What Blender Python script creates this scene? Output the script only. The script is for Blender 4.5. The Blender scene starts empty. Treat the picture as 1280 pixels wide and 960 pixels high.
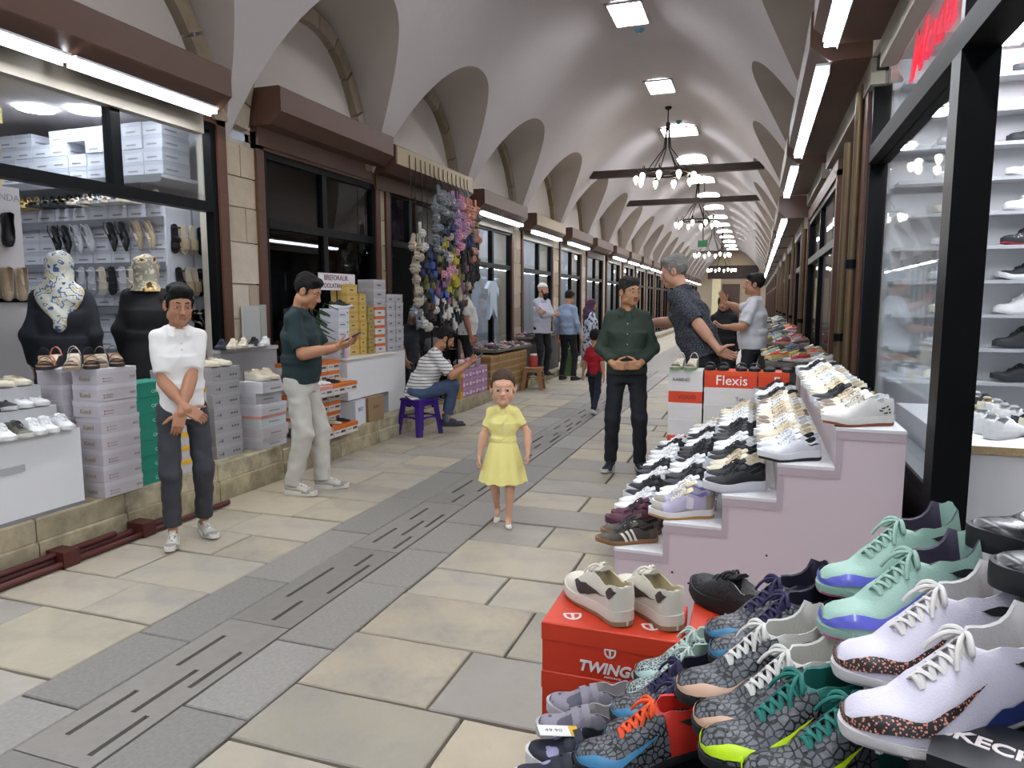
import bpy, bmesh, math, random
import numpy as np
from mathutils import Vector, Matrix, Euler
R = math.radians
rnd = random.Random(7)
SC = bpy.context.scene
COL = SC.collection

# ------------------------------------------------------------ camera, world, exposure
cam = bpy.data.objects.new('camera', bpy.data.cameras.new('camera')); COL.objects.link(cam)
cam.data.sensor_width = 36.0; cam.data.lens = 880 / 1280 * 36
cam.data.clip_start = .05; cam.data.clip_end = 200
cam.location = (0, 0, 1.5); cam.rotation_euler = (R(90 - 6.61), 0, R(19.0))
SC.camera = cam
SC.view_settings.view_transform = 'Standard'; SC.view_settings.look = 'None'
SC.view_settings.gamma = 1; SC.view_settings.use_curve_mapping = False
SC.view_settings.exposure = 0.45
SC.cycles.max_bounces = 7; SC.cycles.diffuse_bounces = 4; SC.cycles.glossy_bounces = 3
SC.cycles.transparent_max_bounces = 10; SC.cycles.sample_clamp_indirect = 4
SC.cycles.use_denoising = True
wd = bpy.data.worlds.new('world'); SC.world = wd; wd.use_nodes = True
wd.node_tree.nodes['Background'].inputs[0].default_value = (.75, .85, 1, 1)
wd.node_tree.nodes['Background'].inputs[1].default_value = 1.0
SKY_E, TUBE_E, SHOP_E, BULB_E = 34.0, 26.0, 28.0, 14.0      # skylight panes, canopy tubes, shop lamps, chandelier bulbs

# ------------------------------------------------------------ materials
def lin(h):
    if not isinstance(h, str): return tuple(h)
    h = h.lstrip('#'); c = [int(h[i:i + 2], 16) / 255 for i in (0, 2, 4)]
    return tuple(x / 12.92 if x <= .04045 else ((x + .055) / 1.055) ** 2.4 for x in c)
_mats = {}
def mat(col, rough=.6, metal=0., var=.12, scale=6., bump=0., bscale=60., emit=0., coat=0., col2=None, pat=None, pscale=20., sheen=0., key=None, spec=.5):
    """Principled material: base colour with noise variation; pat adds a second colour (voronoi / wave / spots / cells)."""
    k = (col if isinstance(col, str) else tuple(col), rough, metal, var, scale, bump, bscale, emit, coat, col2, pat, pscale, sheen, key, spec)
    if k in _mats: return _mats[k]
    m = bpy.data.materials.new('m_%s' % (key or str(col).strip('#'))); m.use_nodes = True; _mats[k] = m
    nt = m.node_tree; N = nt.nodes; L = nt.links; b = N['Principled BSDF']
    c = lin(col)
    b.inputs['Roughness'].default_value = rough; b.inputs['Metallic'].default_value = metal
    b.inputs['Coat Weight'].default_value = coat; b.inputs['Sheen Weight'].default_value = sheen
    b.inputs['Specular IOR Level'].default_value = spec
    b.inputs['Base Color'].default_value = (*c, 1)
    if emit:
        b.inputs['Emission Color'].default_value = (*c, 1); b.inputs['Emission Strength'].default_value = emit
        return m
    tc = N.new('ShaderNodeTexCoord'); src = None
    if var:
        n = N.new('ShaderNodeTexNoise'); n.inputs['Scale'].default_value = scale; n.inputs['Detail'].default_value = 4
        L.new(tc.outputs['Object'], n.inputs['Vector'])
        mx = N.new('ShaderNodeMix'); mx.data_type = 'RGBA'
        mx.inputs['A'].default_value = (*[x * (1 - var) for x in c], 1); mx.inputs['B'].default_value = (*[min(1, x * (1 + var)) for x in c], 1)
        L.new(n.outputs['Fac'], mx.inputs['Factor']); src = mx.outputs['Result']
    if pat:
        f = None
        if pat == 'cells':      # dark cells with paler borders
            t = N.new('ShaderNodeTexVoronoi'); t.feature = 'DISTANCE_TO_EDGE'; t.inputs['Scale'].default_value = pscale
            L.new(tc.outputs['Object'], t.inputs['Vector'])
            r = N.new('ShaderNodeMath'); r.operation = 'LESS_THAN'; r.inputs[1].default_value = .09; L.new(t.outputs['Distance'], r.inputs[0]); f = r.outputs[0]
        elif pat == 'spots':
            t = N.new('ShaderNodeTexVoronoi'); t.inputs['Scale'].default_value = pscale
            L.new(tc.outputs['Object'], t.inputs['Vector'])
            r = N.new('ShaderNodeMath'); r.operation = 'LESS_THAN'; r.inputs[1].default_value = .36; L.new(t.outputs['Distance'], r.inputs[0]); f = r.outputs[0]
        elif pat == 'ramp':     # several flat colours over noise, like printed cloth
            t = N.new('ShaderNodeTexNoise'); t.inputs['Scale'].default_value = pscale; t.inputs['Detail'].default_value = 3; L.new(tc.outputs['Object'], t.inputs['Vector'])
            cr = N.new('ShaderNodeValToRGB'); cr.color_ramp.interpolation = 'CONSTANT'; n_ = len(col2)
            for i, h in enumerate(col2):
                e = cr.color_ramp.elements[i] if i < 2 else cr.color_ramp.elements.new(.5)
                e.position = 0 if i == 0 else .36 + .28 * (i - 1) / max(1, n_ - 2); e.color = (*lin(h), 1)
            L.new(t.outputs['Fac'], cr.inputs['Fac']); src = cr.outputs['Color']
        elif pat == 'camo':
            t = N.new('ShaderNodeTexNoise'); t.inputs['Scale'].default_value = pscale; t.inputs['Detail'].default_value = 2
            L.new(tc.outputs['Object'], t.inputs['Vector'])
            r = N.new('ShaderNodeMath'); r.operation = 'GREATER_THAN'; r.inputs[1].default_value = .55; L.new(t.outputs['Fac'], r.inputs[0]); f = r.outputs[0]
        elif pat == 'soft':
            t = N.new('ShaderNodeTexNoise'); t.inputs['Scale'].default_value = pscale; t.inputs['Detail'].default_value = 6; t.inputs['Roughness'].default_value = .65
            L.new(tc.outputs['Object'], t.inputs['Vector'])
            r = N.new('ShaderNodeMapRange'); r.inputs['From Min'].default_value = .38; r.inputs['From Max'].default_value = .68; L.new(t.outputs['Fac'], r.inputs['Value']); f = r.outputs[0]
        elif pat in ('bandz', 'bandx', 'check'):
            s = N.new('ShaderNodeSeparateXYZ'); L.new(tc.outputs['Object'], s.inputs[0])
            def band(o):
                a = N.new('ShaderNodeMath'); a.operation = 'MULTIPLY'; a.inputs[1].default_value = pscale; L.new(o, a.inputs[0])
                q = N.new('ShaderNodeMath'); q.operation = 'FRACT'; L.new(a.outputs[0], q.inputs[0])
                g = N.new('ShaderNodeMath'); g.operation = 'LESS_THAN'; g.inputs[1].default_value = .22; L.new(q.outputs[0], g.inputs[0]); return g.outputs[0]
            if pat == 'check':
                g = N.new('ShaderNodeMath'); g.operation = 'MAXIMUM'; L.new(band(s.outputs['Z']), g.inputs[0]); L.new(band(s.outputs['X']), g.inputs[1]); f = g.outputs[0]
            else: f = band(s.outputs['Z' if pat == 'bandz' else 'X'])
        elif pat == 'grain':
            mp = N.new('ShaderNodeMapping'); mp.inputs['Scale'].default_value = (1, .06, 1); L.new(tc.outputs['Object'], mp.inputs[0])
            t = N.new('ShaderNodeTexNoise'); t.inputs['Scale'].default_value = pscale; t.inputs['Detail'].default_value = 5
            L.new(mp.outputs[0], t.inputs['Vector']); f = t.outputs['Fac']
        if f is not None:
            mx2 = N.new('ShaderNodeMix'); mx2.data_type = 'RGBA'; mx2.inputs['B'].default_value = (*lin(col2), 1)
            if src: L.new(src, mx2.inputs['A'])
            else: mx2.inputs['A'].default_value = (*c, 1)
            L.new(f, mx2.inputs['Factor']); src = mx2.outputs['Result']
    if src: L.new(src, b.inputs['Base Color'])
    if bump:
        n2 = N.new('ShaderNodeTexNoise'); n2.inputs['Scale'].default_value = bscale; n2.inputs['Detail'].default_value = 3
        L.new(tc.outputs['Object'], n2.inputs['Vector'])
        bp = N.new('ShaderNodeBump'); bp.inputs['Strength'].default_value = bump; bp.inputs['Distance'].default_value = .01
        L.new(n2.outputs['Fac'], bp.inputs['Height']); L.new(bp.outputs[0], b.inputs['Normal'])
    return m
def glow(col, e, key='lamp'): return mat(col, emit=e, key=key)
def glass_mat(tint=(1, 1, 1), refl=1.0, key='glass'):
    k = ('glass', tint, refl)
    if k in _mats: return _mats[k]
    m = bpy.data.materials.new('m_' + key); m.use_nodes = True; _mats[k] = m
    nt = m.node_tree; N = nt.nodes; L = nt.links; N.remove(N['Principled BSDF']); o = N['Material Output']
    t = N.new('ShaderNodeBsdfTransparent'); t.inputs[0].default_value = (*tint, 1)
    g = N.new('ShaderNodeBsdfGlossy'); g.inputs['Roughness'].default_value = .02; g.inputs[0].default_value = (.95, .97, 1, 1)
    fr = N.new('ShaderNodeFresnel'); fr.inputs[0].default_value = 1.5
    mu = N.new('ShaderNodeMath'); mu.operation = 'MULTIPLY'; mu.inputs[1].default_value = refl; L.new(fr.outputs[0], mu.inputs[0])
    mx = N.new('ShaderNodeMixShader'); L.new(mu.outputs[0], mx.inputs[0]); L.new(t.outputs[0], mx.inputs[1]); L.new(g.outputs[0], mx.inputs[2])
    L.new(mx.outputs[0], o.inputs[0]); return m

# ------------------------------------------------------------ meshes and objects
class MB:
    def __init__(s): s.v = []; s.f = []; s.m = []
    def add(s, vs, fs, m=0):
        o = len(s.v); s.v.extend([tuple(map(float, p)) for p in vs])
        for f in fs: s.f.append(tuple(i + o for i in f)); s.m.append(m)
        return s
    def box(s, x0, x1, y0, y1, z0, z1, m=0):
        return s.add([(x, y, z) for x in (x0, x1) for y in (y0, y1) for z in (z0, z1)],
                     [(0, 1, 3, 2), (4, 6, 7, 5), (0, 4, 5, 1), (2, 3, 7, 6), (0, 2, 6, 4), (1, 5, 7, 3)], m)
    def obox(s, c, size, M=None, m=0, taper=1.):
        M = M or Matrix.Identity(3); c = Vector(c); vs = []
        for x in (-.5, .5):
            for y in (-.5, .5):
                for z in (-.5, .5):
                    k = taper if z > 0 else 1
                    vs.append(c + M @ Vector((x * size[0] * k, y * size[1] * k, z * size[2])))
        return s.add(vs, [(0, 1, 3, 2), (4, 6, 7, 5), (0, 4, 5, 1), (2, 3, 7, 6), (0, 2, 6, 4), (1, 5, 7, 3)], m)
    def loft(s, rings, closed=True, caps=True, m=0):
        n = len(rings[0]); vs = [p for r in rings for p in r]; fs = []
        for i in range(len(rings) - 1):
            for j in range(n if closed else n - 1):
                k = (j + 1) % n; fs.append((i * n + j, i * n + k, (i + 1) * n + k, (i + 1) * n + j))
        if caps and closed:
            fs.append(tuple(range(n - 1, -1, -1))); fs.append(tuple(range((len(rings) - 1) * n, len(rings) * n)))
        return s.add(vs, fs, m)
    def tube(s, pts, r, n=6, m=0, caps=True, flat=1.):
        P = [Vector(p) for p in pts]; rings = []; up = None
        for i, p in enumerate(P):
            t = (P[min(i + 1, len(P) - 1)] - P[max(i - 1, 0)])
            t = t.normalized() if t.length > 1e-9 else Vector((0, 0, 1))
            if up is None: up = Vector((0, 0, 1)) if abs(t.z) < .9 else Vector((1, 0, 0))
            a = t.cross(up); a = a.normalized() if a.length > 1e-6 else t.orthogonal().normalized()
            b = a.cross(t); up = b; rr = r[i] if hasattr(r, '__len__') else r
            rings.append([p + a * (rr * math.cos(2 * math.pi * k / n)) + b * (rr * flat * math.sin(2 * math.pi * k / n)) for k in range(n)])
        return s.loft(rings, True, caps, m)
    def lathe(s, prof, n=16, c=(0, 0, 0), m=0):
        rings = [[(c[0] + r * math.cos(2 * math.pi * k / n), c[1] + r * math.sin(2 * math.pi * k / n), c[2] + z) for k in range(n)] for r, z in prof]
        return s.loft(rings, True, True, m)
    def ball(s, c, r, n=10, m=0):
        r = r if hasattr(r, '__len__') else (r, r, r); rings = []
        for i in range(n // 2 + 1):
            a = math.pi * i / (n // 2); q = max(math.sin(a), .02)
            rings.append([(c[0] + r[0] * q * math.cos(2 * math.pi * k / n), c[1] + r[1] * q * math.sin(2 * math.pi * k / n), c[2] - r[2] * math.cos(a)) for k in range(n)])
        return s.loft(rings, True, True, m)
    def prism(s, poly, z0, z1, m=0, axis='z'):
        def p3(a, b, h): return {'z': (a, b, h), 'y': (a, h, b), 'x': (h, a, b)}[axis]
        return s.loft([[p3(a, b, z0) for a, b in poly], [p3(a, b, z1) for a, b in poly]], True, True, m)
    def grid(s, P, m=0):
        n = len(P[0]); return s.loft(P, False, False, m)
    def mesh(s, name, mats, smooth=0):
        me = bpy.data.meshes.new(name); me.from_pydata(s.v, [], s.f)
        for x in (mats if isinstance(mats, (list, tuple)) else [mats]): me.materials.append(x)
        if len(set(s.m)) > 1 or (s.m and s.m[0]): me.polygons.foreach_set('material_index', s.m)
        if smooth:
            bm = bmesh.new(); bm.from_mesh(me); bmesh.ops.recalc_face_normals(bm, faces=bm.faces); bm.to_mesh(me); bm.free()
            me.polygons.foreach_set('use_smooth', [True] * len(me.polygons)); me.set_sharp_from_angle(angle=R(smooth if smooth > 1 else 40))
        me.update(); return me
    def build(s, name, mats, parent=None, smooth=0): return link(s.mesh(name, mats, smooth), name, parent)
def link(me, name, parent=None):
    o = bpy.data.objects.new(name, me); COL.objects.link(o)
    if parent: o.parent = parent
    return o
def tag(o, label=None, cat=None, group=None, kind=None):
    if label: o['label'] = label
    if cat: o['category'] = cat
    if group: o['group'] = group
    if kind: o['kind'] = kind
    return o
def thing(name, label, cat, loc=(0, 0, 0), rz=0, group=None):
    o = bpy.data.objects.new(name, None); COL.objects.link(o); o.empty_display_size = .1
    o.location = loc; o.rotation_euler = (0, 0, rz); return tag(o, label, cat, group)
def struct(o): o['kind'] = 'structure'; return o
def kids(o): return [c for c in o.children]
def dup(o, parent=None):
    c = o.copy(); COL.objects.link(c); c.parent = parent
    for ch in kids(o): dup(ch, c)
    return c
def smooth_path(P, k=3):
    P = [Vector(p) for p in P]; out = []
    for i in range(len(P) - 1):
        a, b, c, d = P[max(i - 1, 0)], P[i], P[i + 1], P[min(i + 2, len(P) - 1)]
        for j in range(k): t = j / k; out.append(.5 * (2 * b + (c - a) * t + (2 * a - 5 * b + 4 * c - d) * t * t + (3 * b - a - 3 * c + d) * t ** 3))
    return out + [P[-1]]
def rotz(a): return Matrix.Rotation(a, 3, 'Z')
ORD = ['first', 'second', 'third', 'fourth', 'fifth', 'sixth', 'seventh', 'eighth', 'ninth', 'tenth', 'eleventh', 'twelfth', 'thirteenth', 'fourteenth', 'fifteenth', 'sixteenth', 'seventeenth', 'eighteenth', 'nineteenth', 'twentieth']
def nth(i): return ORD[i] if i < 20 else '%dth' % (i + 1)
_txt = {}
def text(s, size, m, parent, loc, rot, name='lettering', ext=.0008, shear=0., sx=1., align='CENTER', bold=0.):
    k = (s, size, ext, shear, bold)
    if k not in _txt:
        cu = bpy.data.curves.new(name, 'FONT'); cu.body = s; cu.size = size; cu.extrude = ext; cu.align_x = align; cu.align_y = 'CENTER'; cu.shear = shear; cu.offset = bold; cu.resolution_u = 3
        t = bpy.data.objects.new('tmp', cu); me = bpy.data.meshes.new_from_object(t); bpy.data.objects.remove(t); me.name = name; me.materials.clear(); me.materials.append(None); _txt[k] = me
    o = link(_txt[k], name, parent); paint(o, [m]); o.location = loc; o.rotation_euler = rot; o.scale = (sx, 1, 1)
    return o
def paint(o, cols):
    for i, c in enumerate(cols):
        if i < len(o.material_slots): o.material_slots[i].link = 'OBJECT'; o.material_slots[i].material = c
FACE_PX = (R(90), 0, R(90))       # text that reads when looked at from +X
FACE_NY = (R(90), 0, 0)           # text that reads when looked at from -Y
FACE_NX = (R(90), 0, R(-90))
# ============================================================ SETTING
WL, WR, XC, ZS, ZA, HW = -4.3, .7, -1.78, 2.8, 5.4, 2.55      # left/right wall, vault centre, springing, apex, half width
YB, YE = -5.0, 57.0
PLASTER = mat('#bbb3b2', .9, var=.07, scale=1.6, bump=.25, bscale=14, key='plaster')
PLASTER2 = mat('#b9b0a8', .9, var=.08, scale=2.2, bump=.2, bscale=18, key='lunette_plaster')
BROWN = mat('#553a2e', .45, var=.15, scale=3, key='canopy_brown')
JAMB = mat('#5a3722', .5, var=.25, scale=4, col2='#3c2314', pat='grain', pscale=30, key='jamb_wood')
ALU = mat('#08090b', .4, var=.1, key='black_frame', spec=.12)
CREAM = mat('#948c7e', .5, var=.08, key='fascia')
WHITE = mat('#d9d9da', .4, var=.03, key='white_laminate')
GLASS = glass_mat((.96, .98, .98), .42)
DARKGLASS = glass_mat((.6, .62, .65), 1.2, 'dark_glass')
def zmain(dx): return ZA - (ZA - ZS) * (min(abs(dx), HW) / HW) ** 2.15
def dxof(z): return HW * max(0, (ZA - z) / (ZA - ZS)) ** (1 / 2.15)
LB = [(-3.6, -1.2), (-.7, 1.6), (2.1, 4.72), (5.33, 7.35), (7.4, 9.75), (10.2, 12.35), (12.9, 15.05), (15.65, 17.75)]
while LB[-1][1] < 54: LB.append((LB[-1][0] + 2.68, LB[-1][0] + 2.68 + 2.12))
RB = [(-4.4, -1.6), (-1.3, 1.4), (1.8, 4.7), (5.0, 8.0), (8.5, 10.9), (11.2, 14.0), (14.5, 17.0)]
while RB[-1][1] < 54: RB.append((RB[-1][0] + 2.95, RB[-1][0] + 2.95 + 2.5))
def spans(B):        # lunette spans: bay centres with half widths reaching the piers
    out = []
    for i, (a, b) in enumerate(B):
        lo = (a + B[i - 1][1]) / 2 if i else a - .2
        hi = (b + B[i + 1][0]) / 2 if i + 1 < len(B) else b + .2
        out.append((lo + .03, hi - .03))
    return out
LS, RS = spans(LB), spans(RB)
def zlun(y, S, rise=1.62):
    for a, b in S:
        if a < y < b:
            t = abs((y - (a + b) / 2) / ((b - a) / 2)); return ZS + rise * (1 - t ** 2.3) ** .62
    return ZS
# ---- vault with a lunette over every bay
ys = sorted(set([round(YB + .06 * i, 3) for i in range(int((20 - YB) / .06))] + [round(20 + .14 * i, 3) for i in range(int((YE - 20) / .14) + 1)]
               + [round(q, 3) for a, b in LS + RS for q in (a, b, a + .006, b - .006, a + .02, b - .02)] + [YE]))
NV = 26; va, lu, ru = [], [], []
for y in ys:
    zl, zr = zlun(y, LS), zlun(y, RS); dl, dr = dxof(zl), dxof(zr)
    row = []
    for j in range(NV + 1):
        x = -dl + (dl + dr) * j / NV; row.append((XC + x, y, zmain(x)))
    va.append(row)
    lu.append([(WL + (XC - dl - WL) * j / 5, y, zl) for j in range(6)])
    ru.append([(WR + (XC + dr - WR) * j / 5, y, zr) for j in range(6)])
ceil = MB().grid(va).build('ceiling', PLASTER, smooth=179); struct(ceil)
ceil['label'] = 'grey white plastered barrel vault'
MB().grid(lu).build('lunette_vault', PLASTER2, ceil, smooth=179)
MB().grid(ru).build('lunette_vault', PLASTER2, ceil, smooth=179)
# ---- skylight panes, beams, smoke detectors
SKY = glow('#f4f8ff', SKY_E, 'skylight')
sky_y = [10.0 + 3.42 * i for i in range(-4, 14)]
for i, y in enumerate(sky_y):
    w, l = (.24, .4) if i < 6 else (.4, .42)
    z = zmain(w) - .012
    o = thing('skylight', '%s rectangular skylight pane along the vault crown' % ('nearest visible' if i == 4 else nth(i - 4) if i > 3 else 'bright'), 'skylight', (XC, y, z)); struct(o)
    MB().box(-w, w, -l, l, 0, .006).build('pane', SKY, o)
    f = MB()
    for a in (-1, 1): f.box(a * w - .02, a * w + .02, -l - .02, l + .02, -.012, .012); f.box(-w, w, a * l - .02, a * l + .02, -.012, .012)
    if i < 6: [f.box(x - .006, x + .006, -l, l, -.006, 0) for x in (-.08, .08)]
    f.build('frame', PLASTER, o)
BEAM = mat('#2c1c16', .6, var=.3, scale=5, key='beam')
for i, (y, z) in enumerate(((15.6, 4.2), (20.3, 4.2))):
    d = dxof(z) + .06
    o = struct(MB().box(XC - d, XC + d, y - .09, y + .09, z, z + .14).build('beam', BEAM)); o['label'] = ('nearer', 'farther')[i] + ' dark wooden tie beam across the vault'
for i, y in enumerate((10.65, 16.1, 24.0)):
    z = zmain(0); o = thing('smoke_detector', ('round blue grey smoke detector beside nearest skylight', 'small smoke detector above the nearest chandelier', 'tiny smoke detector between the far skylights')[i], 'smoke detector', (XC + .05, y, z))
    MB().lathe([(.075, .03), (.075, 0), (.055, -.03), (.03, -.05), (.028, -.06)], 14).build('housing', mat('#4d7c8f', .4), o, smooth=1)
    MB().lathe([(.022, -.06), (.02, -.07)], 10).build('sensor', mat('#9db4bc', .4), o)
# ---- floor: base, then laid stones
STONE = []
for c in ('#a0978a', '#a59a85', '#99917f', '#aa9e88', '#9c968c', '#918b82'):
    for c2, ps in (('#89837a', 3.4), ('#a99f8a', 2.6)): STONE.append(mat(c, .6, var=.26, scale=7, bump=.5, bscale=16, col2=c2, pat='soft', pscale=ps, key='paving_' + c[1:]))
GRAN = [mat(c, .6, var=.28, scale=55, bump=.3, bscale=120, key='granite_' + c[1:]) for c in ('#858079', '#8d8882', '#7c7872')]
GRANC = [mat(c, .55, var=.16, scale=14, bump=.2, bscale=60, key='slab_' + c[1:]) for c in ('#77726b', '#807a73')]
def floor_far():
    m = bpy.data.materials.new('m_floor_far'); m.use_nodes = True; N = m.node_tree.nodes; L = m.node_tree.links; b = N['Principled BSDF']; b.inputs['Roughness'].default_value = .55
    tc = N.new('ShaderNodeTexCoord'); br = N.new('ShaderNodeTexBrick'); L.new(tc.outputs['Object'], br.inputs['Vector'])
    br.inputs['Color1'].default_value = (*lin('#979078'), 1); br.inputs['Color2'].default_value = (*lin('#a39a83'), 1); br.inputs['Mortar'].default_value = (*lin('#5d5a50'), 1)
    br.inputs['Scale'].default_value = 1; br.inputs['Brick Width'].default_value = .62; br.inputs['Row Height'].default_value = .42; br.inputs['Mortar Size'].default_value = .006
    L.new(br.outputs['Color'], b.inputs['Base Color']); return m
YP = 15.6                       # individually laid stones up to here
fl = struct(MB().box(WL - 4.2, WR + 3.4, YB, YE, -.22, -.055).build('floor', mat('#625b4e', .9, var=.2, bump=.3, key='joint_mortar')))
fl['label'] = 'stone paved bazaar floor'
far = MB(); far.box(-3.8, -2.62, YP, YE, -.055, 0); far.box(-1.68, WR, YP, YE, -.055, 0); far.build('far_paving', floor_far(), fl)
gs = MB(); gs.box(-2.62, -1.68, YP, YE, -.055, -.001); gs.build('far_granite_strip', GRAN[0], fl)
def slab(name, x0, x1, y0, y1, m, z=0., t=.055, ch=.005):
    b = MB(); a, c = (x1 - x0) / 2, (y1 - y0) / 2
    j = .005 if name == 'paving_stone' else .0015; w = lambda: rnd.uniform(-j, j * .35)
    ring = [(sx * (a + w()), sy * (c + w())) for sx, sy in ((-1, -1), (-.3, -1), (.4, -1), (1, -1), (1, .1), (1, 1), (.2, 1), (-.4, 1), (-1, 1), (-1, -.2))]
    b.loft([[(x, y, -t) for x, y in ring], [(x, y, -ch) for x, y in ring], [(x * (1 - ch / a), y * (1 - ch / c), 0) for x, y in ring]])
    o = b.build(name, m, fl); o.location = ((x0 + x1) / 2, (y0 + y1) / 2, z); return o
def course(x0, x1, wide, y0):
    y = y0; k = 0
    while y < YP:
        d = rnd.choice((.34, .42, .5, .46, .38)) if y < 9 else rnd.choice((.6, .7)); d = min(d, YP - y)
        if d < .2: d = YP - y
        n = max(1, round((x1 - x0) / wide)); cuts = [x0] + [x0 + (x1 - x0) * (i + (.26 if k % 2 else -.12) + rnd.uniform(-.12, .12)) / n for i in range(1, n)] + [x1]
        for a, b in zip(cuts, cuts[1:]):
            g = .0035 + rnd.uniform(0, .003)
            if b - a > .12:
                o = slab('paving_stone', a + g, b - g, y + g, y + d - g, rnd.choice(STONE), rnd.uniform(-.004, .003)); o.rotation_euler = (rnd.uniform(-.003, .003), rnd.uniform(-.003, .003), rnd.uniform(-.006, .006))
        y += d; k += 1
course(-3.78, -2.62, .6, 1.0)
course(-1.68, .72, .62, .7)
for x0, x1, off in ((-2.62, -2.32, 0), (-1.98, -1.68, .3)):
    y = .4 + off
    while y < YP:
        d = min(rnd.choice((.55, .7, .85)), YP - y)
        slab('border_slab', x0 + .004, x1 - .004, y + .004, y + d - .004, rnd.choice(GRAN), rnd.uniform(-.002, .002)); y += d
y = .5; k = 0
while y < YP:                    # centre slabs with open drain slots
    d = min(1.05, YP - y); b = MB(); x0, x1 = -2.316, -1.984
    if d < .9: b.box(x0, x1, y + .003, y + d - .003, -.05, 0)
    else:
        xs = [x0, x0 + .085, x0 + .107, x0 + .19, x0 + .212, x0 + .26, x0 + .282, x1]; sl = {1: [(.12, .42), (.62, .9)], 3: [(.3, .62)], 5: [(.06, .3), (.5, .8)]} if k % 2 else {1: [(.3, .72)], 3: [(.05, .28), (.78, .98)], 5: [(.4, .82)]}
        for i in range(7):
            c0 = y + .003
            for s0, s1 in sl.get(i, []): b.box(xs[i], xs[i + 1], c0, y + s0, -.05, 0); c0 = y + s1
            b.box(xs[i], xs[i + 1], c0, y + d - .003, -.05, 0)
    b.build('drain_slab', GRANC[k % 2], fl); y += d; k += 1
struct(MB().box(-2.32, -1.98, .4, YP, -.0549, -.049).build('trim_drain', mat('#100f0d', .9))) 
# ---- raised sidewalk on the left with its stone curb
PZ = [(YB, 5.0, .28), (5.0, 7.6, .24), (7.6, 10.0, .17), (10.0, YE, .13)]
def plat(y): return next(z for a, b, z in PZ if a <= y < b)
CURB = [mat(c, .75, var=.3, scale=7, bump=.5, bscale=30, col2='#7d745c', pat='soft', pscale=6, key='curb_' + c[1:]) for c in ('#b3a687', '#a89b80', '#bdb296')]
sw = MB()
for a, b, z in PZ: sw.box(WL - .02, -3.98, a, b, -.05, z)
sw = struct(sw.build('trim_sidewalk_left', mat('#a7a19a', .6, var=.15, scale=9, key='sidewalk')))
y = .6
while y < 20:
    d = min(rnd.uniform(.5, .9), min([b for a, b, z in PZ if b > y + .15]) - y); z = plat(y)
    h1 = z if z < .2 else z * .52
    for (za, zb, dx) in ((-.04, h1, 0), (h1, z, .015))[:1 if z < .2 else 2]:
        o = MB().loft([[(-4.0 , y + .004, za + .003), (-3.80 - dx, y + .004, za + .003), (-3.80 - dx, y + d - .004, za + .003), (-4.0, y + d - .004, za + .003)],
                       [(-4.0, y + .004, zb - .01), (-3.80 - dx, y + .004, zb - .01), (-3.80 - dx, y + d - .004, zb - .01), (-4.0, y + d - .004, zb - .01)],
                       [(-4.0, y + .004, zb), (-3.812 - dx, y + .012, zb), (-3.812 - dx, y + d - .012, zb), (-4.0, y + d - .004, zb)]]).build('curb_stone', rnd.choice(CURB), sw)
    y += d
MB().box(-4.0, -3.8, 20, YE, -.04, .13).build('far_curb', CURB[0], sw)
# ---- left wall: piers of stone blocks, lunette walls with stone rings
BLOCK = [mat(c, .85, var=.2, scale=8, bump=.5, bscale=35, key='block_' + c[1:]) for c in ('#b2a491', '#a89a86', '#b9ad9c', '#9f917d')]
MORT = mat('#c2b9aa', .9, var=.1, key='mortar')
def lun_wall(S, x, side, zlo):
    b = MB()
    for a, c in S:
        n = 22; top = [a + .001 + (c - a - .002) * i / n for i in range(n + 1)]
        b.grid([[(x, yy, zlo) for yy in top], [(x, yy, max(zlun(yy, S), zlo + .01)) for yy in top]])
    return b
wl = struct(lun_wall(LS, WL, 1, 2.97).build('wall_left', PLASTER2))
wl['label'] = 'left shop wall with stone piers and plastered lunettes'
piers = [(LB[i][1] + .12, LB[i + 1][0] - .0) for i in range(len(LB) - 1)]
piers = [(1.72, 2.0), (4.97, 5.38), (7.5, 7.72), (9.86, 10.22)] + [(b[0][1] + .02, b[1][0] + .02) for b in zip(LB[5:], LB[6:])]
for a, b in piers:
    MB().box(WL - .25, WL, a, b, 0, 2.9).build('pier_core', MORT, wl)
    if a > 20: continue
    z = plat(a); k = 0
    while z < 2.82:
        h = min(rnd.choice((.3, .36, .26)), 2.86 - z); cut = [a, b] if (k % 2 or b - a < .3) else [a, a + (b - a) * rnd.uniform(.3, .65), b]
        for p, q in zip(cut, cut[1:]):
            o = MB().box(0, .045, .005 - (q - p) / 2, (q - p) / 2 - .005, .005, h - .005).build('stone_block', rnd.choice(BLOCK), wl); o.location = (WL - .02 + rnd.uniform(0, .008), (p + q) / 2, z)
        z += h; k += 1
RING = [mat(c, .85, var=.25, scale=9, bump=.5, key='ring_' + c[1:]) for c in ('#8b7d69', '#97897a', '#83765f')]
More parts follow.
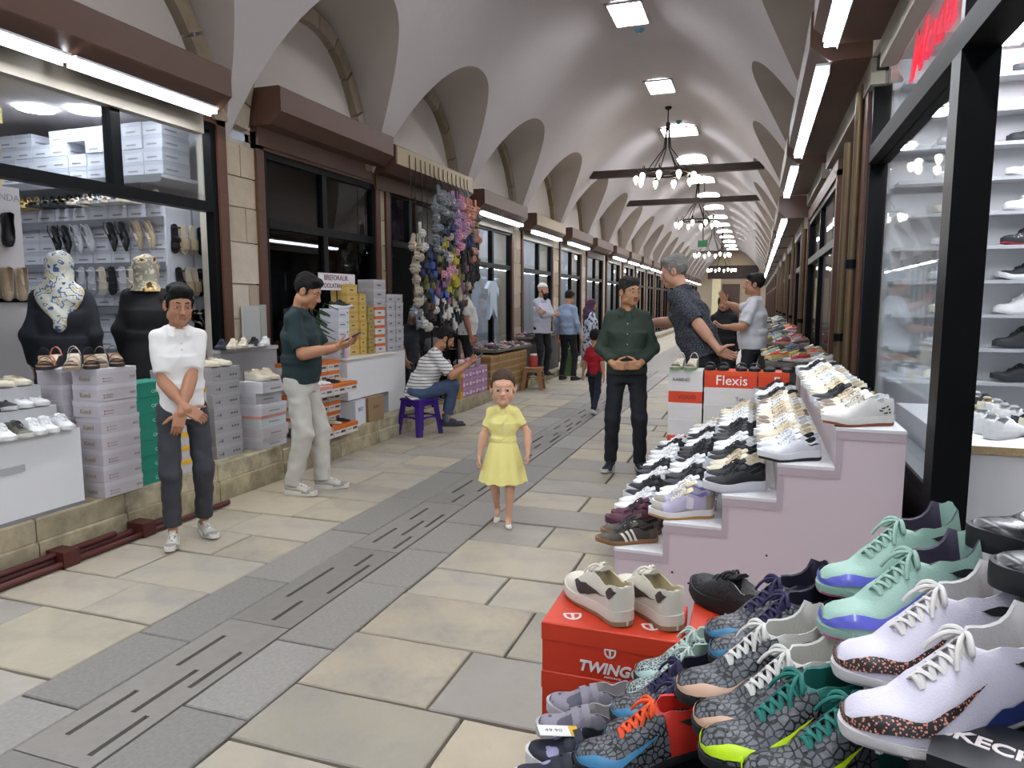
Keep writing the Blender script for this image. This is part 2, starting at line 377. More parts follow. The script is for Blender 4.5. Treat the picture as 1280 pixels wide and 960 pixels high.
for (a, c) in [s for s in LS if 1.5 < s[0] < 24]:     # voussoirs of each lunette arch
    n = 11 if a < 14 else 1
    N = 33; cy = (a + c) / 2
    pts = [(cy + (c - a) / 2 * .985 * math.sin(math.pi * (i / N - .5)) , 0) for i in range(N + 1)]
    pts = [(yy, zlun(yy, [(a, c)], 1.56)) for yy, _ in pts]
    st = N // n
    for i in range(0, N, st):
        seg = pts[i:i + st + 1]; b = MB(); rings = []
        e0 = .08 if n > 1 else 0; seg = [tuple(np.array(seg[0]) * (1 - e0) + np.array(seg[1]) * e0)] + seg[1:-1] + [tuple(np.array(seg[-1]) * (1 - e0) + np.array(seg[-2]) * e0)]
        for yy, zz in seg:
            v = Vector((yy - cy, (zz - ZS) * .75)); v = v.normalized() * .15
            rings.append([(WL, yy, zz), (WL + .09, yy, zz), (WL + .09, yy - v.x, zz - v.y), (WL, yy - v.x, zz - v.y)])
        b.loft(rings).build('voussoir', rnd.choice(RING), wl)
# ---- right wall
wr = struct(lun_wall(RS, WR, -1, 3.0).build('wall_right', PLASTER2)); wr['label'] = 'right shop wall above the shop fronts'
rp = [(5.22, 6.7)] + [(b[0][1] - .1, b[1][0] + .25) for b in zip(RB[3:], RB[4:])]
for a, b in rp: MB().box(WR, WR + .4, a, b, 0, 2.9).build('pier_core', JAMB, wr)
# ---- ends
ew = struct(MB().box(WL - .3, WR + .3, YE, YE + .3, 0, 5.6).build('wall_end', mat('#a4937c', .8, var=.1))); ew['label'] = 'far end wall of the bazaar'
b = MB(); b.box(-3.6, .1, YE - .06, YE, 3.3, 4.3); b.build('lintel', BEAM, ew)
MB().box(-3.25, -2.6, YE - .05, YE, .3, 3.6).build('painted_light_opening', mat('#e6d9ae', .6), ew)  # light in the far opening put into a pale yellow sheet
struct(MB().box(-2.5, -1.2, YE - .12, YE, 0, 2.9).build('door_1', mat('#4a3328', .6)))
struct(MB().box(WL - .3, WR + .3, YB - .3, YB, 0, 5.6).build('wall_back', PLASTER))
# ============================================================ CANOPIES AND LAMPS
TUBE = glow('#f3f7ff', TUBE_E, 'tube'); TUBE_NEAR = glow('#f3f7ff', TUBE_E * 1.75, 'tube_near')
def canopy(side, y0, y1, zb, label, tubes=2, h=.3, front=None):
    """boxed shutter housing: vertical fascia, chamfered foot, closed top; tubes hang from the foot"""
    xw = WL if side > 0 else WR; dep = .35 if side > 0 else .44; s = side
    o = thing('shutter_canopy', label, 'canopy', (xw, y0, zb))
    L = y1 - y0
    prof = [(0, 0), (s * (dep - .12), 0), (s * dep, .1), (s * dep, h), (s * (dep - .02), h + .015), (0, h + .015)]
    MB().prism(prof, 0, L, axis='y').build('housing', BROWN if not front else [BROWN], o)
    if front: MB().box(s * dep, s * (dep + .004), .03, L - .03, .1, h).build('front_panel', front, o)  # thin sheet whose colour carries warm light on the housing front
    MB().box(min(0, s * .08), max(0, s * .08), .02, L - .02, -.16, 0).build('fascia_board', CREAM if tubes else BROWN, o)  # tube-lit tone put into the colour; brown where no tubes hang
    n = tubes
    for k in range(n):
        a = .06 + (L - .12) / n * k; q = a + (L - .12) / n - .05
        t = MB().box(s * (dep - .12), s * (dep - .055), a, q, -.045, -.012).build('tube_light', TUBE_NEAR if y0 < 4 else TUBE, o)
        MB().box(s * (dep - .13), s * (dep - .045), a - .01, q + .01, -.012, .004).box(s * (dep - .128), s * (dep - .122), a - .01, q + .01, -.06, -.012).build('lamp_holder_shield', mat('#c9cdd2', .4), t)  # holder, plus a side plate added to keep tube light off the fascia
    return o
WARM_LIGHT = mat('#8d7a56', .35, var=.2, scale=5, key='painted_warm_light')  # colour of a canopy front with warm light painted in
names = {1: 'brown shutter canopy nearest the camera on the left, off frame', 2: 'brown shutter canopy with two tubes over the white shoe box shop', 3: 'brown unlit canopy over the closed dark shop window',
         4: 'brown canopy with front painted in warm light, hung with slippers', 5: 'brown canopy with tube light just beyond the hanging slippers'}
for i, (a, b) in enumerate(LB):
    if a < -1 : continue
    zb = {2: 3.0, 3: 3.05, 4: 2.98, 5: 2.9}.get(i, 2.86)
    canopy(1, a, b, zb, names.get(i, 'brown shutter canopy over the %s shop on the left side' % nth(i - 2)), tubes=0 if i in (3, 4, 8) else 2, front=WARM_LIGHT if i in (4, 6) else None)
for i, (a, b) in enumerate(RB):
    if a < -3: continue
    canopy(-1, a, b, 3.0 if i < 5 else 2.72, 'brown shutter canopy over the %s shop on the right side' % nth(i - 2) if i > 1 else 'brown shutter canopy on the right beside the camera', tubes=2 if i < 12 else 1, h=.3)
# ============================================================ SHOP FRONTS
wn = 0
def frame_rect(b, x, t, y0, y1, z0, z1, w):
    b.box(x - t, x + t, y0, y0 + w, z0, z1); b.box(x - t, x + t, y1 - w, y1, z0, z1); b.box(x - t, x + t, y0 + w, y1 - w, z0, z0 + w); b.box(x - t, x + t, y0 + w, y1 - w, z1 - w, z1)
def front(x, y0, y1, z0, z1, zt, ym, lower=True, glass=GLASS, jamb=True, fw=.06):
    """black shop window: outer frame, transom, mullion, a pane in every light; wooden jambs beside it"""
    global wn; wn += 1
    o = thing('window_%d' % wn, None, None, (0, 0, 0)); struct(o)
    b = MB()
    b.box(x - .04, x + .04, y0, y0 + fw, z0, z1); b.box(x - .04, x + .04, y1 - fw, y1, z0, z1)
    b.box(x - .04, x + .04, y0 + fw, y1 - fw, z1 - fw, z1); b.box(x - .045, x + .045, y0 + fw, y1 - fw, zt - .04, zt + .04)
    b.box(x - .04, x + .04, ym - .04, ym + .04, zt + .04, z1 - fw)
    if lower: b.box(x - .04, x + .04, ym - .04, ym + .04, z0 + .05, zt - .04); b.box(x - .04, x + .04, y0 + fw, y1 - fw, z0, z0 + .05)
    b.build('frame', ALU, o)
    rects = [(y0 + fw, ym - .04, zt + .04, z1 - fw), (ym + .04, y1 - fw, zt + .04, z1 - fw)]
    if lower: rects += [(y0 + fw, ym - .04, z0 + .05, zt - .04), (ym + .04, y1 - fw, z0 + .05, zt - .04)]
    for a, c, d, e in rects: MB().box(x - .004, x + .004, a, c, d, e).build('pane', glass, o)
    if jamb:
        s = 1 if x < 0 else -1
        for q in (y0 - .1, y1): MB().box(x - .06, x + .06, q, q + .1, z0 - .02, z1 + .05).build('jamb', JAMB, o)
        MB().box(x - .06, x + .06, y0 - .1, y1 + .1, z1, z1 + .14).build('head_board', JAMB, o)
    return o
def room(side, y0, y1, depth, z0, z1, wall_m, floor_m=None, lamps=((.5, .5),), e=None, name='shop'):
    """the shell of one shop behind its front: side walls, back wall, floor, ceiling, ceiling lamps"""
    global rooms; rooms += 1
    xw = WL - .02 if side > 0 else WR + .02; xb = xw - side * depth; a, c = min(xw, xb), max(xw, xb)
    o = struct(MB().box(min(xb, xb - side * .05), max(xb, xb - side * .05), y0 - .05, y1 + .05, z0, z1).build('wall_shop_%d_back' % rooms, wall_m))
    for q, (p0, p1) in enumerate(((y0 - .05, y0), (y1, y1 + .05))): struct(MB().box(a, c, p0, p1, z0, z1).build('wall_shop_%d_%s' % (rooms, ('near', 'far')[q]), wall_m))
    o = struct(MB().box(a, c, y0 - .05, y1 + .05, z1, z1 + .05).build('ceiling_shop_%d' % rooms, PLASTER if wall_m != DARK else DARK))
    struct(MB().box(a, c, y0, y1, z0 - .05, z0).build('floor_shop_%d' % rooms, floor_m or mat('#8f8b86', .5)))
    for (u, w) in lamps:
        MB().lathe([(.14, 0), (.14, -.02), (.13, -.022)], 18, (xw - side * depth * u, y0 + (y1 - y0) * w, z1 - .001)).build('ceiling_lamp', glow('#eaf2ff', e or SHOP_E, 'shop_lamp'), o)
    return o
rooms = 0
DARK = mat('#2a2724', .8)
SHOPW = mat('#c3c5ca', .6, var=.04, key='shop_wall')
# ============================================================ SHOES (toe along +X, sole on z = 0)
def ip(t, tab):
    for (a, p), (b, q) in zip(tab, tab[1:]):
        if t <= b:
            u = max(0, (t - a) / (b - a)); u = u * u * (3 - 2 * u) * .5 + u * .5; return p + (q - p) * u
    return tab[-1][1]
def sst(a, b, t): u = min(1, max(0, (t - a) / (b - a))); return u * u * (3 - 2 * u)
WT = [(0, .003), (.006, .0125), (.016, .020), (.035, .0275), (.065, .0335), (.1, .036), (.3, .036), (.45, .0385), (.65, .048), (.78, .0498), (.88, .0445), (.94, .036), (.975, .0255), (.993, .013), (1, .003)]
class Last:
    def __init__(s, L=.29, wide=1., sole=(.034, .024), heel=.086, ankle=.066, throat=.09, toe=.05, tip=.032, open_=(.045, .40), flare=1.07, pointy=0., spring=.012, sock=0., tab=0.):
        s.__dict__.update(locals()); s.T0, s.T1 = open_
        s.H = [(0, heel * .93 + tab), (.045, heel + tab), (.085, heel * .97 + tab * .45), (.13, heel * .94 + sock * .3), (.22, ankle + sock), (.33, throat * .93 + sock), (.42, throat + sock * .4), (.5, throat * .94), (.62, (throat + toe) / 2), (.75, toe * 1.02), (.88, toe * .88), (.96, tip * 1.02), (1, tip * .72)]
    def w(s, t):
        b = ip(t, WT) * s.wide
        if s.pointy: b *= 1 - s.pointy * sst(.6, 1, t) * .55
        return b
    def x(s, t): return t * s.L
    def yc(s, t): return .008 * math.sin(math.pi * min(1, max(0, (t - .25) / .75))) - .002
    def zb(s, t): return s.spring * sst(.72, 1, t) + .004 * (1 - sst(0, .06, t))
    def ts(s, t): return s.zb(t) + s.sole[0] + (s.sole[1] - s.sole[0]) * sst(.25, .65, t)
    def op(s, t): return sst(s.T0 - .03, s.T0, t) * (1 - sst(s.T1, s.T1 + .06, t))
    def pt(s, t, a, sg=1, off=0.):
        """outer surface: a = 0 at the sole, 1 at the collar / centre of the vamp"""
        z0 = s.ts(t) - .006; h = max(ip(t, s.H) + s.zb(t), z0 + .01); w = s.w(t) * .97; o = s.op(t)
        th = a * math.pi / 2; yd = (w + off) * max(0, math.cos(th)) ** .62; zd = z0 + (h - z0 + off) * math.sin(th) ** .92
        wc = (.030 - .004 * sst(.25, .4, t)) * s.wide
        yo = (w + off) + (wc - w) * a ** 1.5 + .004 * math.sin(a * math.pi); zo = z0 + (h - z0) * a
        return (s.x(t), s.yc(t) + sg * (yd * (1 - o) + yo * o), zd * (1 - o) + zo * o)
def mk_upper(l, n=26, na=6, acc=None):
    """acc(t, a) -> slot 0 main, 1 overlay; slot 2 is the lining"""
    b = MB(); rings = []; T = [0, .006, .016, .035] + [.06 + .90 * i / (n - 8) for i in range(n - 7)] + [.985, .995, 1]
    A = [i / na * .74 for i in range(na + 1)]
    for t in T:
        o = l.op(t); left = []
        for i, a in enumerate(A): left.append(l.pt(t, a / .74 * (.74 * (1 - o) + o), 1))
        top = left[-1]; ti = l.ts(t); hc = l.pt(t, 1.)[2]
        inner = []
        for k, (fy, fz, ac) in enumerate(((.86, .02, .82), (.8, .5, .9), (.72, 1., .96))):
            c = l.pt(t, ac)
            yo = l.yc(t) + (top[1] - l.yc(t)) * fy; zo = top[2] - (top[2] - ti) * fz
            inner.append((top[0], c[1] * (1 - o) + yo * o, c[2] * (1 - o) + zo * o))
        mid = (l.x(t), l.yc(t), l.pt(t, 1)[2] * (1 - o) + ti * o)
        L_ = left + inner; rt = [(p[0], 2 * l.yc(t) - p[1], p[2]) for p in reversed(L_)]
        rings.append(L_ + [mid] + rt)
    m = len(rings[0]); vs = [p for r in rings for p in r]; fs = []; ms = []
    for i in range(len(T) - 1):
        for j in range(m - 1):
            fs.append((i * m + j, (i + 1) * m + j, (i + 1) * m + j + 1, i * m + j + 1))
            t = (T[i] + T[i + 1]) / 2; jj = min(j, m - 2 - j)
            if jj >= na and l.op(t) > .3: ms.append(2)
            else: ms.append(acc(t, (jj + .5) / (na + 3.)) if acc else 0)
    fs.append(tuple(range(m))); ms.append(acc(0, .3) if acc else 0)
    b.v = vs; b.f = fs; b.m = ms; return b
def mk_sole(l, n=22, tread=0, lip=.004, band=None):
    b = MB(); T = [0, .006, .016, .035] + [.065 + .895 * i / (n - 8) for i in range(n - 7)] + [.985, .995, 1]; rings = []
    for t in T:
        w = l.w(t) * l.flare; z0 = l.zb(t); z1 = l.ts(t); x = l.x(t) + (-.005 * (1 - sst(0, .05, t)) + .006 * sst(.93, 1, t)); y = l.yc(t)
        zz = [z0, z0 + .35 * (z1 - z0), z0 + .42 * (z1 - z0), z1 + lip]; ww = [w * .9, w * 1.0, w * 1.02, w * .965]
        rings.append([(x, y + q, z) for q, z in zip(ww, zz)] + [(x, y - q, z) for q, z in zip(reversed(ww), reversed(zz))])
    b.loft(rings, True, True)
    m = 8; k = 0
    for i in range(len(T) - 1):
        for j in range(m): b.m[k] = 1 if (band and j in (0, 6, 7)) else 0; k += 1
    for i in range(tread):
        t = .08 + .84 * i / max(1, tread - 1)
        for s in (-.6, .6): b.lathe([(.006, 0), (.005, -.009)], 6, (l.x(t), l.yc(t) + s * l.w(t), l.zb(t) + .001))
    return b
def mk_laces(l, n=6, t0=.44, t1=.68, r=.0034, bow=True, nt=5):
    b = MB()
    def P(t, y, up=.003):
        a0 = l.pt(t, 1)[2]; w = l.w(t); return (l.x(t), l.yc(t) + y, a0 * (1 - .5 * (y / w) ** 2) + up + .002)
    def Y(t): return .019 - .006 * sst(t0, t1, t)
    T = [t0 + (t1 - t0) * i / (n - 1) for i in range(n)]
    for i, t in enumerate(T):
        for s in (-1, 1):
            q = T[min(i + 1, n - 1)]
            pp = [P(t, s * Y(t), .0), P(t + (q - t) * .25, s * Y(t) * .5, .005), P(t + (q - t) * .6, -s * Y(t) * .2, .006 + .002 * s), P(q, -s * Y(q), .0)]
            b.tube(smooth_path(pp, 2) if bow else pp, r, nt, flat=.5)
    if bow:
        c = P(t0, 0, .007); b.ball(c, .006, 6)
        for s in (-1, 1):
            b.tube(smooth_path([c, (c[0] + .005, c[1] + s * .010, c[2] + .006), (c[0] + .011, c[1] + s * .021, c[2] + .002), (c[0] + .015, c[1] + s * .028, c[2] - .009), (c[0] + .012, c[1] + s * .023, c[2] - .013), (c[0] + .007, c[1] + s * .014, c[2] - .006), c], 3), r * .85, nt)
            b.tube(smooth_path([c, (c[0] + .016, c[1] + s * .010, c[2] + .002), (c[0] + .03, c[1] + s * .021, c[2] - .010), (c[0] + .038, c[1] + s * .03, c[2] - .026)], 3), r * .75, nt)
    return b
def mk_tongue(l, rise=.016, t0=.34, t1=.5):
    b = MB(); rings = []
    for i in range(5):
        u = i / 4; t = t1 + (t0 - t1) * u; z = l.pt(max(t, .44), 1)[2] + .003 + rise * u ** 1.3; w = .02 + .004 * math.sin(u * 2.4)
        rings.append([(l.x(t), l.yc(t) + w * c, z - .008 * c * c - d) for c, d in ((-1, 0), (-.5, -.002), (.5, -.002), (1, 0), (.9, .006), (-.9, .006))])
    return b.loft(rings)
def mk_patch(l, lo, hi, n=14, k=3, off=.0016, sides=(1, -1)):
    """decal on the side: lo(u), hi(u) -> (t, a) curves, u in 0..1"""
    b = MB()
    def PT(t, a, sg): o = l.op(t); return l.pt(t, min(.99, max(.01, a)) * (.74 * (1 - o) + o), sg, off)
    for sg in sides:
        P = []
        for i in range(n + 1):
            u = i / n; (t0, a0), (t1, a1) = lo(u), hi(u)
            P.append([PT(t0 + (t1 - t0) * j / k, a0 + (a1 - a0) * j / k, sg) for j in range(k + 1)])
        P = [[(x, y + sg * off, z) for x, y, z in r] for r in P]
        b.grid(P)
    return b
def swoosh(t0=.16, t1=.70, a0=.60, a1=.34):
    """curved stripe: a thin tail at the heel, a full belly under the ankle, hooked up towards the laces"""
    def mid(u): return (t0 + (t1 - t0) * u, a0 + (a1 - a0) * sst(0, .72, u) + .42 * sst(.72, 1., u) * (a1 / .3) ** .5)
    def th(u): return .02 + .30 * sst(.05, .7, u) * (1 - sst(.72, 1., u)) ** .6
    return (lambda u: (mid(u)[0], mid(u)[1] - th(u) * .6), lambda u: (mid(u)[0] - .02 * sst(.3, .7, u), mid(u)[1] + th(u) * .6))
def toe_stripe(l, off=.0018, n=26, k=4):
    """wide stripe that starts past the middle of the toe, wraps round it and tapers back along the outer side"""
    cx, cy = l.x(.74), l.yc(.74)
    def at(ph, a):          # ph: plan angle about the ball of the foot, 0 = outer side, 90 = toe tip
        sg = 1 if ph <= 90 else -1; best = None
        for i in range(61):
            t = .74 + .26 * (i / 60) ** .6; p = l.pt(t, a, sg, off); q = math.degrees(math.atan2(p[0] - cx, (p[1] - l.yc(t)) * 1.0)); d = abs(q - ph)
            if best is None or d < best[0]: best = (d, p)
        p = best[1]; v = Vector((math.sin(R(ph)), math.cos(R(ph)), .6)).normalized() * off; return (p[0] + v.x, p[1] + v.y, p[2] + v.z)
    P = []; m = 10
    for i in range(n + 1):
        u = i / n
        if u <= .62:
            w = u / .62; ph = 132 * (1 - w); lo = .44 - .16 * sst(0, .4, w) + .02 * w; hi = lo + .02 + .40 * sst(0, .3, w) - .20 * sst(.5, 1, w)
            P.append([at(ph, lo + (hi - lo) * j / k) for j in range(k + 1)])
        else:
            w = (u - .62) / .38; t = .74 - .30 * w; lo = .32 + .10 * w; hi = lo + .19 * (1 - w) ** 1.2 + .006
            r = []
            for j in range(k + 1): q = l.pt(t, lo + (hi - lo) * j / k, 1, off); r.append((q[0], q[1] + off, q[2] + off * .5))
            P.append(r)
    return MB().grid(P)
LAST = {
    'low': Last(), 'chunky': Last(sole=(.046, .034), heel=.1, ankle=.08, throat=.104, toe=.062, tip=.046, flare=1.12, wide=1.06),
    'dunk': Last(sole=(.038, .03), heel=.116, ankle=.096, throat=.118, toe=.062, tip=.044, flare=1.08, wide=1.03, open_=(.045, .43)),
    'runner': Last(sole=(.042, .028), heel=.096, ankle=.072, throat=.096, toe=.055, flare=1.13, spring=.02),
    'slim': Last(sole=(.022, .017), heel=.072, ankle=.055, throat=.08, toe=.042, tip=.026, wide=.93, flare=1.04),
    'turf': Last(sole=(.017, .013), heel=.108, ankle=.09, throat=.106, toe=.056, tip=.037, wide=1.07, tab=.028, flare=1.02, sock=.012, open_=(.05, .33), spring=.016),
    'flat': Last(sole=(.016, .012), heel=.058, ankle=.046, throat=.052, toe=.04, tip=.026, wide=.92, open_=(.045, .56), L=.25),
    'loafer': Last(sole=(.028, .022), heel=.07, ankle=.055, throat=.066, toe=.05, tip=.034, open_=(.045, .47), L=.26),
    'kid': Last(L=.2, sole=(.024, .02), heel=.066, ankle=.054, throat=.07, toe=.046, tip=.034, wide=.84),
}
MS = {}
def sm(key, fn):
    if key not in MS: MS[key] = fn()
    return MS[key]
ovl = lambda t, a: 1 if (t > .83 or t < .14 or a < .16) else 0
ovl2 = lambda t, a: 1 if (t < .16 or (.42 < t < .7 and a > .55)) else 0
def parts_of(kind, style):
    """meshes of one shoe: list of (part name, mesh, slot count); slots get their colours from the object"""
    l = LAST[kind]; k = (kind, style); out = []; P = [None, None, None]
    hi = style != 'lo'; d = dict(n=28, na=6) if hi else dict(n=15, na=3)
    out.append(('upper', sm((kind, style, 'u'), lambda: mk_upper(l, acc=(lambda t, a: 1 if t < .36 + .06 * a else 0) if style == 'sock' else ovl if style in ('ovl', 'dunk') else ovl2 if style in ('ovl2',) else None, **d).mesh('upper', P, 60))))
    out.append(('sole', sm((kind, 's', hi), lambda: mk_sole(l, 22 if hi else 12, tread=9 if kind == 'turf' and hi else 0, band=1).mesh('sole', P[:2], 50))))
    if kind in ('flat', 'loafer'):
        if kind == 'loafer': out.append(('strap', sm((kind, 'strap'), lambda: MB().grid([[l.pt(q, a, 1, .003) for a in (.1, .35, .6, .8, .97)] + [l.pt(q, a, -1, .003) for a in (.97, .8, .6, .35, .1)] for q in (.47, .54)]).mesh('strap', P[:1], 60))))
    elif kind == 'kid':
        def strap(t):
            return MB().grid([[l.pt(q, a, 1, .004) for a in (.2, .5, .75, .95)] + [l.pt(q, a, -1, .004) for a in (.95, .75, .5, .2)] for q in (t, t + .08)]).mesh('strap', P[:1], 60)
        for t in (.44, .56): out.append(('strap', sm((kind, 'st', t), lambda: strap(t))))
    else:
        out.append(('laces', sm((kind, 'l', hi), lambda: mk_laces(l, 6 if hi else 4, bow=hi, nt=6 if hi else 4, r=.0042 if hi else .005, t0=.42 if kind == 'turf' else .44).mesh('laces', P[:1], 60))))
        if kind != 'turf': out.append(('tongue', sm((kind, 't'), lambda: mk_tongue(l).mesh('tongue', P[:1], 50))))
    return out
def deco(kind, which):
    l = LAST[kind]
    def f():
        if which == 'swoosh': b = mk_patch(l, *swoosh())
        elif which == 'toe':  b = toe_stripe(l)
        elif which == 'heel': b = mk_patch(l, lambda u: (.09 + .2 * u, .66 + .16 * u * u), lambda u: (.09 + .2 * u, .70 + .2 * u - .1 * u * u + .08 * math.sin(math.pi * u)), n=8, sides=(1,))
        elif which == 'bars':
            b = MB()
            for q in (.36, .44, .52):
                p = mk_patch(l, lambda u: (q + .09 * u, .06 + .86 * u), lambda u: (q + .042 + .09 * u, .06 + .86 * u), 5, 1); b.add(p.v, p.f)
        elif which == 'box': b = mk_patch(l, lambda u: (.36 + .11 * u, .22 + .05 * u), lambda u: (.34 + .11 * u, .8 + .05 * u), 3, 3, sides=(1,))
        elif which == 'flank': b = mk_patch(l, lambda u: (.1 + .5 * u, .02), lambda u: (.08 + .5 * u, .5 - .47 * u), 10, 3)
        elif which == 'wing': b = mk_patch(l, lambda u: (.03 + .13 * u, .74 - .22 * math.sin(math.pi * u)), lambda u: (.03 + .13 * u, .75 + .18 * math.sin(math.pi * u)), 8, 2, sides=(1,))
        elif which == 'dash': b = mk_patch(l, lambda u: (.1 + .14 * u, .5), lambda u: (.1 + .14 * u, .62), 4, 1, sides=(1,))
        elif which == 'spots':
            b = MB()
            for i in range(9):
                t0, a0 = .1 + .035 * (i % 5) + .01 * (i % 2), .28 + .17 * (i // 3); p = mk_patch(l, lambda u: (t0 + .03 * u, a0), lambda u: (t0 + .03 * u, a0 + .09), 2, 1); b.add(p.v, p.f)
        return b.mesh('stripe', [None], 60)
    return sm((kind, which), f)
DECN = {'swoosh': 'side_stripe', 'toe': 'toe_stripe', 'heel': 'heel_mark', 'bars': 'side_stripe', 'box': 'emblem', 'flank': 'side_panel', 'wing': 'heel_emblem', 'dash': 'heel_mark', 'spots': 'spot_patch'}
def fab(c, **k): return mat(c, k.pop('rough', .7), var=k.pop('var', .08), scale=k.pop('scale', 30), bump=k.pop('bump', .12), bscale=k.pop('bscale', 220), **k)
def joined(kind, which=None):
    """one light mesh for shoes too small to show parts: slots main, overlay, lining, sole, tread, laces, deco"""
    def f():
        b = MB(); l = LAST[kind]; q = mk_upper(l, 13, 3, ovl); b.add(q.v, q.f)
        b.m = list(q.m)
        q = mk_sole(l, 10, band=1); o = len(b.m); b.add(q.v, q.f); b.m[o:] = [3 + x for x in q.m]
        if kind not in ('flat', 'loafer', 'kid'):
            q = mk_laces(l, 4, bow=False, nt=4, r=.0055); b.add(q.v, q.f, 5)
            q = mk_tongue(l); b.add(q.v, q.f, 0)
        if which:
            q = mk_patch(l, *swoosh(), n=7, k=1) if which == 'swoosh' else mk_patch(l, lambda u: (.36 + .2 * u, .15), lambda u: (.3 + .2 * u, .6), 4, 1); b.add(q.v, q.f, 6)
        return b.mesh('shoe', [None] * 7, 60)
    return sm((kind, which, 'j'), f)
def shoe(kind, c, loc, yaw=0., pitch=0., roll=0., label=None, cat='shoe', group=None, mirror=1, size=1., style='plain', decos=(), name=None, joinedup=False, n_up=None):
    """c: dict main, over, lining, sole, tread, lace, tongue, deco colours as materials"""
    nm = name or ('football_boot' if kind == 'turf' else 'ballet_flat' if kind == 'flat' else 'loafer' if kind == 'loafer' else 'sneaker')
    main = c['main']; over = c.get('over', main); lin_ = c.get('lining', main); sole = c['sole']; tread = c.get('tread', sole); lace = c.get('lace', main)
    M = Matrix.Rotation(yaw, 4, 'Z') @ Matrix.Rotation(pitch, 4, 'Y') @ Matrix.Rotation(roll, 4, 'X')
    if joinedup:
        d = decos[0] if decos else None
        o = link(joined(kind, d), nm); paint(o, [main, over, lin_, sole, tread, lace, c.get('deco', over)])
    else:
        o = bpy.data.objects.new(nm, None); COL.objects.link(o); o.empty_display_size = .05
        for pn, me in parts_of(kind, style):
            p = link(me, pn, o)
            paint(p, {'upper': [main, over, lin_], 'sole': [sole, tread], 'laces': [lace], 'tongue': [c.get('tongue', main)], 'strap': [c.get('lace', over)]}[pn])
        for i, d in enumerate(decos):
            p = link(deco(kind, d), DECN[d], o); cc = c.get('deco', over); paint(p, [cc[i] if isinstance(cc, (list, tuple)) else cc])
    o.matrix_world = Matrix.Translation(loc) @ M @ Matrix.Diagonal((size, size * mirror, size, 1))
    return tag(o, label, cat, group)
# ---- sandals, slippers and pumps: one light mesh each, slots: sole, strap, insole, trim
def sandal_mesh(kind):
    def f():
        b = MB(); l = LAST['flat']; L = l.L
        def plate(z0, z1, m, wedge=0., k=1.):
            T = [0, .04, .12, .3, .5, .68, .82, .93, 1]; rings = []
            for t in T:
                w = l.w(t) * k; y = l.yc(t); up = wedge * (1 - sst(.25, .75, t))
                bot = [(l.x(t), y + w, z0), (l.x(t), y - w, z0)]; rings.append([bot[0], (l.x(t), y + w, z1 + up), (l.x(t), y - w, z1 + up), bot[1]])
            b.loft(rings, True, True, m)
        def strap(t, h, m, wd=.1, tilt=0., r=.003, wedge=0.):
            up = wedge * (1 - sst(.25, .75, t)); P0 = []; P1 = []
            for i in range(9):
                a = math.pi * i / 8; w = l.w(t) * 1.0; zz = .012 + up + h * math.sin(a); P0.append((l.x(t) - wd * L / 2 + tilt * math.cos(a), l.yc(t) + w * math.cos(a), zz)); P1.append((l.x(t) + wd * L / 2 + tilt * math.cos(a), l.yc(t) + w * math.cos(a), zz))
            b.loft([P0, [(x, y, z + .004) for x, y, z in P0], [(x, y, z + .004) for x, y, z in P1], P1], False, False, m)
        if kind == 'wedge':
            plate(0, .02, 0, .05); plate(.018, .024, 2, .05, .94); strap(.72, .034, 1, .2, .0, wedge=.05); strap(.55, .045, 1, .08, .02, wedge=.05)
            strap(.16, .06, 1, .07, 0, wedge=.05); b.ball((l.x(.72), 0, .055), (.016, .02, .006), 8, 3)
        elif kind == 'slide':
            plate(0, .018, 0); plate(.016, .021, 2, 0, .94); strap(.66, .045, 1, .36)
        elif kind == 'fluffy':
            plate(0, .02, 0); strap(.68, .05, 1, .42)
            for i in range(16):
                a = math.pi * (i % 8) / 7; t = .58 + .18 * (i // 8); b.ball((l.x(t), l.yc(t) + l.w(t) * 1.05 * math.cos(a), .014 + .052 * math.sin(a)), .019, 6, 1)
            b.ball((l.x(.68), 0, .075), (.022, .02, .016), 7, 3)
        elif kind == 'thong':
            plate(0, .012, 0); plate(.011, .014, 2, 0, .95); strap(.5, .04, 1, .06, .02); strap(.78, .018, 1, .05); strap(.14, .05, 1, .05)
        elif kind == 'espadrille':
            plate(0, .022, 0); q = mk_upper(LAST['flat'], 12, 3); b.add([(x, y, z + .006) for x, y, z in q.v], q.f, 1)
        elif kind == 'pump':      # pointed slingback with a small heel
            lp = Last(L=.25, sole=(.008, .008), heel=.06, ankle=.04, throat=.042, toe=.034, tip=.02, wide=.84, pointy=1., open_=(.03, .6))
            q = mk_upper(lp, 16, 3); q.m = [2 if x == 2 else 1 for x in q.m]
            keep = [i for i, f_ in enumerate(q.f) if np.mean([q.v[j][0] for j in f_]) > .09]
            b.add(q.v, [q.f[i] for i in keep]); b.m = [q.m[i] for i in keep]
            q = mk_sole(lp, 10); b.add(q.v, q.f, 0); b.lathe([(.012, .004), (.006, -.03), (.008, -.045)], 8, (.018, 0, 0), 0)
            b.tube([(.1, .03, .03), (.04, .03, .05), (0, 0, .062), (.04, -.03, .05), (.1, -.03, .03)], .004, 5, 1)
        return b.mesh(kind, [None] * 4, 50)
    return sm(('sandal', kind), f)
SNAME = {'wedge': 'wedge_sandal', 'slide': 'slide_slipper', 'fluffy': 'fluffy_slipper', 'thong': 'strappy_sandal', 'espadrille': 'espadrille', 'pump': 'slingback_pump'}
def sandal(kind, cols, loc, M, label, cat='sandal', group=None, size=1., mirror=1):
    o = link(sandal_mesh(kind), SNAME[kind]); paint(o, list(cols) + [cols[-1]] * (4 - len(cols)))
    o.matrix_world = Matrix.Translation(loc) @ M.to_4x4() @ Matrix.Diagonal((size, size * mirror, size, 1)); return tag(o, label, cat, group)
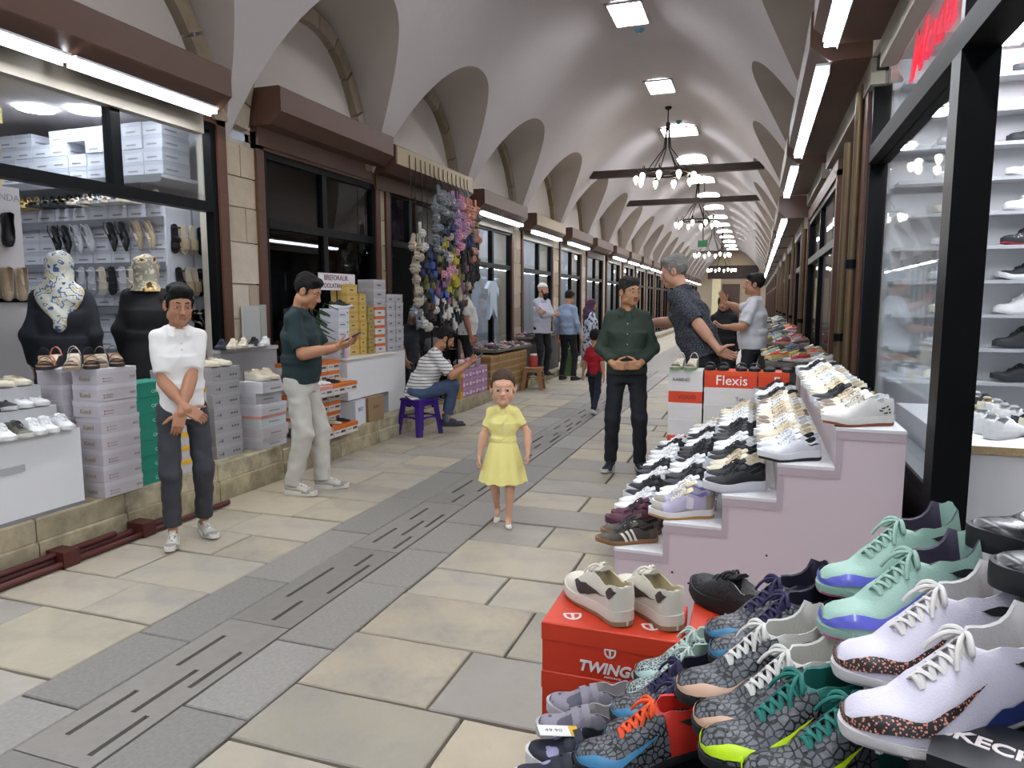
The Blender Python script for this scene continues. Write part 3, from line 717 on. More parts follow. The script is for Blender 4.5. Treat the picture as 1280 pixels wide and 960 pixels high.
# ---- shoe boxes: body, lid, printed marks
def box_mesh(w, d, h, lid=.3, key=''):
    def fb():
        b = MB().box(-w / 2 + .002, w / 2 - .002, -d / 2 + .002, d / 2 - .002, 0, h * (1 - lid) + .004); return b.mesh('body', [None])
    def fl_():
        z = h * (1 - lid); b = MB()
        b.loft([[(-w / 2, -d / 2, z), (w / 2, -d / 2, z), (w / 2, d / 2, z), (-w / 2, d / 2, z)], [(-w / 2, -d / 2, h - .003), (w / 2, -d / 2, h - .003), (w / 2, d / 2, h - .003), (-w / 2, d / 2, h - .003)],
                [(-w / 2 + .003, -d / 2 + .003, h - .0005), (w / 2 - .003, -d / 2 + .003, h - .0005), (w / 2 - .003, d / 2 - .003, h - .0005), (-w / 2 + .003, d / 2 - .003, h - .0005)]]); return b.mesh('lid', [None])
    return sm(('bb', w, d, h, lid), fb), sm(('bl', w, d, h, lid), fl_)
def print_mesh(w, d, h, spec):
    """little printed bars and blocks on the +x, -y, -x faces: spec = list of (face, u0, u1, z0, z1) fractions"""
    def f():
        b = MB(); e = .0012
        for fc, u0, u1, z0, z1 in spec:
            z0 *= h; z1 *= h
            if fc == 'x': b.box(w / 2 - .001, w / 2 + e, -d / 2 + u0 * d, -d / 2 + u1 * d, z0, z1)
            elif fc == 'X': b.box(-w / 2 - e, -w / 2 + .001, -d / 2 + u0 * d, -d / 2 + u1 * d, z0, z1)
            else: b.box(-w / 2 + u0 * w, -w / 2 + u1 * w, -d / 2 - e, -d / 2 + .001, z0, z1)
        return b.mesh('print', [None])
    return sm(('pr', w, d, h, tuple(spec)), f)
def shoe_box(loc, size, body, lid, rz=0., label=None, group=None, spec=None, ink=None, words=None, name='shoe_box', lidf=.3, cat='box'):
    """words: list of (text, face, u, z, size, material)"""
    w, d, h = size; o = thing(name, label, cat, loc, rz, group); mb, ml = box_mesh(w, d, h, lidf)
    paint(link(mb, 'body', o), [body]); paint(link(ml, 'lid', o), [lid])
    if spec: paint(link(print_mesh(w, d, h, spec), 'print', o), [ink or mat('#3a3634', .6)])
    for (s, fc, u, z, sz, m) in words or []:
        if fc == 'x': text(s, sz, m, o, (w / 2 + .0015, -d / 2 + u * d, z * h), FACE_PX)
        elif fc == 'X': text(s, sz, m, o, (-w / 2 - .0015, -d / 2 + u * d, z * h), FACE_NX)
        else: text(s, sz, m, o, (-w / 2 + u * w, -d / 2 - .0015, z * h), FACE_NY)
    return o
# ============================================================ BODIES: smooth unions sampled on a grid, surface nets
def surf(prims, h):
    A = lambda q: np.array(q, float)
    bbs = []
    for p in prims:
        t = p[0]; k = p.get('k', .02) if isinstance(p, dict) else 0
        bbs.append(p_bbox(p))
    lo = np.min([b[0] for b in bbs], 0) - 3 * h; hi = np.max([b[1] for b in bbs], 0) + 3 * h
    n = np.ceil((hi - lo) / h).astype(int) + 1
    ax = [lo[i] + h * np.arange(n[i]) for i in range(3)]
    G = np.full(n, .5, np.float32)
    for p, (bl, bh) in zip(prims, bbs):
        k = p[-2]; m = k + 2.5 * h
        s = [slice(max(0, int((bl[i] - m - lo[i]) / h)), min(n[i], int((bh[i] + m - lo[i]) / h) + 2)) for i in range(3)]
        X, Y, Z = ax[0][s[0]][:, None, None], ax[1][s[1]][None, :, None], ax[2][s[2]][None, None, :]
        d = p_dist(p, X, Y, Z)
        for pt, nm in p[-1]: d = np.maximum(d, (X - pt[0]) * nm[0] + (Y - pt[1]) * nm[1] + (Z - pt[2]) * nm[2])
        c = G[tuple(s)]
        if p[0][0] == '-':
            hh = np.clip(.5 - .5 * (c + d) / k, 0, 1); G[tuple(s)] = c * (1 - hh) - d * hh + k * hh * (1 - hh)
        elif k > 0:
            hh = np.clip(.5 + .5 * (c - d) / k, 0, 1); G[tuple(s)] = c * (1 - hh) + d * hh - k * hh * (1 - hh)
        else: G[tuple(s)] = np.minimum(c, d)
    S = G < 0
    C = [S[i:n[0] - 1 + i, j:n[1] - 1 + j, k_:n[2] - 1 + k_] for i in (0, 1) for j in (0, 1) for k_ in (0, 1)]
    sm_ = sum(c.astype(np.int8) for c in C); idx = np.argwhere((sm_ > 0) & (sm_ < 8))
    if not len(idx): return np.zeros((0, 3)), np.zeros((0, 4), int)
    co = np.array([(i, j, k_) for i in (0, 1) for j in (0, 1) for k_ in (0, 1)])
    vals = np.stack([G[idx[:, 0] + c[0], idx[:, 1] + c[1], idx[:, 2] + c[2]] for c in co], 1)
    acc = np.zeros((len(idx), 3)); cnt = np.zeros(len(idx))
    for a in range(8):
        for b in range(a + 1, 8):
            if abs(co[a] - co[b]).sum() != 1: continue
            va, vb = vals[:, a], vals[:, b]; cr = (va < 0) != (vb < 0)
            t = np.where(cr, va / np.where(cr, va - vb, 1), 0)
            acc += np.where(cr[:, None], co[a] + t[:, None] * (co[b] - co[a]), 0); cnt += cr
    V = lo + (idx + acc / cnt[:, None]) * h
    ids = np.full(n, -1, np.int64); ids[idx[:, 0], idx[:, 1], idx[:, 2]] = np.arange(len(idx))
    F = []
    for a in range(3):
        b, c = (a + 1) % 3, (a + 2) % 3
        sl0 = [slice(None)] * 3; sl1 = [slice(None)] * 3; sl0[a] = slice(0, n[a] - 1); sl1[a] = slice(1, n[a])
        e = np.argwhere(S[tuple(sl0)] != S[tuple(sl1)]); e = e[(e[:, b] > 0) & (e[:, c] > 0)]
        def at(db, dc): q = e.copy(); q[:, b] -= db; q[:, c] -= dc; return ids[q[:, 0], q[:, 1], q[:, 2]]
        q = np.stack([at(1, 1), at(0, 1), at(0, 0), at(1, 0)], 1); ins = S[e[:, 0], e[:, 1], e[:, 2]]
        q[~ins] = q[~ins][:, ::-1]; F.append(q[(q >= 0).all(1)])
    return V, np.concatenate(F)
def p_bbox(p):
    if p[0][-1] == 'c':
        a, b, ra, rb = np.array(p[1], float), np.array(p[2], float), p[3], p[4]; return np.minimum(a - ra, b - rb), np.maximum(a + ra, b + rb)
    if p[0][-1] == 'k':
        a, M, L, r0, r1 = np.array(p[1], float), p[2], p[3], p[4], p[5]; r = max(max(r0), max(r1)); e = a + np.array(M)[:, 2] * L
        return np.minimum(a, e) - r, np.maximum(a, e) + r
    c = np.array(p[1], float); r = np.array(p[2], float); M = p[3]
    ex = r if M is None else np.abs(np.array(M)) @ r
    if p[0][-1] == 'b': ex = ex + .002
    return c - ex, c + ex
def p_dist(p, X, Y, Z):
    t = p[0][-1]
    if t == 'c':
        a, b, ra, rb = np.array(p[1], float), np.array(p[2], float), p[3], p[4]; ab = b - a; L2 = max(ab @ ab, 1e-9)
        u = np.clip(((X - a[0]) * ab[0] + (Y - a[1]) * ab[1] + (Z - a[2]) * ab[2]) / L2, 0, 1)
        return np.sqrt((X - a[0] - u * ab[0]) ** 2 + (Y - a[1] - u * ab[1]) ** 2 + (Z - a[2] - u * ab[2]) ** 2) - (ra + (rb - ra) * u)
    if t == 'k':
        a, M, L, r0, r1 = np.array(p[1], float), np.array(p[2]), p[3], p[4], p[5]; x, y, z = X - a[0], Y - a[1], Z - a[2]
        qx, qy, qz = (x * M[0, i] + y * M[1, i] + z * M[2, i] for i in range(3)); u = np.clip(qz / L, 0, 1)
        rx, ry = r0[0] + (r1[0] - r0[0]) * u, r0[1] + (r1[1] - r0[1]) * u
        return np.maximum((np.sqrt((qx / rx) ** 2 + (qy / ry) ** 2) - 1) * np.minimum(rx, ry), np.maximum(-qz, qz - L))
    c, r, M = np.array(p[1], float), p[2], p[3]; x, y, z = X - c[0], Y - c[1], Z - c[2]
    if M is not None:
        M = np.array(M); x, y, z = (x * M[0, i] + y * M[1, i] + z * M[2, i] for i in range(3))
    if t == 'e':
        k0 = np.sqrt((x / r[0]) ** 2 + (y / r[1]) ** 2 + (z / r[2]) ** 2); k1 = np.sqrt((x / r[0] ** 2) ** 2 + (y / r[1] ** 2) ** 2 + (z / r[2] ** 2) ** 2) + 1e-9
        return k0 * (k0 - 1) / k1
    rd = min(r) * .6; qx, qy, qz = np.abs(x) - r[0] + rd, np.abs(y) - r[1] + rd, np.abs(z) - r[2] + rd
    return np.sqrt(np.maximum(qx, 0) ** 2 + np.maximum(qy, 0) ** 2 + np.maximum(qz, 0) ** 2) + np.minimum(np.maximum(np.maximum(qx, qy), qz), 0) - rd
def cap(a, b, ra, rb, k=.02, cut=()): return ('c', a, b, ra, rb, k, list(cut))
def ell(c, r, M=None, k=.02, cut=()): return ('e', c, r, M, k, list(cut))
def neg(c, r, M=None, k=.008): return ('-e', c, r, M, k, [])
def negc(a, b, ra, rb, k=.004): return ('-c', a, b, ra, rb, k, [])
def cone(a, M, L, r0, r1, k=.03, cut=()): return ('k', a, M, L, r0, r1, k, list(cut))
def smesh(name, chunks, mats, mfun=None, wr=0., wf=28., seed=0, smooth=True):
    Vs, Fs, o = [], [], 0
    for V, F in chunks:
        if not len(V): continue
        Vs.append(V); Fs.append(F + o); o += len(V)
    V = np.concatenate(Vs); F = np.concatenate(Fs)
    if wr:
        nrm = np.zeros_like(V); e = np.cross(V[F[:, 2]] - V[F[:, 0]], V[F[:, 3]] - V[F[:, 1]])
        for i in range(4): np.add.at(nrm, F[:, i], e)
        nrm /= np.linalg.norm(nrm, axis=1, keepdims=True) + 1e-9
        x, y, z = V.T; w = wf
        a = np.sin(z * w + 2.2 * np.sin(x * w * .6 + seed) + 1.7 * np.sin(y * w * .5 + seed * 2)) * .6 + np.sin(z * w * 1.9 + 2.6 * np.sin(x * w * .8 + 1 + seed) + x * w * .9) * .35 + np.sin((x + z) * w * .7 + 2 * np.sin(y * w * .7 + seed)) * .4
        V = V + nrm * (wr * a)[:, None]
    me = bpy.data.meshes.new(name); me.from_pydata(V.tolist(), [], F.tolist())
    for m in (mats if isinstance(mats, (list, tuple)) else [mats]): me.materials.append(m)
    if mfun is not None: me.polygons.foreach_set('material_index', mfun(V[F].mean(1)).astype(np.int32))
    if smooth: me.polygons.foreach_set('use_smooth', [True] * len(F))
    me.update(); return me
def nv(a): a = np.array(a, float); return a / (np.linalg.norm(a) + 1e-9)
def rot(ax, deg): return np.array(Matrix.Rotation(R(deg), 3, ax))
def ik(a, t, l1, l2, pole):
    a, t = np.array(a, float), np.array(t, float); d = t - a; D = np.linalg.norm(d); D2 = min(D, (l1 + l2) * .998); u = d / D; e = a + u * D2
    c = (l1 * l1 + D2 * D2 - l2 * l2) / (2 * D2); hgt = math.sqrt(max(l1 * l1 - c * c, 0)); p = np.array(pole, float); p = nv(p - (p @ u) * u); return a + u * c + p * hgt, e
def hand_prims(w, D, N, S, s, curl=25, thumb=25, spread=.0):
    """palm and five fingers; D towards the fingers, N out of the palm, S to the thumb side"""
    w, D, N, S = np.array(w), nv(D), nv(N), nv(S); out = []
    M = np.stack([S, D, N], 1)
    out.append(('b', w + D * .048 * s, (.04 * s, .05 * s, .014 * s), M, .012 * s, []))
    for i, (o, L, r) in enumerate(((.029, .074, .0088), (.0095, .083, .009), (-.010, .077, .0086), (-.028, .060, .0077))):
        p = w + S * o * s + D * .09 * s; ang = 0.; d = nv(D + S * spread * (1.5 - i) * .25)
        for j, (f, c) in enumerate(((.45, .7), (.3, 1.1), (.25, .9))):
            ang += curl * c; dd = d * math.cos(R(ang)) + N * math.sin(R(ang)); q = p + dd * L * f * s; out.append(cap(p, q, r * s * (1 - .1 * j), r * s * (.92 - .12 * j), .0035)); p = q
    p = w + S * .028 * s + D * .022 * s + N * .004 * s; dd = nv(D * .62 + S * .72 + N * .25); q = p + dd * .042 * s; out.append(cap(p, q, .0135 * s, .0105 * s, .008))
    a = R(thumb); dd = nv(dd * math.cos(a) + nv(D * .8 - S * .35 + N * .5) * math.sin(a)); q2 = q + dd * .032 * s; out.append(cap(q, q2, .0105 * s, .0092 * s, .004)); out.append(cap(q2, q2 + nv(dd + N * .3) * .024 * s, .0092 * s, .0072 * s, .004))
    return out
SKINS = {}
def skin(c): return mat(c, .5, var=.08, scale=18, bump=.05, bscale=150, key='skin')
IRIS = mat('#1c120d', .2, var=0); EYEW = mat('#b3a89d', .3, var=0)
def person(label, pos, yaw, H=1.72, floor=0., sk='#b98a6c', hair='#17120f', build=1., belly=0., head=1., hd=5e-3, hb=1e-2,
           lean=0., side=0., twist=0., pelvis=(0, 0, 0), feet=None, toes=(8, -8), headyaw=0., headpitch=0., headroll=0., hands=None, poles=None, curl=(25, 25), thumb=(25, 25), handdir=(None, None), palm=(None, None),
           shirt=None, sleeve=.62, hem=-.02, loose=1., trousers=None, trouserloose=1., cuff=.07, shoes=None, shoekind='low', hairstyle='short', beard=0, collar=None, belt=None, dress=None, barelegs=False, seat=None, scarf=None, coat=None, group=None, wr=.0045, cat='person', knees=None, mouth='#8a4f45', tuck=False, socks=None, buttons=None, cap_=None):
    s = H / 1.75; hs = s * head; Z = np.array((0, 0, 1.))
    P0 = np.array((pelvis[0], pelvis[1], .93 * s + pelvis[2]))
    T = rot('Z', twist) @ rot('X', -lean) @ rot('Y', side)
    def tr(x, y, z): return P0 + T @ np.array((x * s, y * s, z * s))
    sw = .139 * build ** .6; nb = tr(0, -.012, .545)
    hh = .243 * hs / 2                      # half head height
    HM = rot('Z', twist) @ rot('Z', headyaw) @ rot('X', -headpitch - lean * .3) @ rot('Y', headroll)
    hc = nb + T @ np.array((0, .012 * s, .035 * s)) + HM @ np.array((0, .016 * hs, hh * .98)); u = hh / .1125
    def hp(x, y, z): return hc + HM @ (np.array((x, y, z)) * u)
    def R3(*r): return tuple(q * u for q in r)
    ch = head > 1.2; ez = -.012 if ch else 0.; es = 1.3 if ch else 1.
    feet = feet or {'R': (.1, 0), 'L': (-.1, 0)}; hands = hands or {}; poles = poles or {}
    # ---------------- head
    hpr = [ell(hp(0, -.012, .032), R3(.074, .092, .082), HM, .0), ell(hp(0, .024, -.036), R3(.057, .062, .072), HM, .03 * u), ell(hp(0, .060, -.092), R3(.027, .025, .02), HM, .03 * u),
           cap(hp(-.036, .074, .020), hp(.036, .074, .020), .012 * u, .012 * u, .02 * u)]
    for q in (-1, 1):
        hpr += [ell(hp(q * (.036 + .001 * ch), .054, -.034 - .004 * ch), R3(.024 + .002 * ch, .024, .028), HM, .02 * u), ell(hp(q * .05, .01, -.07), R3(.02, .03, .025), HM, .03 * u)]
    hpr += [cap(hp(0, .086, .008 + ez), hp(0, .104 - (.008 if ch else 0), -.034 - (.004 if ch else 0)), .0075 * u, (.0125 if not ch else .0095) * u, .012 * u)] + [ ell(hp(.0115, .095, -.039), R3(.0085, .011, .008), HM, .006 * u), ell(hp(-.0115, .095, -.039), R3(.0085, .011, .008), HM, .006 * u)]
    for q in (-1, 1): hpr.append(neg(hp(q * .032, .093, -.001 + ez), R3(.018, .0145, .0095 * es), HM, .012 * u))
    mw = .78 if ch else 1.
    hpr += [cap(hp(-.02 * mw, .080, -.0605), hp(.02 * mw, .080, -.0605), .0075 * u * mw, .0075 * u * mw, .008 * u), cap(hp(-.016 * mw, .080, -.070), hp(.016 * mw, .080, -.070), .0085 * u * mw, .0085 * u * mw, .008 * u), negc(hp(-.024 * mw, .0895, -.0655), hp(.024 * mw, .0895, -.0655), .0026 * u, .0026 * u, .003)]
    for q in (-1, 1): hpr += [ell(hp(q * .077, -.006, -.008), R3(.011, .022, .033), HM @ rot('Z', q * 18), .006 * u), neg(hp(q * .085, .0, -.004), R3(.006, .012, .018), HM, .004 * u)]
    for q in (-1, 1): hpr.append(cap(hp(q * .046, .0735, .0085 * es + ez), hp(q * .019, .0835, .0085 * es + ez), .0048 * u, .0048 * u, .004 * u))      # lids
    for q in (-1, 1): hpr.append(cap(hp(q * .046, .0735, -.0095 * es + ez), hp(q * .019, .0825, -.0095 * es + ez), .004 * u, .004 * u, .004 * u))
    nk = .056 * s * build ** .4
    hpr += [cap(nb - T @ np.array((0, 0, .05 * s)), hp(0, -.022, -.075), nk * 1.06, nk * .96, .03 * s), cap(tr(-.09, -.02, .485), tr(.09, -.02, .485), .03 * s, .03 * s, .05 * s)]
    chunks = [surf(hpr, hd * max(.8, u) if hd < .008 else hd)]
    # ---------------- arms
    arms = {}
    for i, (sd, q) in enumerate((('R', 1), ('L', -1))):
        sh = tr(q * sw, -.012, .475); tgt = hands.get(sd, None)
        if tgt is None: tgt = sh + np.array((q * .07, .04, -.53)) * s
        el, wr_ = ik(sh, tgt, .30 * s, .262 * s, poles.get(sd, (q * .5, -1, -.2)))
        D = nv(handdir[i]) if handdir[i] is not None else nv(wr_ - el); N = np.array(palm[i], float) if palm[i] is not None else np.array((-q, 0, 0.)); N = nv(N - (N @ D) * D)
        S = np.cross(D, N) * (1 if sd == 'R' else -1); arms[sd] = (sh, el, wr_)
        ap = [cap(el, wr_, (.043 if sleeve <= 1 and not coat else .034) * s * build ** .5, .028 * s, .02), cap(el + (wr_ - el) * .15, el + (wr_ - el) * .45, (.042 if sleeve <= 1 and not coat else .03) * s * build ** .5, (.04 if sleeve <= 1 and not coat else .03) * s * build ** .5, .02), cap(el + (sh - el) * .25, el, (.045 if sleeve <= 1 and not coat else .034) * s * build ** .5, (.040 if sleeve <= 1 and not coat else .034) * s * build ** .5, .02)]
        ap += hand_prims(wr_, D, N, S, .97 * s * (1 if head < 1.2 else 1.05), curl[i], thumb[i])
        chunks.append(surf(ap, hd))
    # ---------------- legs
    legs = {}
    for i, (sd, q) in enumerate((('R', 1), ('L', -1))):
        f = feet[sd]; hip = P0 + rot('Z', twist * .5) @ np.array((q * .088 * s, 0, -.02 * s)); an = np.array((f[0], f[1], (f[2] if len(f) > 2 else 0) + .085 * s))
        kn, an = ik(hip, an, .425 * s, .415 * s, (knees or {}).get(sd, (q * .12, 1, 0))); legs[sd] = (hip, kn, an)
    inner = [cone(tr(0, -.01, -.06), T, .48 * s, (.12 * s, .08 * s), (.09 * s, .05 * s), .03)]
    for sd in 'RL':
        h_, k_, a_ = legs[sd]; inner += [cap(h_, k_, .066 * s, .046 * s, .03), cap(k_, a_, .044 * s, .032 * s, .02)]; sh, el, w_ = arms[sd]; inner.append(cap(sh, el, .038 * s, .036 * s, .02))
    if barelegs:
        lg = []
        for sd in 'RL':
            h_, k_, a_ = legs[sd]; lg += [cap(h_, k_, .07 * s, .05 * s, .02), cap(k_, a_, .05 * s, .034 * s, .02), ell(k_ + (a_ - k_) * .28 + np.array((0, -.012 * s, 0)), (.047 * s, .05 * s, .085 * s), None, .02), cap(a_, a_ + np.array((0, .08 * s, -.055 * s)), .033 * s, .03 * s, .02)]
        chunks.append(surf(lg, hd))
        inner = inner[:1]
    chunks.append(surf(inner, .016))
    lipc = hp(0, .084, -.0655); ax = HM
    def mf(C):
        q = (C - lipc) @ ax / u; return np.where((np.abs(q[:, 0]) < .020 * mw) & (np.abs(q[:, 2]) < .0115) & (q[:, 1] > -.004) & (np.abs(q[:, 0]) / .023 / mw + np.abs(q[:, 2]) / .022 / mw ** .5 < 1.15), 1, 0)
    me = smesh('person', chunks, [skin(sk), mat(mouth, .5, var=.05)], mf)
    o = link(me, 'person'); o.location = (pos[0], pos[1], floor); o.rotation_euler = (0, 0, R(yaw)); tag(o, label, cat, group)
    # ---------------- eyes, brows
    if not (scarf and scarf.get('back')):
        b = MB(); M3 = Matrix(HM.tolist())
        for q in (-1, 1):
            e = MB().ball((0, 0, 0), (.0125 * u * (1 + (es - 1) * .6), .0115 * u, .0062 * u * es), 10); b.add([tuple(hp(q * .0315, .0772, -.0005 + ez) + HM @ np.array(v)) for v in e.v], e.f, 0)
            e = MB().ball((0, 0, 0), (.0060 * u * es, .0022 * u, .0056 * u * es), 8); b.add([tuple(hp(q * .0315, .0880, -.0003 + ez) + HM @ np.array(v)) for v in e.v], e.f, 1)
        b.build('eyes', [EYEW, IRIS], o, smooth=60)
        if head < 1.2 or hair:
            bp = []; bw = .0042 if not ch else .0022
            for q in (-1, 1): bp += [cap(hp(q * .015, .0865, .0245), hp(q * .034, .0835, .0275), bw * u, bw * u * 1.1, .003), cap(hp(q * .034, .0835, .0275), hp(q * .05, .072, .0225), bw * u * 1.1, bw * u * .7, .003)]
            link(smesh('eyebrows', [surf(bp, .0032)], mat(hair, .8)), 'eyebrows', o)
    HAIR = mat(hair, .7, var=.35, scale=60, bump=.6, bscale=170, key='hair', spec=.25)
    hl = (hp(0, .08, .056), HM @ nv((0, .56, -.83))); hcut = [hl]
    if hairstyle == 'short':
        pr = [ell(hp(0, -.016, .036), R3(.0805, .096, .088), HM, 0, hcut), ell(hp(0, .045, .088), R3(.062, .044, .032), HM, .02 * u), ell(hp(0, -.04, .085), R3(.06, .06, .045), HM, .03 * u)]
        for q in (-1, 1): pr.append(cap(hp(q * .073, .024, .03), hp(q * .072, .022, -.012), .009 * u, .006 * u, .008 * u))
    elif hairstyle == 'quiff':
        pr = [ell(hp(0, -.016, .036), R3(.081, .097, .09), HM, 0, hcut), ell(hp(0, .052, .094), R3(.062, .042, .032), HM @ rot('X', 18), .02 * u), ell(hp(0, -.02, .102), R3(.066, .07, .034), HM, .03 * u), ell(hp(.03, .058, .088), R3(.036, .032, .028), HM, .02 * u), ell(hp(-.035, .055, .084), R3(.036, .032, .026), HM, .02 * u)]
        for q in (-1, 1): pr.append(cap(hp(q * .073, .026, .035), hp(q * .072, .024, -.014), .010 * u, .006 * u, .008 * u))
    elif hairstyle == 'thin':
        pr = [ell(hp(0, -.016, .034), R3(.079, .094, .085), HM, 0, [(hp(0, .07, .085), HM @ nv((0, .62, -.78)))]), ell(hp(0, -.03, .08), R3(.06, .06, .04), HM, .02 * u)]
    elif hairstyle == 'toddler':
        pr = [ell(hp(0, -.014, .036), R3(.0795, .095, .087), HM, 0, [(hp(0, .08, .062), HM @ nv((0, .55, -.83)))]), ell(hp(0, -.075, .02), R3(.05, .035, .05), HM, .02 * u)]
        for q in (-1, 1): pr.append(cap(hp(q * .072, .01, .03), hp(q * .074, .0, -.03), .011 * u, .006 * u, .008 * u))
    else: pr = []
    if pr: link(smesh('hair', [surf(pr, min(hd * .9, .006) if hd < .008 else hd)], HAIR, wr=.0022 * u, wf=95), 'hair', o)
    if beard:
        bc = [(hp(0, 0, -.012), HM @ nv((0, -.12, 1))), (hp(0, -.012, 0), HM @ nv((0, -1, .0)))]
        pr = [ell(hp(0, .024, -.038), R3(.061, .067, .076), HM, 0, bc), ell(hp(0, .062, -.098), R3(.034, .031, .024 + .02 * (beard - 1)), HM, .02 * u), cap(hp(-.026, .086, -.052), hp(.026, .086, -.052), .0065 * u, .0065 * u, .008 * u)]
        for q in (-1, 1): pr.append(cap(hp(q * .07, .018, .0), hp(q * .056, .045, -.07), .009 * u, .012 * u, .01 * u))
        if beard > 1: pr.append(ell(hp(0, .06, -.125), R3(.045, .035, .05), HM, .02 * u))
        pr.append(neg(hp(0, .1, -.064), R3(.022, .02, .009), HM, .004 * u)); pr.append(neg(hp(0, .09, -.016), R3(.05, .05, .026), HM, .01 * u))
        link(smesh('beard', [surf(pr, hd * .9)], HAIR, wr=.0015, wf=120), 'beard', o)
    if cap_: link(smesh('skullcap', [surf([ell(hp(0, -.014, .042), R3(.083, .099, .084), HM, 0, [(hp(0, 0, .052), HM @ nv((0, .1, -1)))])], hd)], cap_), 'skullcap', o)
    # ---------------- clothes
    bl = build
    def torso(e, k, z0):     # shirt trunk from hem z0 up to the shoulders, e = ease
        pr = [cone(tr(0, 0, z0), T, (.16 - z0) * s, ((.158 * bl + e) * s, (.116 * bl + belly * .5 + e) * s), ((.142 * bl + e) * s, (.110 * bl + belly + e) * s), k),
              cone(tr(0, belly * .3, .14), T, .2 * s, ((.142 * bl + e) * s, (.108 * bl + belly + e) * s), ((.156 * bl + e) * s, (.110 * bl + belly * .3 + e) * s), k),
              ell(tr(0, -.004, .33), ((.158 * bl + e) * s, (.116 * bl + e) * s, .16 * s), T, k), cap(tr(-sw * .92, -.014, .462), tr(sw * .92, -.014, .462), (.052 * bl ** .5 + e * .45) * s, (.052 * bl ** .5 + e * .45) * s, .05 * s), ell(tr(0, -.004, .49), ((.088) * s, (.078) * s, .07 * s), T, .04 * s)]
        if belly: pr.append(ell(tr(0, .05 + belly * .5, .10), ((.135 * bl) * s, (.085 + belly * .6) * s, .13 * s), T, .05 * s))
        for q in (-1, 1): pr.append(cap(tr(q * .05, -.02, .535), tr(q * sw * .8, -.014, .475), .034 * s, .045 * s, .04 * s))
        return pr
    def sleeves(e, frac, k=.03):
        pr = []
        for sd in 'RL':
            sh, el, w_ = arms[sd]; a = .051 * bl ** .5 + e * .5
            if frac <= 1:
                end = sh + (el - sh) * min(1, frac + .25); d = nv(el - sh); pr.append(cap(sh, end, a * s, (a - .004 + .006 * loose) * s, k, [(sh + (el - sh) * frac, d)]))
            else:
                pr.append(cap(sh, el, a * s, (a - .012) * s, k)); d = nv(w_ - el); f2 = frac - 1; pr.append(cap(el, el + (w_ - el) * min(1, f2 + .15), (a - .012) * s, (a - .022) * s, k, [(el + (w_ - el) * f2, d)]))
        return pr
    nkc = (tr(0, .0, .545), T @ nv((0, .30, 1.)))
    if shirt:
        e = .008 * loose; pr = torso(e, .05 * s, hem) + sleeves(e, sleeve)
        pr = [p[:-1] + (p[-1] + [nkc],) for p in pr]
        link(smesh('shirt', [surf(pr, hb)], shirt, wr=wr * .95 * s, wf=34 / s, seed=H * 7), 'shirt', o)
    if coat:
        e = .02; pr = torso(e, .06 * s, coat.get('hem', -.85)) + sleeves(e, coat.get('sleeve', 1.9)); pr = [p[:-1] + (p[-1] + [nkc],) for p in pr]
        zz = coat.get('hem', -.85); pr[0] = cone(tr(0, 0, zz), T, (.16 - zz) * s, (.27 * s, .22 * s), (.175 * bl * s, .14 * bl * s), .06)
        link(smesh('coat', [surf(pr, hb)], coat['m'], wr=.008, wf=14, seed=3), 'coat', o)
    if dress:
        e = .004; pr = torso(e, .04 * s, .10) + sleeves(.012, sleeve); pr = [p[:-1] + (p[-1] + [nkc],) for p in pr]
        top = surf(pr, hb); b = MB(); rings = []; n = 56
        for i in range(9):
            w = i / 8; z = .13 - w * dress['len']; fl_ = w ** .8
            rings.append([tuple(tr(0, 0, 0) + np.array(((.15 * bl + dress['flare'] * fl_ + .020 * fl_ * math.sin(k * 9 / n * 2 * math.pi + .6 * math.sin(k * .7))) * math.cos(2 * math.pi * k / n) * s, (.118 * bl + dress['flare'] * fl_ + .020 * fl_ * math.sin(k * 9 / n * 2 * math.pi + .6 * math.sin(k * .7))) * math.sin(2 * math.pi * k / n) * s, (z + .008 * w * math.sin(k * 1.3)) * s))) for k in range(n)])
        rings += [[(x * .985, y * .985, z + .002) for x, y, z in r] for r in (rings[-1], rings[-3])]
        link(smesh('bodice', [top], dress['m'], wr=.0025, wf=60), 'bodice', o); b.loft(rings, True, False).build('skirt', dress['m'], o, smooth=70)
        wb = MB(); wb.loft([[(x * k, y * k, z + dz) for x, y, z in rings[0]] for k, dz in ((1.0, -.014), (1.05, -.01), (1.05, .012), (1.0, .016))], True, False); wb.build('waistband', dress['m'], o, smooth=50)
    if trousers:
        lo = trouserloose; hipM = rot('Z', twist * .5) @ rot('X', -lean * .4)
        pr = [cone(P0 + hipM @ np.array((0, 0, -.11 * s)), hipM, .2 * s, (.148 * bl * s, .112 * bl * s), ((.140 * bl) * s, (.108 * bl + belly * .6) * s), .04 * s)]
        if seat: pr = [ell(P0 + np.array((0, -.01, 0)), (.18 * bl * s, .15 * s, .12 * s), None, .04)]
        for sd in 'RL':
            h_, k_, a_ = legs[sd]; d = nv(a_ - k_); cz = a_ - d * (cuff - .07) * s
            pr += [cap(h_, k_, .082 * bl ** .6 * s * (.9 + .1 * lo), .066 * s * lo, .035 * s), cap(k_, a_ + d * .03 * s, .064 * s * lo, .054 * s * lo, .03 * s, [(cz, d)]), ell(h_ + np.array((-.01 * s * np.sign(h_[0] - P0[0]), -.036 * s, -.01 * s)), (.068 * bl * s, .062 * bl * s, .09 * s), None, .04 * s)]
        link(smesh('trousers', [surf(pr, hb)], trousers, wr=wr * 1.0 * s, wf=38 / s, seed=H * 3), 'trousers', o)
        if belt:
            hz = .075; link(smesh('belt', [surf([cone(P0 + hipM @ np.array((0, 0, hz * s)), hipM, .034 * s, ((.147 * bl) * s, (.114 * bl + belly * .6) * s), ((.147 * bl) * s, (.114 * bl + belly * .6) * s), 0)], .007)], belt), 'belt', o)
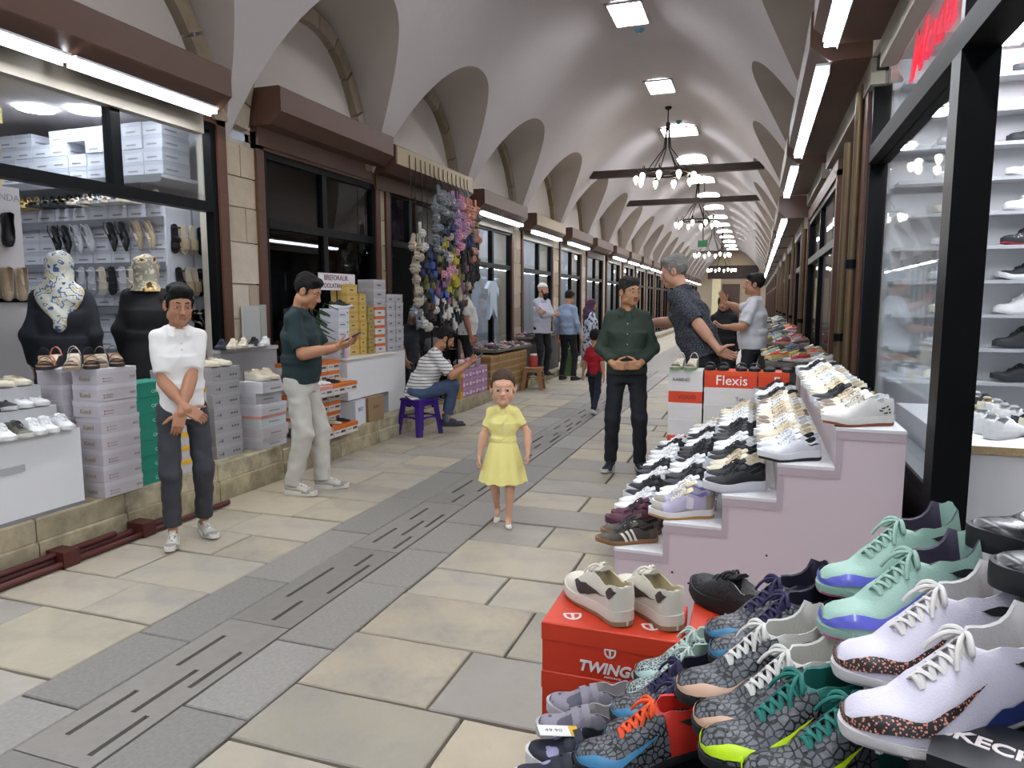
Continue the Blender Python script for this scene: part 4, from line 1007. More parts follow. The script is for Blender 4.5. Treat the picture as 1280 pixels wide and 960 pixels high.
    if collar:
        b = MB(); n = 22; r0 = nk * 1.12; rings = [[], [], [], []]
        for i in range(n + 1):
            a = R(68) + (2 * math.pi - R(136) + R(90) * 0) * i / n + 0; a = math.pi / 2 + R(22) + (2 * math.pi - R(44)) * i / n
            fr = max(0, math.sin(a)); c, s_ = math.cos(a), math.sin(a)
            up = .032 - .02 * fr; base = nb + T @ np.array((0, .008, -.016)) * s
            for j, (rr, zz) in enumerate(((1.02, .0 - .02 * fr), (1.06, up + .004), (1.14, up), (1.42 + .3 * fr, -.012 - .036 * fr))):
                rings[j].append(tuple(base + T @ np.array((c * r0 * rr, s_ * r0 * rr, zz * s))))
        b.loft(rings, False, False); b.build('collar', collar, o, smooth=50)
    if buttons:
        b = MB()
        for z in buttons: c = tr(0, .122 * bl + belly + .012, z); b.ball(tuple(c), (.006, .004, .006), 6)
        b.build('buttons', mat('#d8d4c8', .4), o)
    if scarf:
        m = scarf['m']; pr = [ell(hp(0, -.014, .032), R3(.089, .106, .095), HM, 0), ell(hp(0, -.03, -.04), R3(.08, .085, .08), HM, .05 * u), cone(nb - T @ np.array((0, .02, .03)) * s, T, .12 * s, (.13 * s, .11 * s), (.07 * s, .07 * s), .05),
                          ell(hp(0, -.08, .03), R3(.06, .045, .06), HM, .03 * u)]
        if scarf.get('drape', 1): pr += [cap(nb + T @ np.array((0, -.07, .02)) * s, tr(.0, -.135, .28), .1 * s, .03 * s, .05), cap(tr(-.10, -.06, .49), tr(.10, -.06, .49), .07 * s, .07 * s, .05), cap(tr(-.08, -.11, .44), tr(0, -.14, .25), .05, .025, .04), cap(tr(.08, -.11, .44), tr(0, -.14, .25), .05, .025, .04)]
        pr.append(neg(hp(0, .105, -.005), R3(.062, .075, .085), HM, .01))
        link(smesh('headscarf', [surf(pr, .008)], m, wr=.004, wf=40), 'headscarf', o)
    if shoes:
        for i, (sd, q) in enumerate((('R', 1), ('L', -1))):
            h_, k_, a_ = legs[sd]; k = s * .95 if head < 1.2 else s * .98
            z = (feet[sd][2] if len(feet[sd]) > 2 else 0); pt = feet[sd][3] if len(feet[sd]) > 3 else 0
            sl = LAST[shoekind].L * k; yw = 90 + toes[i] * -1; f = np.array((math.cos(R(yw)), math.sin(R(yw)), 0)); base = np.array((a_[0], a_[1], z)) - f * sl * .24
            c = link(joined(shoekind, shoes.get('deco')), 'shoe', o); m = shoes; paint(c, [m['main'], m.get('over', m['main']), m.get('lining', m['main']), m['sole'], m.get('tread', m['sole']), m.get('lace', m['main']), m.get('dc', m['sole'])])
            c.matrix_local = Matrix.Translation(base) @ Matrix.Rotation(R(yw), 4, 'Z') @ Matrix.Rotation(R(pt), 4, 'Y') @ Matrix.Diagonal((k, k * q, k, 1))
            if socks: MB().tube([tuple(a_ + np.array((0, -.01, .05 * s))), tuple(a_ + np.array((0, 0, -.03)))], [.038 * s, .036 * s], 10).build('sock', socks, o, smooth=50)
    return o, dict(arms=arms, legs=legs, tr=tr, hp=hp)
# ============================================================ THE PEOPLE
def wp(o, p): return Matrix.Translation(o.location) @ Matrix.Rotation(o.rotation_euler.z, 4, 'Z') @ Vector(p)
def cl(c, **k): return mat(c, k.pop('rough', .85), var=k.pop('var', .1), scale=k.pop('scale', 9), bump=k.pop('bump', .15), bscale=k.pop('bscale', 300), **k)
def phone(o, p, rotm, label):
    q = thing('phone', label, 'phone', wp(o, p)); q.rotation_euler = rotm
    MB().box(-.036, .036, -.075, .075, -.004, .004).build('case', mat('#1a1c22', .4), q)
    MB().box(-.033, .033, -.071, .071, .004, .0046).build('screen', mat('#8f9bb0', .15, var=.05), q); return q
WS = dict(main=fab('#b9b4aa'), over=fab('#8d8a84'), sole=fab('#d6d1c6'), lace=fab('#d8d4cc'), lining=fab('#666260'))
DK = dict(main=fab('#1b1e26'), sole=fab('#2a2d36'), lace=fab('#15171d'))
NV = dict(main=fab('#1f2736'), sole=fab('#c9c9c6'), lace=fab('#1a2130'))
# boy in a white polo, hands folded in front
person('boy in white polo shirt and dark jeans standing by the box stacks, hands folded', (-3.37, 3.45), -128, H=1.6, sk='#a9775a', hair='#0e0b0a', build=.86, hd=.0036, hb=.0065, headpitch=10, headyaw=6, headroll=-2,
       feet={'R': (.10, .06), 'L': (-.10, -.05)}, toes=(14, -10), hands={'R': (.0, .20, .86), 'L': (.05, .215, .80)}, poles={'R': (.7, -.8, -.3), 'L': (-.7, -.8, -.3)}, handdir=((-.75, .12, -.55), (.25, .1, -.95)), palm=((.1, -1, -.2), (.0, -1, -.0)), curl=(28, 24), thumb=(20, 20),
       shirt=cl('#e2e0dc'), sleeve=.78, hem=-.07, loose=1.5, trousers=cl('#33343a', var=.25), cuff=.12, trouserloose=1.02, shoes=WS, shoekind='runner', hairstyle='quiff', collar=cl('#e2e0dc'), buttons=(.44, .40), mouth='#955e4d')
# man reading his phone
pm, J = person('man in dark green polo and pale trousers reading his phone beside the boxes', (-3.36, 4.66), -76, H=1.72, sk='#a8785a', hair='#0d0b0a', build=1.04, belly=.015, hd=.0036, hb=.007, headpitch=22, lean=2,
       feet={'R': (.11, -.05), 'L': (-.08, .12)}, toes=(12, -8), hands={'R': (.09, .33, 1.16), 'L': (-.07, .35, 1.18)}, poles={'R': (.6, -.4, -1), 'L': (-.6, -.4, -1)}, handdir=((-.3, .9, .28), (.2, .92, .3)), palm=((-.5, -.15, .85), (.5, -.15, .85)), curl=(38, 38), thumb=(38, 38),
       shirt=cl('#142a2c'), sleeve=.85, hem=-.035, loose=1.5, trousers=cl('#b7b3aa', var=.08), trouserloose=1.22, shoes=WS, shoekind='chunky', hairstyle='short', collar=cl('#142a2c'), belt=cl('#1a1714'))
phone(pm, (.012, .43, 1.235), (R(28), R(0), R(-76)), 'dark smartphone held by the man in the dark green polo')
# toddler
person('toddler girl in pale yellow dress walking along the paving towards us', (-1.57, 4.38), -162, H=.97, sk='#cf9f83', hair='#463225', build=1.02, head=1.68, hd=.0032, hb=.005, feet={'R': (.045, -.11, .03, 22), 'L': (-.035, .04)}, toes=(6, -6), pelvis=(0, 0, -.006),
       hands={'R': (.17, .02, .44), 'L': (-.165, .06, .50)}, poles={'R': (1, -.8, 0), 'L': (-1, -.8, 0)}, curl=(38, 45), dress=dict(m=cl('#e6dc8a', var=.05), len=.5, flare=.135), sleeve=.62, loose=1.3, barelegs=True,
       shoes=dict(main=fab('#dedad2'), sole=fab('#e6e3dc'), lace=fab('#e0ddd6')), shoekind='kid', hairstyle='toddler', collar=cl('#e6dc8a'), socks=cl('#e8e6e0'), buttons=(.36, .30, .24), mouth='#b67a6d')
# man in the green shirt
person('man in dark green button shirt and black jeans looking aside, hands at his belt', (-1.06, 6.2), -170, H=1.71, sk='#b0815f', hair='#2a2725', build=1.1, belly=.035, hd=.004, hb=.008, headyaw=36, headpitch=2,
       feet={'R': (.13, 0), 'L': (-.13, .02)}, toes=(16, -16), hands={'R': (.11, .20, .965), 'L': (-.10, .21, .97)}, poles={'R': (.9, -.75, -.2), 'L': (-.9, -.75, -.2)}, handdir=((-.9, .2, -.05), (.9, .2, -.05)), palm=((0, -1, 0), (0, -1, 0)), curl=(48, 48), thumb=(30, 30),
       shirt=cl('#2b382e'), sleeve=1.78, hem=-.03, loose=1.5, trousers=cl('#171a22'), trouserloose=1.06, shoes=NV, shoekind='runner', hairstyle='short', collar=cl('#2b382e'), belt=cl('#0f0d0c'), buttons=(.42, .33, .24, .15))
# grey-haired man reaching out
person('grey haired man in dark patterned shirt leaning in and reaching out an arm', (-.40, 6.05), 68, H=1.80, floor=.14, sk='#b98a70', hair='#77736f', build=1.06, belly=.02, lean=24, hd=.004, hb=.008, headpitch=4, headyaw=20,
       feet={'R': (.12, .05), 'L': (-.12, -.08)}, hands={'R': (.12, .66, 1.17), 'L': (-.14, -.2, .98)}, poles={'R': (.6, -.3, -1), 'L': (-1, -.6, .2)}, handdir=((-.1, .95, .2), (.7, -.35, -.3)), palm=((-.6, 0, .8), (0, -1, -.2)), curl=(35, 30),
       shirt=mat('#23262e', .85, var=.08, col2='#555963', pat='spots', pscale=95, bump=.1, key='check_shirt'), sleeve=.9, hem=-.06, loose=1.7, trousers=cl('#1a1c22'), shoes=DK, shoekind='low', hairstyle='short', collar=cl('#262932'))
# man in white shirt behind, woman in black, walker far off
person('man in white short sleeved shirt raising a hand behind the display tables', (-.02, 8.6), 80, H=1.70, floor=.12, sk='#b88468', hair='#1a1513', build=1.1, belly=.03, hd=.007, hb=.012, headyaw=12, headpitch=-3,
       hands={'R': (.12, .36, 1.38), 'L': (-.16, .30, 1.10)}, handdir=((-.2, .3, .9), (.3, .9, .1)), palm=((-1, .2, .2), (.4, 0, 1)), curl=(15, 30), shirt=cl('#d5d6dc'), sleeve=.85, hem=-.06, loose=1.8, trousers=cl('#22242b'), shoes=DK, hairstyle='short', collar=cl('#d5d6dc'))
person('woman in black coat and black headscarf standing behind the man in white', (-.42, 10.4), 170, H=1.6, floor=.0, build=1.05, hd=.009, hb=.014, coat=dict(m=cl('#0f0f12'), hem=-.8), scarf=dict(m=cl('#111114')), shoes=DK, hairstyle='none')
person('distant person in white top and blue jeans walking away', (-2.05, 23.0), 0, H=1.68, hd=.012, hb=.02, shirt=cl('#d9d9d8'), sleeve=1.6, trousers=cl('#3b4d68'), shoes=DK, hairstyle='short', feet={'R': (.08, .2), 'L': (-.08, -.18)})
# seated man with phone
SM = (-3.60, 7.22)
so, J2 = person('bearded man in striped tee and jeans sitting on the purple stool with a phone', SM, -62, H=1.72, sk='#a9765a', hair='#15110f', build=1.05, belly=.03, pelvis=(0, -.02, -.43), lean=26, hd=.004, hb=.0075, headpitch=20, seat=True, beard=1,
       feet={'R': (.10, .30, .09, 0), 'L': (-.12, .30, .07, 0)}, knees={'R': (.2, 1, .8), 'L': (-.2, 1, .8)}, hands={'R': (.09, .55, .80), 'L': (-.07, .56, .80)}, poles={'R': (.7, -.5, -1), 'L': (-.7, -.5, -1)}, handdir=((-.2, .9, .35), (.2, .9, .35)), palm=((-.5, -.2, .85), (.5, -.2, .85)), curl=(42, 42), thumb=(35, 35),
       shirt=mat('#d3d2ce', .85, var=.05, col2='#3b3c44', pat='bandz', pscale=27, bump=.1, key='striped_tee'), sleeve=.85, hem=-.1, loose=1.6, trousers=cl('#3c4c66', var=.2), shoes=DK, shoekind='slim', hairstyle='short', cuff=.14, socks=cl('#4b5568'))
phone(so, (.01, .665, .87), (R(35), 0, R(-62)), 'dark smartphone held by the seated man in the striped tee')
person('young man whose face peeks out behind the grey box stack and seated man', (-4.03, 7.86), -95, H=1.3, floor=.14, sk='#9d7057', hair='#14100e', hd=.006, hb=.012, headpitch=16, headyaw=-8, shirt=cl('#20242c'), sleeve=.9, trousers=cl('#22252c'), shoes=DK, hairstyle='quiff')
person('stall man in pale grey polo looking down beside the hanging slippers', (-4.05, 9.62), -70, H=1.72, floor=.17, sk='#9c6e56', hair='#171210', build=1.1, belly=.05, hd=.006, hb=.012, headpitch=12, hands={'R': (.19, .10, .83), 'L': (-.2, .1, .85)}, shirt=cl('#c4c2be'), sleeve=.85, hem=-.06, loose=1.8, trousers=cl('#17181d'), shoes=DK, hairstyle='short', beard=1)
person('bearded man with white skullcap and pale shirt standing with folded arms', (-3.78, 12.7), -122, H=1.72, floor=.13, sk='#b58a70', hair='#15110f', build=1.08, belly=.02, hd=.006, hb=.012, headyaw=14, headpitch=4, hands={'R': (-.14, .22, 1.15), 'L': (.14, .20, 1.20)}, poles={'R': (1, .1, -.6), 'L': (-1, .1, -.6)}, handdir=((-1, -.1, .1), (1, -.1, .1)), palm=((0, -1, 0), (0, -1, 0)),
       shirt=cl('#b9bac6'), sleeve=1.85, hem=-.12, loose=1.9, trousers=cl('#14161d'), shoes=DK, hairstyle='none', beard=2, cap_=cl('#d8d5cd'), collar=cl('#b9bac6'))
person('man in pale blue shirt and black trousers seen from behind near the wooden stool', (-3.42, 13.25), -20, H=1.72, sk='#b58a70', hair='#1a1614', build=1.12, belly=.02, hd=.007, hb=.012, headpitch=16, hands={'R': (.27, .05, .86), 'L': (-.27, .02, .86)}, shirt=cl('#8f9fb8'), sleeve=1.8, hem=-.03, loose=2.0, trousers=cl('#15171d'), shoes=DK, hairstyle='short', collar=cl('#8f9fb8'), feet={'R': (.14, 0), 'L': (-.14, 0)})
person('woman with purple headscarf and patterned blouse beside the man in blue', (-3.12, 13.9), -60, H=1.56, hd=.009, hb=.012, build=1.1, scarf=dict(m=cl('#4b2a44', var=.4, scale=30)), coat=dict(m=mat('#c7cbd4', .8, col2='#31405e', pat='camo', pscale=16, key='blouse'), hem=-.7), shoes=DK, hairstyle='none')
person('child in red tee and navy trousers walking away from us', (-2.03, 9.32), -8, H=1.08, sk='#b58465', hair='#15110f', head=1.35, hd=.006, hb=.01, feet={'R': (.05, -.16, .03, 20), 'L': (-.05, .14)}, hands={'R': (.17, -.08, .46), 'L': (-.19, .02, .46)}, shirt=cl('#9e1020'), sleeve=.85, hem=-.06, loose=1.4, trousers=cl('#1d2433'), trouserloose=1.1, shoes=dict(main=fab('#c8c6c2'), sole=fab('#b4b2ad')), hairstyle='short')
# women in the left shop, seen from behind
FLOR = mat('#c9c4a8', .7, var=.1, col2=('#b9a765', '#c9c7bd', '#46648c', '#c4c3b6', '#b9a765', '#35527c', '#27406a'), pat='ramp', pscale=15, key='floral_scarf')
FLOR2 = mat('#c9c09a', .7, var=.2, col2=('#2b2320', '#c29a3e', '#cfc9b2', '#8f8c7c', '#7a4a26', '#cfc8ae', '#33241d'), pat='ramp', pscale=17, key='floral_scarf_2')
person('woman in navy coat with blue and cream floral headscarf browsing the shop shelves', (-4.55, 3.63), 42, H=1.56, floor=.28, sk='#c09a80', build=1.12, hd=.007, hb=.01, scarf=dict(m=FLOR, back=1), coat=dict(m=cl('#10121c'), hem=-.75), shoes=DK, hairstyle='none')
person('woman in black cloak with brown and yellow floral headscarf deeper in the shop', (-4.50, 4.32), 30, H=1.58, floor=.28, sk='#c09a80', build=1.12, hd=.007, hb=.01, scarf=dict(m=FLOR2, back=1, drape=0), coat=dict(m=cl('#0b0b0e'), hem=-.75), shoes=DK, hairstyle='none', headyaw=-20)
# ============================================================ LEFT SHOPS
def plain_box(loc, size, body, lid, ink, label, group, rz=0., spec=(('x', .15, .5, .2, .32), ('y', .15, .5, .2, .32)), name='shoe_box', lidf=.32):
    w, d, h = size
    def f():
        b = MB(); z = h * (1 - lidf); e = .0015
        b.box(-w / 2 + e, w / 2 - e, -d / 2 + e, d / 2 - e, 0, z, 0).box(-w / 2, w / 2, -d / 2, d / 2, z, h - .001, 1)
        for fc, u0, u1, z0, z1 in spec:
            if fc == 'x': b.box(w / 2 - .002, w / 2 + .0004, -d / 2 + u0 * d, -d / 2 + u1 * d, z0 * h, z1 * h, 2)
            else: b.box(-w / 2 + u0 * w, -w / 2 + u1 * w, -d / 2 - .0004, -d / 2 + .002, z0 * h, z1 * h, 2)
        return b.mesh('shoe_box', [None] * 3)
    o = link(sm(('pb', size, tuple(spec), lidf), f), name); paint(o, [body, lid, ink]); o.location = loc; o.rotation_euler = (0, 0, rz); return tag(o, label, 'box', group)
def cb(c, **k): return mat(c, .55, var=.05, scale=5, **k)
WB, WB2, GB, YB_, LB_, INK, INK2 = cb('#d3d5dc'), cb('#c2c4ce'), cb('#9b9a9c'), cb('#c9b96a'), cb('#c9c2c6'), cb('#4a4548'), cb('#8e8890')
# ---------------- first shop: white shoe boxes, hung sandals
front(WL, 1.95, 4.87, .28, 2.95, 2.28, 3.9, lower=False)
room(1, 1.9, 5.35, 3.6, .28, 3.12, SHOPW, mat('#9a9692', .5), lamps=((.05, .74), (.17, .64), (.40, .75), (.30, .80), (.35, .3), (.7, .5)), e=SHOP_E * .95)  # first lamp, nearest the front, is added to brighten the end panel
SHELF = mat('#8f9096', .35, metal=.5, var=.05, key='shelf_edge')
def shelf_board(x0, x1, y0, y1, z, label, t=.03):
    o = thing('shelf', label, 'shelf', ((x0 + x1) / 2, (y0 + y1) / 2, z)); a, b = (x1 - x0) / 2, (y1 - y0) / 2
    MB().box(-a, a, -b, b, 0, t).build('board', WHITE, o); MB().box(-a, a, -b - .006, -b, -.035, t).build('edge', SHELF, o); return o
lev = [(.34, 2), (.72, 3), (1.1, 3), (1.47, 3), (1.845, 3), (2.22, 2), (2.57, 4)]
for li, (z, n) in enumerate(lev):
    if li: shelf_board(-7.7, -4.7, 4.72, 5.352, z - .035, '%s shelf board up the side wall of the white box shop' % nth(li))
    if li < 2: continue
    for r in range(n):
        if li == 5 and r == 1: continue
        for k in range(11 if li < 6 else 12):
            if li == 6 and r > 1 and (k * 7 + r) % 5 == 0 and k > 2: continue
            lab = 'white shoe box, %s along the %s layer of the %s shelf of the white shop' % (nth(k), nth(r), nth(li))
            plain_box((-4.81 - k * .212, 4.90 + rnd.uniform(0, .012), z + .001 + r * .108), (.206, .30, .106), WB, WB2, INK2, lab, 'white boxes on the side wall shelves', spec=(('x', .12, .55, .3, .42), ('y', .2, .7, .22, .34)))
# hung and standing shoes on that wall
BLK, BEI, CRM, GLD, SIL = fab('#16161a', rough=.4), fab('#a8957c'), fab('#cfc5b3'), fab('#b09352', rough=.35), fab('#b9b9be', rough=.3)
HANG = Matrix(((0, 0, 0), (0, 0, 0), (0, 0, 0)))
def hang(face, tilt=0):      # toe down, sole against the panel
    if face == 'y': m = Matrix(((0, -1, 0), (0, 0, -1), (1, 0, 0)))        # sole normal towards +y, instep faces -y
    else: m = Matrix(((0, 0, 1), (0, -1, 0), (1, 0, 0)))
    m = m @ Matrix.Rotation(math.pi, 3, 'Z')
    return m @ Matrix.Rotation(R(tilt), 3, 'Z')
def hangers(face, items, rowname):
    for i, (p, kind, c, nm) in enumerate(items):
        M = hang(face, 14 if face == 'y' and kind == 'pump' else rnd.uniform(-4, 4))
        o = sandal(kind, c, p, M, '%s %s, %s hung %s' % (nm, SNAME[kind].replace('_', ' '), nth(i), rowname), 'sandal', 'shoes hung on the white boxes')
blk, bei, crm, sil, gld = [BLK, BLK, BLK, GLD], [BEI, BEI, CRM, BEI], [CRM, CRM, CRM, CRM], [SIL, SIL, SIL, SIL], [GLD, GLD, CRM, GLD]
hangers('y', [((-5.92, 4.70, 2.17), 'pump', blk, 'black'), ((-5.80, 4.70, 2.17), 'pump', blk, 'black'), ((-5.66, 4.70, 2.17), 'pump', sil, 'silver'), ((-5.53, 4.70, 2.17), 'pump', sil, 'silver'),
              ((-5.27, 4.70, 2.18), 'pump', blk, 'black'), ((-5.14, 4.70, 2.18), 'pump', blk, 'black'), ((-4.98, 4.70, 2.18), 'pump', bei, 'beige'), ((-4.85, 4.70, 2.18), 'pump', bei, 'beige')], 'along the upper boxes of the white shop')
hangers('y', [((-5.85 + .115 * k, 4.70, 1.81), 'thong', (sil, blk, sil, sil, crm, blk, sil, crm, bei)[k], ('silver', 'black', 'silver', 'silver', 'cream', 'black', 'silver', 'cream', 'beige')[k]) for k in range(9)], 'along the lower boxes of the white shop')
ep = thing('display_stand', 'white end panel of the side wall shelves hung with flat sandals', 'panel', (-4.7, 5.0, .3)); MB().box(-.01, .012, -.27, .20, 0, 2.0).build('panel', WB, ep)
MB().tube([(.03, .0, 0), (.03, .0, 2.0)], .008, 6).build('pole', SHELF, ep)
hangers('x', [((-4.672, 4.80, 2.16), 'thong', blk, 'black'), ((-4.672, 4.89, 2.16), 'slide', bei, 'tan'), ((-4.672, 4.99, 2.16), 'slide', bei, 'tan'), ((-4.672, 5.09, 2.16), 'thong', blk, 'black')], 'in the upper row of the end panel')
hangers('x', [((-4.672, 4.82, 1.80), 'thong', blk, 'black'), ((-4.672, 4.91, 1.80), 'slide', bei, 'beige'), ((-4.672, 4.99, 1.80), 'slide', bei, 'beige'), ((-4.672, 5.07, 1.80), 'thong', blk, 'black'), ((-4.672, 5.145, 1.80), 'slide', crm, 'cream')], 'in the lower row of the end panel')
for k in range(22):       # heeled sandals standing on the upper shelf
    i = (k * 5 + k // 7) % 5; c, nm = ((sil, 'silver'), (blk, 'black'), (gld, 'gold'), (crm, 'cream'), (sil, 'silver'))[i] if k > 8 else ((crm, 'white'), (sil, 'silver'))[k % 2]
    sandal('wedge', c, (-4.80 - .098 * k, 4.79, 2.33 if k < 21 else 2.33), rotz(R(-90 + rnd.uniform(-12, 12))), '%s heeled sandal, %s along the upper shelf of the white shop' % (nm, nth(k)), 'sandal', 'heeled sandals on the upper shelf', size=.92)
# deep low table of dark shoes behind the women
tb = thing('display_table', 'low dark display table deep in the white box shop', 'table', (-5.4, 4.4, .28)); MB().box(-1.2, .62, -.22, .26, .0, .62).build('body', mat('#3a3734', .6), tb); MB().box(-1.22, .64, -.24, .28, .62, .65).build('tabletop', mat('#4a4642', .5), tb)
for k in range(16):
    c, nm = ((BLK, 'black'), (fab('#cfccc8'), 'white'), (fab('#2d2f38'), 'navy'), (fab('#5f4a3a'), 'brown'))[(k * 3 + k // 4) % 4]
    shoe('loafer', dict(main=c, sole=BLK), (-4.86 - .13 * (k % 8), 4.27 + .2 * (k // 8), .931), R(-90 + rnd.uniform(-20, 20)), label='%s loafer, %s of the %s row on the dark shop table' % (nm, nth(k % 8), ('front', 'back')[k // 8]), group='loafers on the dark table', joinedup=True)
for k in range(10):
    c, nm = ((BLK, 'black'), (CRM, 'white'))[k % 3 == 0]
    sandal('thong', [c, c, BLK, SIL], (-4.672, 4.78 + .045 * (k % 5) * 1.6, 1.44 - .24 * (k // 5)), hang('x', rnd.uniform(-35, 35)), '%s strappy sandal, %s of the %s tangle on the end panel' % (nm, nth(k % 5), ('upper', 'lower')[k // 5]), group='sandals low on the end panel')
# near left unit with black ballet flats, espadrilles, yellow boxes on top
u = thing('box_display_unit', 'tall pale box unit at the left edge hung with black flats and espadrilles', 'display', (-5.5, 3.55, .28)); MB().box(-.3, .3, -.32, .32, 0, 2.06).build('panel', cb('#b3aead'), u); MB().box(-.31, .31, -.33, .33, 1.22, 1.25).build('shelf_edge', ALU, u); text('LAVINDA', .07, INK2, u, (.302, .17, 1.98), FACE_PX)
for i, y in enumerate((3.44, 3.60, 3.74)): sandal('espadrille', blk, (-5.188, y, 2.15), hang('x'), 'black ballet flat with gold buckle, %s along the pale box unit' % nth(i), group='black flats on the pale unit')
for i, (y, c, nm) in enumerate(((3.46, bei, 'beige'), (3.58, [BEI, BLK, CRM, BEI], 'black strapped'), (3.70, bei, 'beige'), (3.81, [CRM, BEI, CRM, CRM], 'woven cream'))): sandal('espadrille' if i != 1 else 'slide', c, (-5.188, y, 1.76), hang('x'), '%s espadrille, %s in the row under the black flats' % (nm, nth(i)), group='espadrilles on the pale unit')
for k in range(6): plain_box((-5.38 + rnd.uniform(-.01, .01), 3.62 + (.03 if k > 3 else 0), 2.341 + k * .112), (.32, .3 - .03 * (k % 2), .11), YB_, cb('#b9a957'), INK2, 'olive yellow shoe box, %s from the bottom high in the shop' % nth(k), 'yellow boxes high in the shop')
person('shop attendant in grey reaching over goods at the left picture edge', (-5.05, 2.92), -55, H=1.62, floor=.28, sk='#b08468', hd=.007, hb=.012, hands={'R': (.2, .35, 1.05), 'L': (-.2, .35, 1.0)}, shirt=cl('#8b8e99'), sleeve=1.5, trousers=cl('#2a2b30'), shoes=DK, hairstyle='short')
# ---------------- white stepped display of sneakers
dsp = thing('stepped_display', 'white laminate stepped display of sneakers at the left edge', 'display', (-4.04, 2.42, .28))
b = MB(); b.box(-.20, .20, -.72, .70, 0, .47); b.build('cabinet', WHITE, dsp); MB().box(-.20, .02, -.72, .70, .47, .60).build('step', WHITE, dsp); MB().box(-.20, -.10, -.72, .70, .60, .72).build('step', WHITE, dsp)
MB().box(.20, .212, -.1, .34, .285, .32).build('handle', mat('#a8a8aa', .35, var=.05), dsp); MB().box(.2, .206, -.72, .70, .0, .02).build('kick_strip', SHELF, dsp)
SN_W = dict(main=fab('#dcdcdc', bump=.08), over=fab('#e2e2e2', bump=.08), sole=fab('#dedede'), lace=fab('#e6e6e6'), lining=fab('#b9b9bb'))
SN_B = dict(main=fab('#191b20'), over=fab('#22252b'), sole=fab('#25272c'), lace=fab('#101114'), lining=fab('#2d2f34'))
SN_BW = dict(SN_B, sole=fab('#d3d3d3'))
SN_O = dict(main=fab('#4c4a3d'), over=fab('#6b6b5f'), sole=fab('#cfcdc6'), lace=fab('#2b2a26'), lining=fab('#33322d'))
SN_C = dict(main=fab('#cdc3ac'), over=fab('#d8cfba'), sole=fab('#d9d2c2'), lace=fab('#d5c9ad'), lining=fab('#b4a88f'))
for i, (y, c, nm) in enumerate(((2.52, SN_W, 'white'), (2.62, SN_W, 'white'), (2.72, SN_W, 'white'), (2.815, SN_O, 'olive and grey'), (2.91, SN_W, 'white'), (3.0, SN_W, 'white'), (3.09, SN_W, 'white'))):
    shoe('low', c, (-4.005, y - .02, .751), R(-14 + rnd.uniform(-4, 4)), label='%s lace-up sneaker, %s along the lowest step of the left display' % (nm, nth(i)), group='sneakers on the left display', style='ovl', cat='shoe', mirror=1 - 2 * (i % 2), size=.86)
for i, (y, k, c, nm) in enumerate(((2.58, 'low', SN_B, 'black'), (2.68, 'low', SN_B, 'black'), (2.78, 'loafer', SN_B, 'black'), (2.88, 'loafer', SN_BW, 'charcoal and white'), (2.98, 'loafer', SN_W, 'white'), (3.075, 'loafer', SN_W, 'white'))):
    shoe(k, c, (-4.20, y, .881), R(-12 + rnd.uniform(-4, 4)), label='%s slip-on shoe, %s along the middle step of the left display' % (nm, nth(i)), group='slip-ons on the left display', mirror=1 - 2 * (i % 2), size=.86)
for i, (y, c, nm) in enumerate(((2.66, SN_BW, 'black and white'), (2.76, SN_W, 'white'), (2.86, dict(main=fab('#33211c'), sole=BLK), 'dark brown'), (2.96, SN_C, 'cream'), (3.06, SN_C, 'cream'))):
    shoe('flat', c, (-4.33, y, 1.001), R(-12), label='%s flat shoe, %s along the top step of the left display' % (nm, nth(i)), group='flats on the left display', mirror=1 - 2 * (i % 2), size=.95)
# ---------------- stacks of boxes along the sidewalk edge
def tower(x, y, z, n, size, body, lid, name, words=None, spec=None, rz=0., jit=.006, ink=None, lidf=.3):
    top = z
    for k in range(n):
        shoe_box((x + rnd.uniform(-jit, jit), y + rnd.uniform(-jit, jit), top + .0005), size, body, lid, rz + rnd.uniform(-.015, .015), label='%s, %s up' % (name, nth(k)), group=name, spec=spec, ink=ink, words=[(w[0], w[1], w[2], w[3], w[4], w[5]) for w in words] if words else None, lidf=lidf)
        top += size[2] + .0008
    return top
lil, lil2 = cb('#c3bcc2'), cb('#cbc7cc')
pr = [('x', .14, .17, .16, .24), ('x', .14, .17, .34, .42), ('x', .2, .38, .18, .21), ('x', .2, .38, .36, .39), ('x', .82, .96, .36, .40), ('x', .82, .96, .28, .31)]
zt1 = tower(-3.905, 3.37, .28, 8, (.21, .29, .101), lil, lil2, 'pale lilac shoe box in the tall stack beside the boy', words=[('Keml', 'y', .5, .36, .042, cb('#a89a78'))], spec=pr, ink=cb('#8d7f63'))
zt0 = tower(-4.15, 3.33, .28, 8, (.21, .28, .101), lil, lil2, 'pale lilac shoe box in the stack behind the white display', words=[('Keml', 'x', .4, .36, .04, cb('#8a86a5'))])
grn = cb('#10806a'); zg = tower(-3.92, 3.665, .28, 7, (.20, .28, .098), grn, cb('#0f7a64'), 'green shoe box in the stack right behind the boy', words=[('CARLO', 'x', .62, .33, .03, cb('#bfe0d2'))])
zy = tower(-3.92, 4.0, .28, 6, (.2, .3, .098), cb('#b8b4b2'), cb('#d6a41e'), 'white shoe box with yellow lid in the stack beside the boy', spec=[('x', .7, .85, .25, .32)], ink=INK2)
gpr = [('x', .1, .2, .3, .36), ('x', .22, .26, .22, .46), ('x', .62, .68, .28, .42), ('x', .72, .78, .28, .42), ('x', .82, .88, .28, .42)]
zgr = tower(-4.03, 4.48, .28, 7, (.22, .30, .102), GB, cb('#a3a1a2'), 'grey printed shoe box in the front grey stack', spec=gpr, ink=cb('#5c585c'))
zgr2 = tower(-4.15, 4.18, .28, 7, (.2, .26, .102), GB, cb('#a3a1a2'), 'grey printed shoe box in the narrow stack next to the yellow lids', spec=gpr, ink=cb('#5c585c'))
z = .28
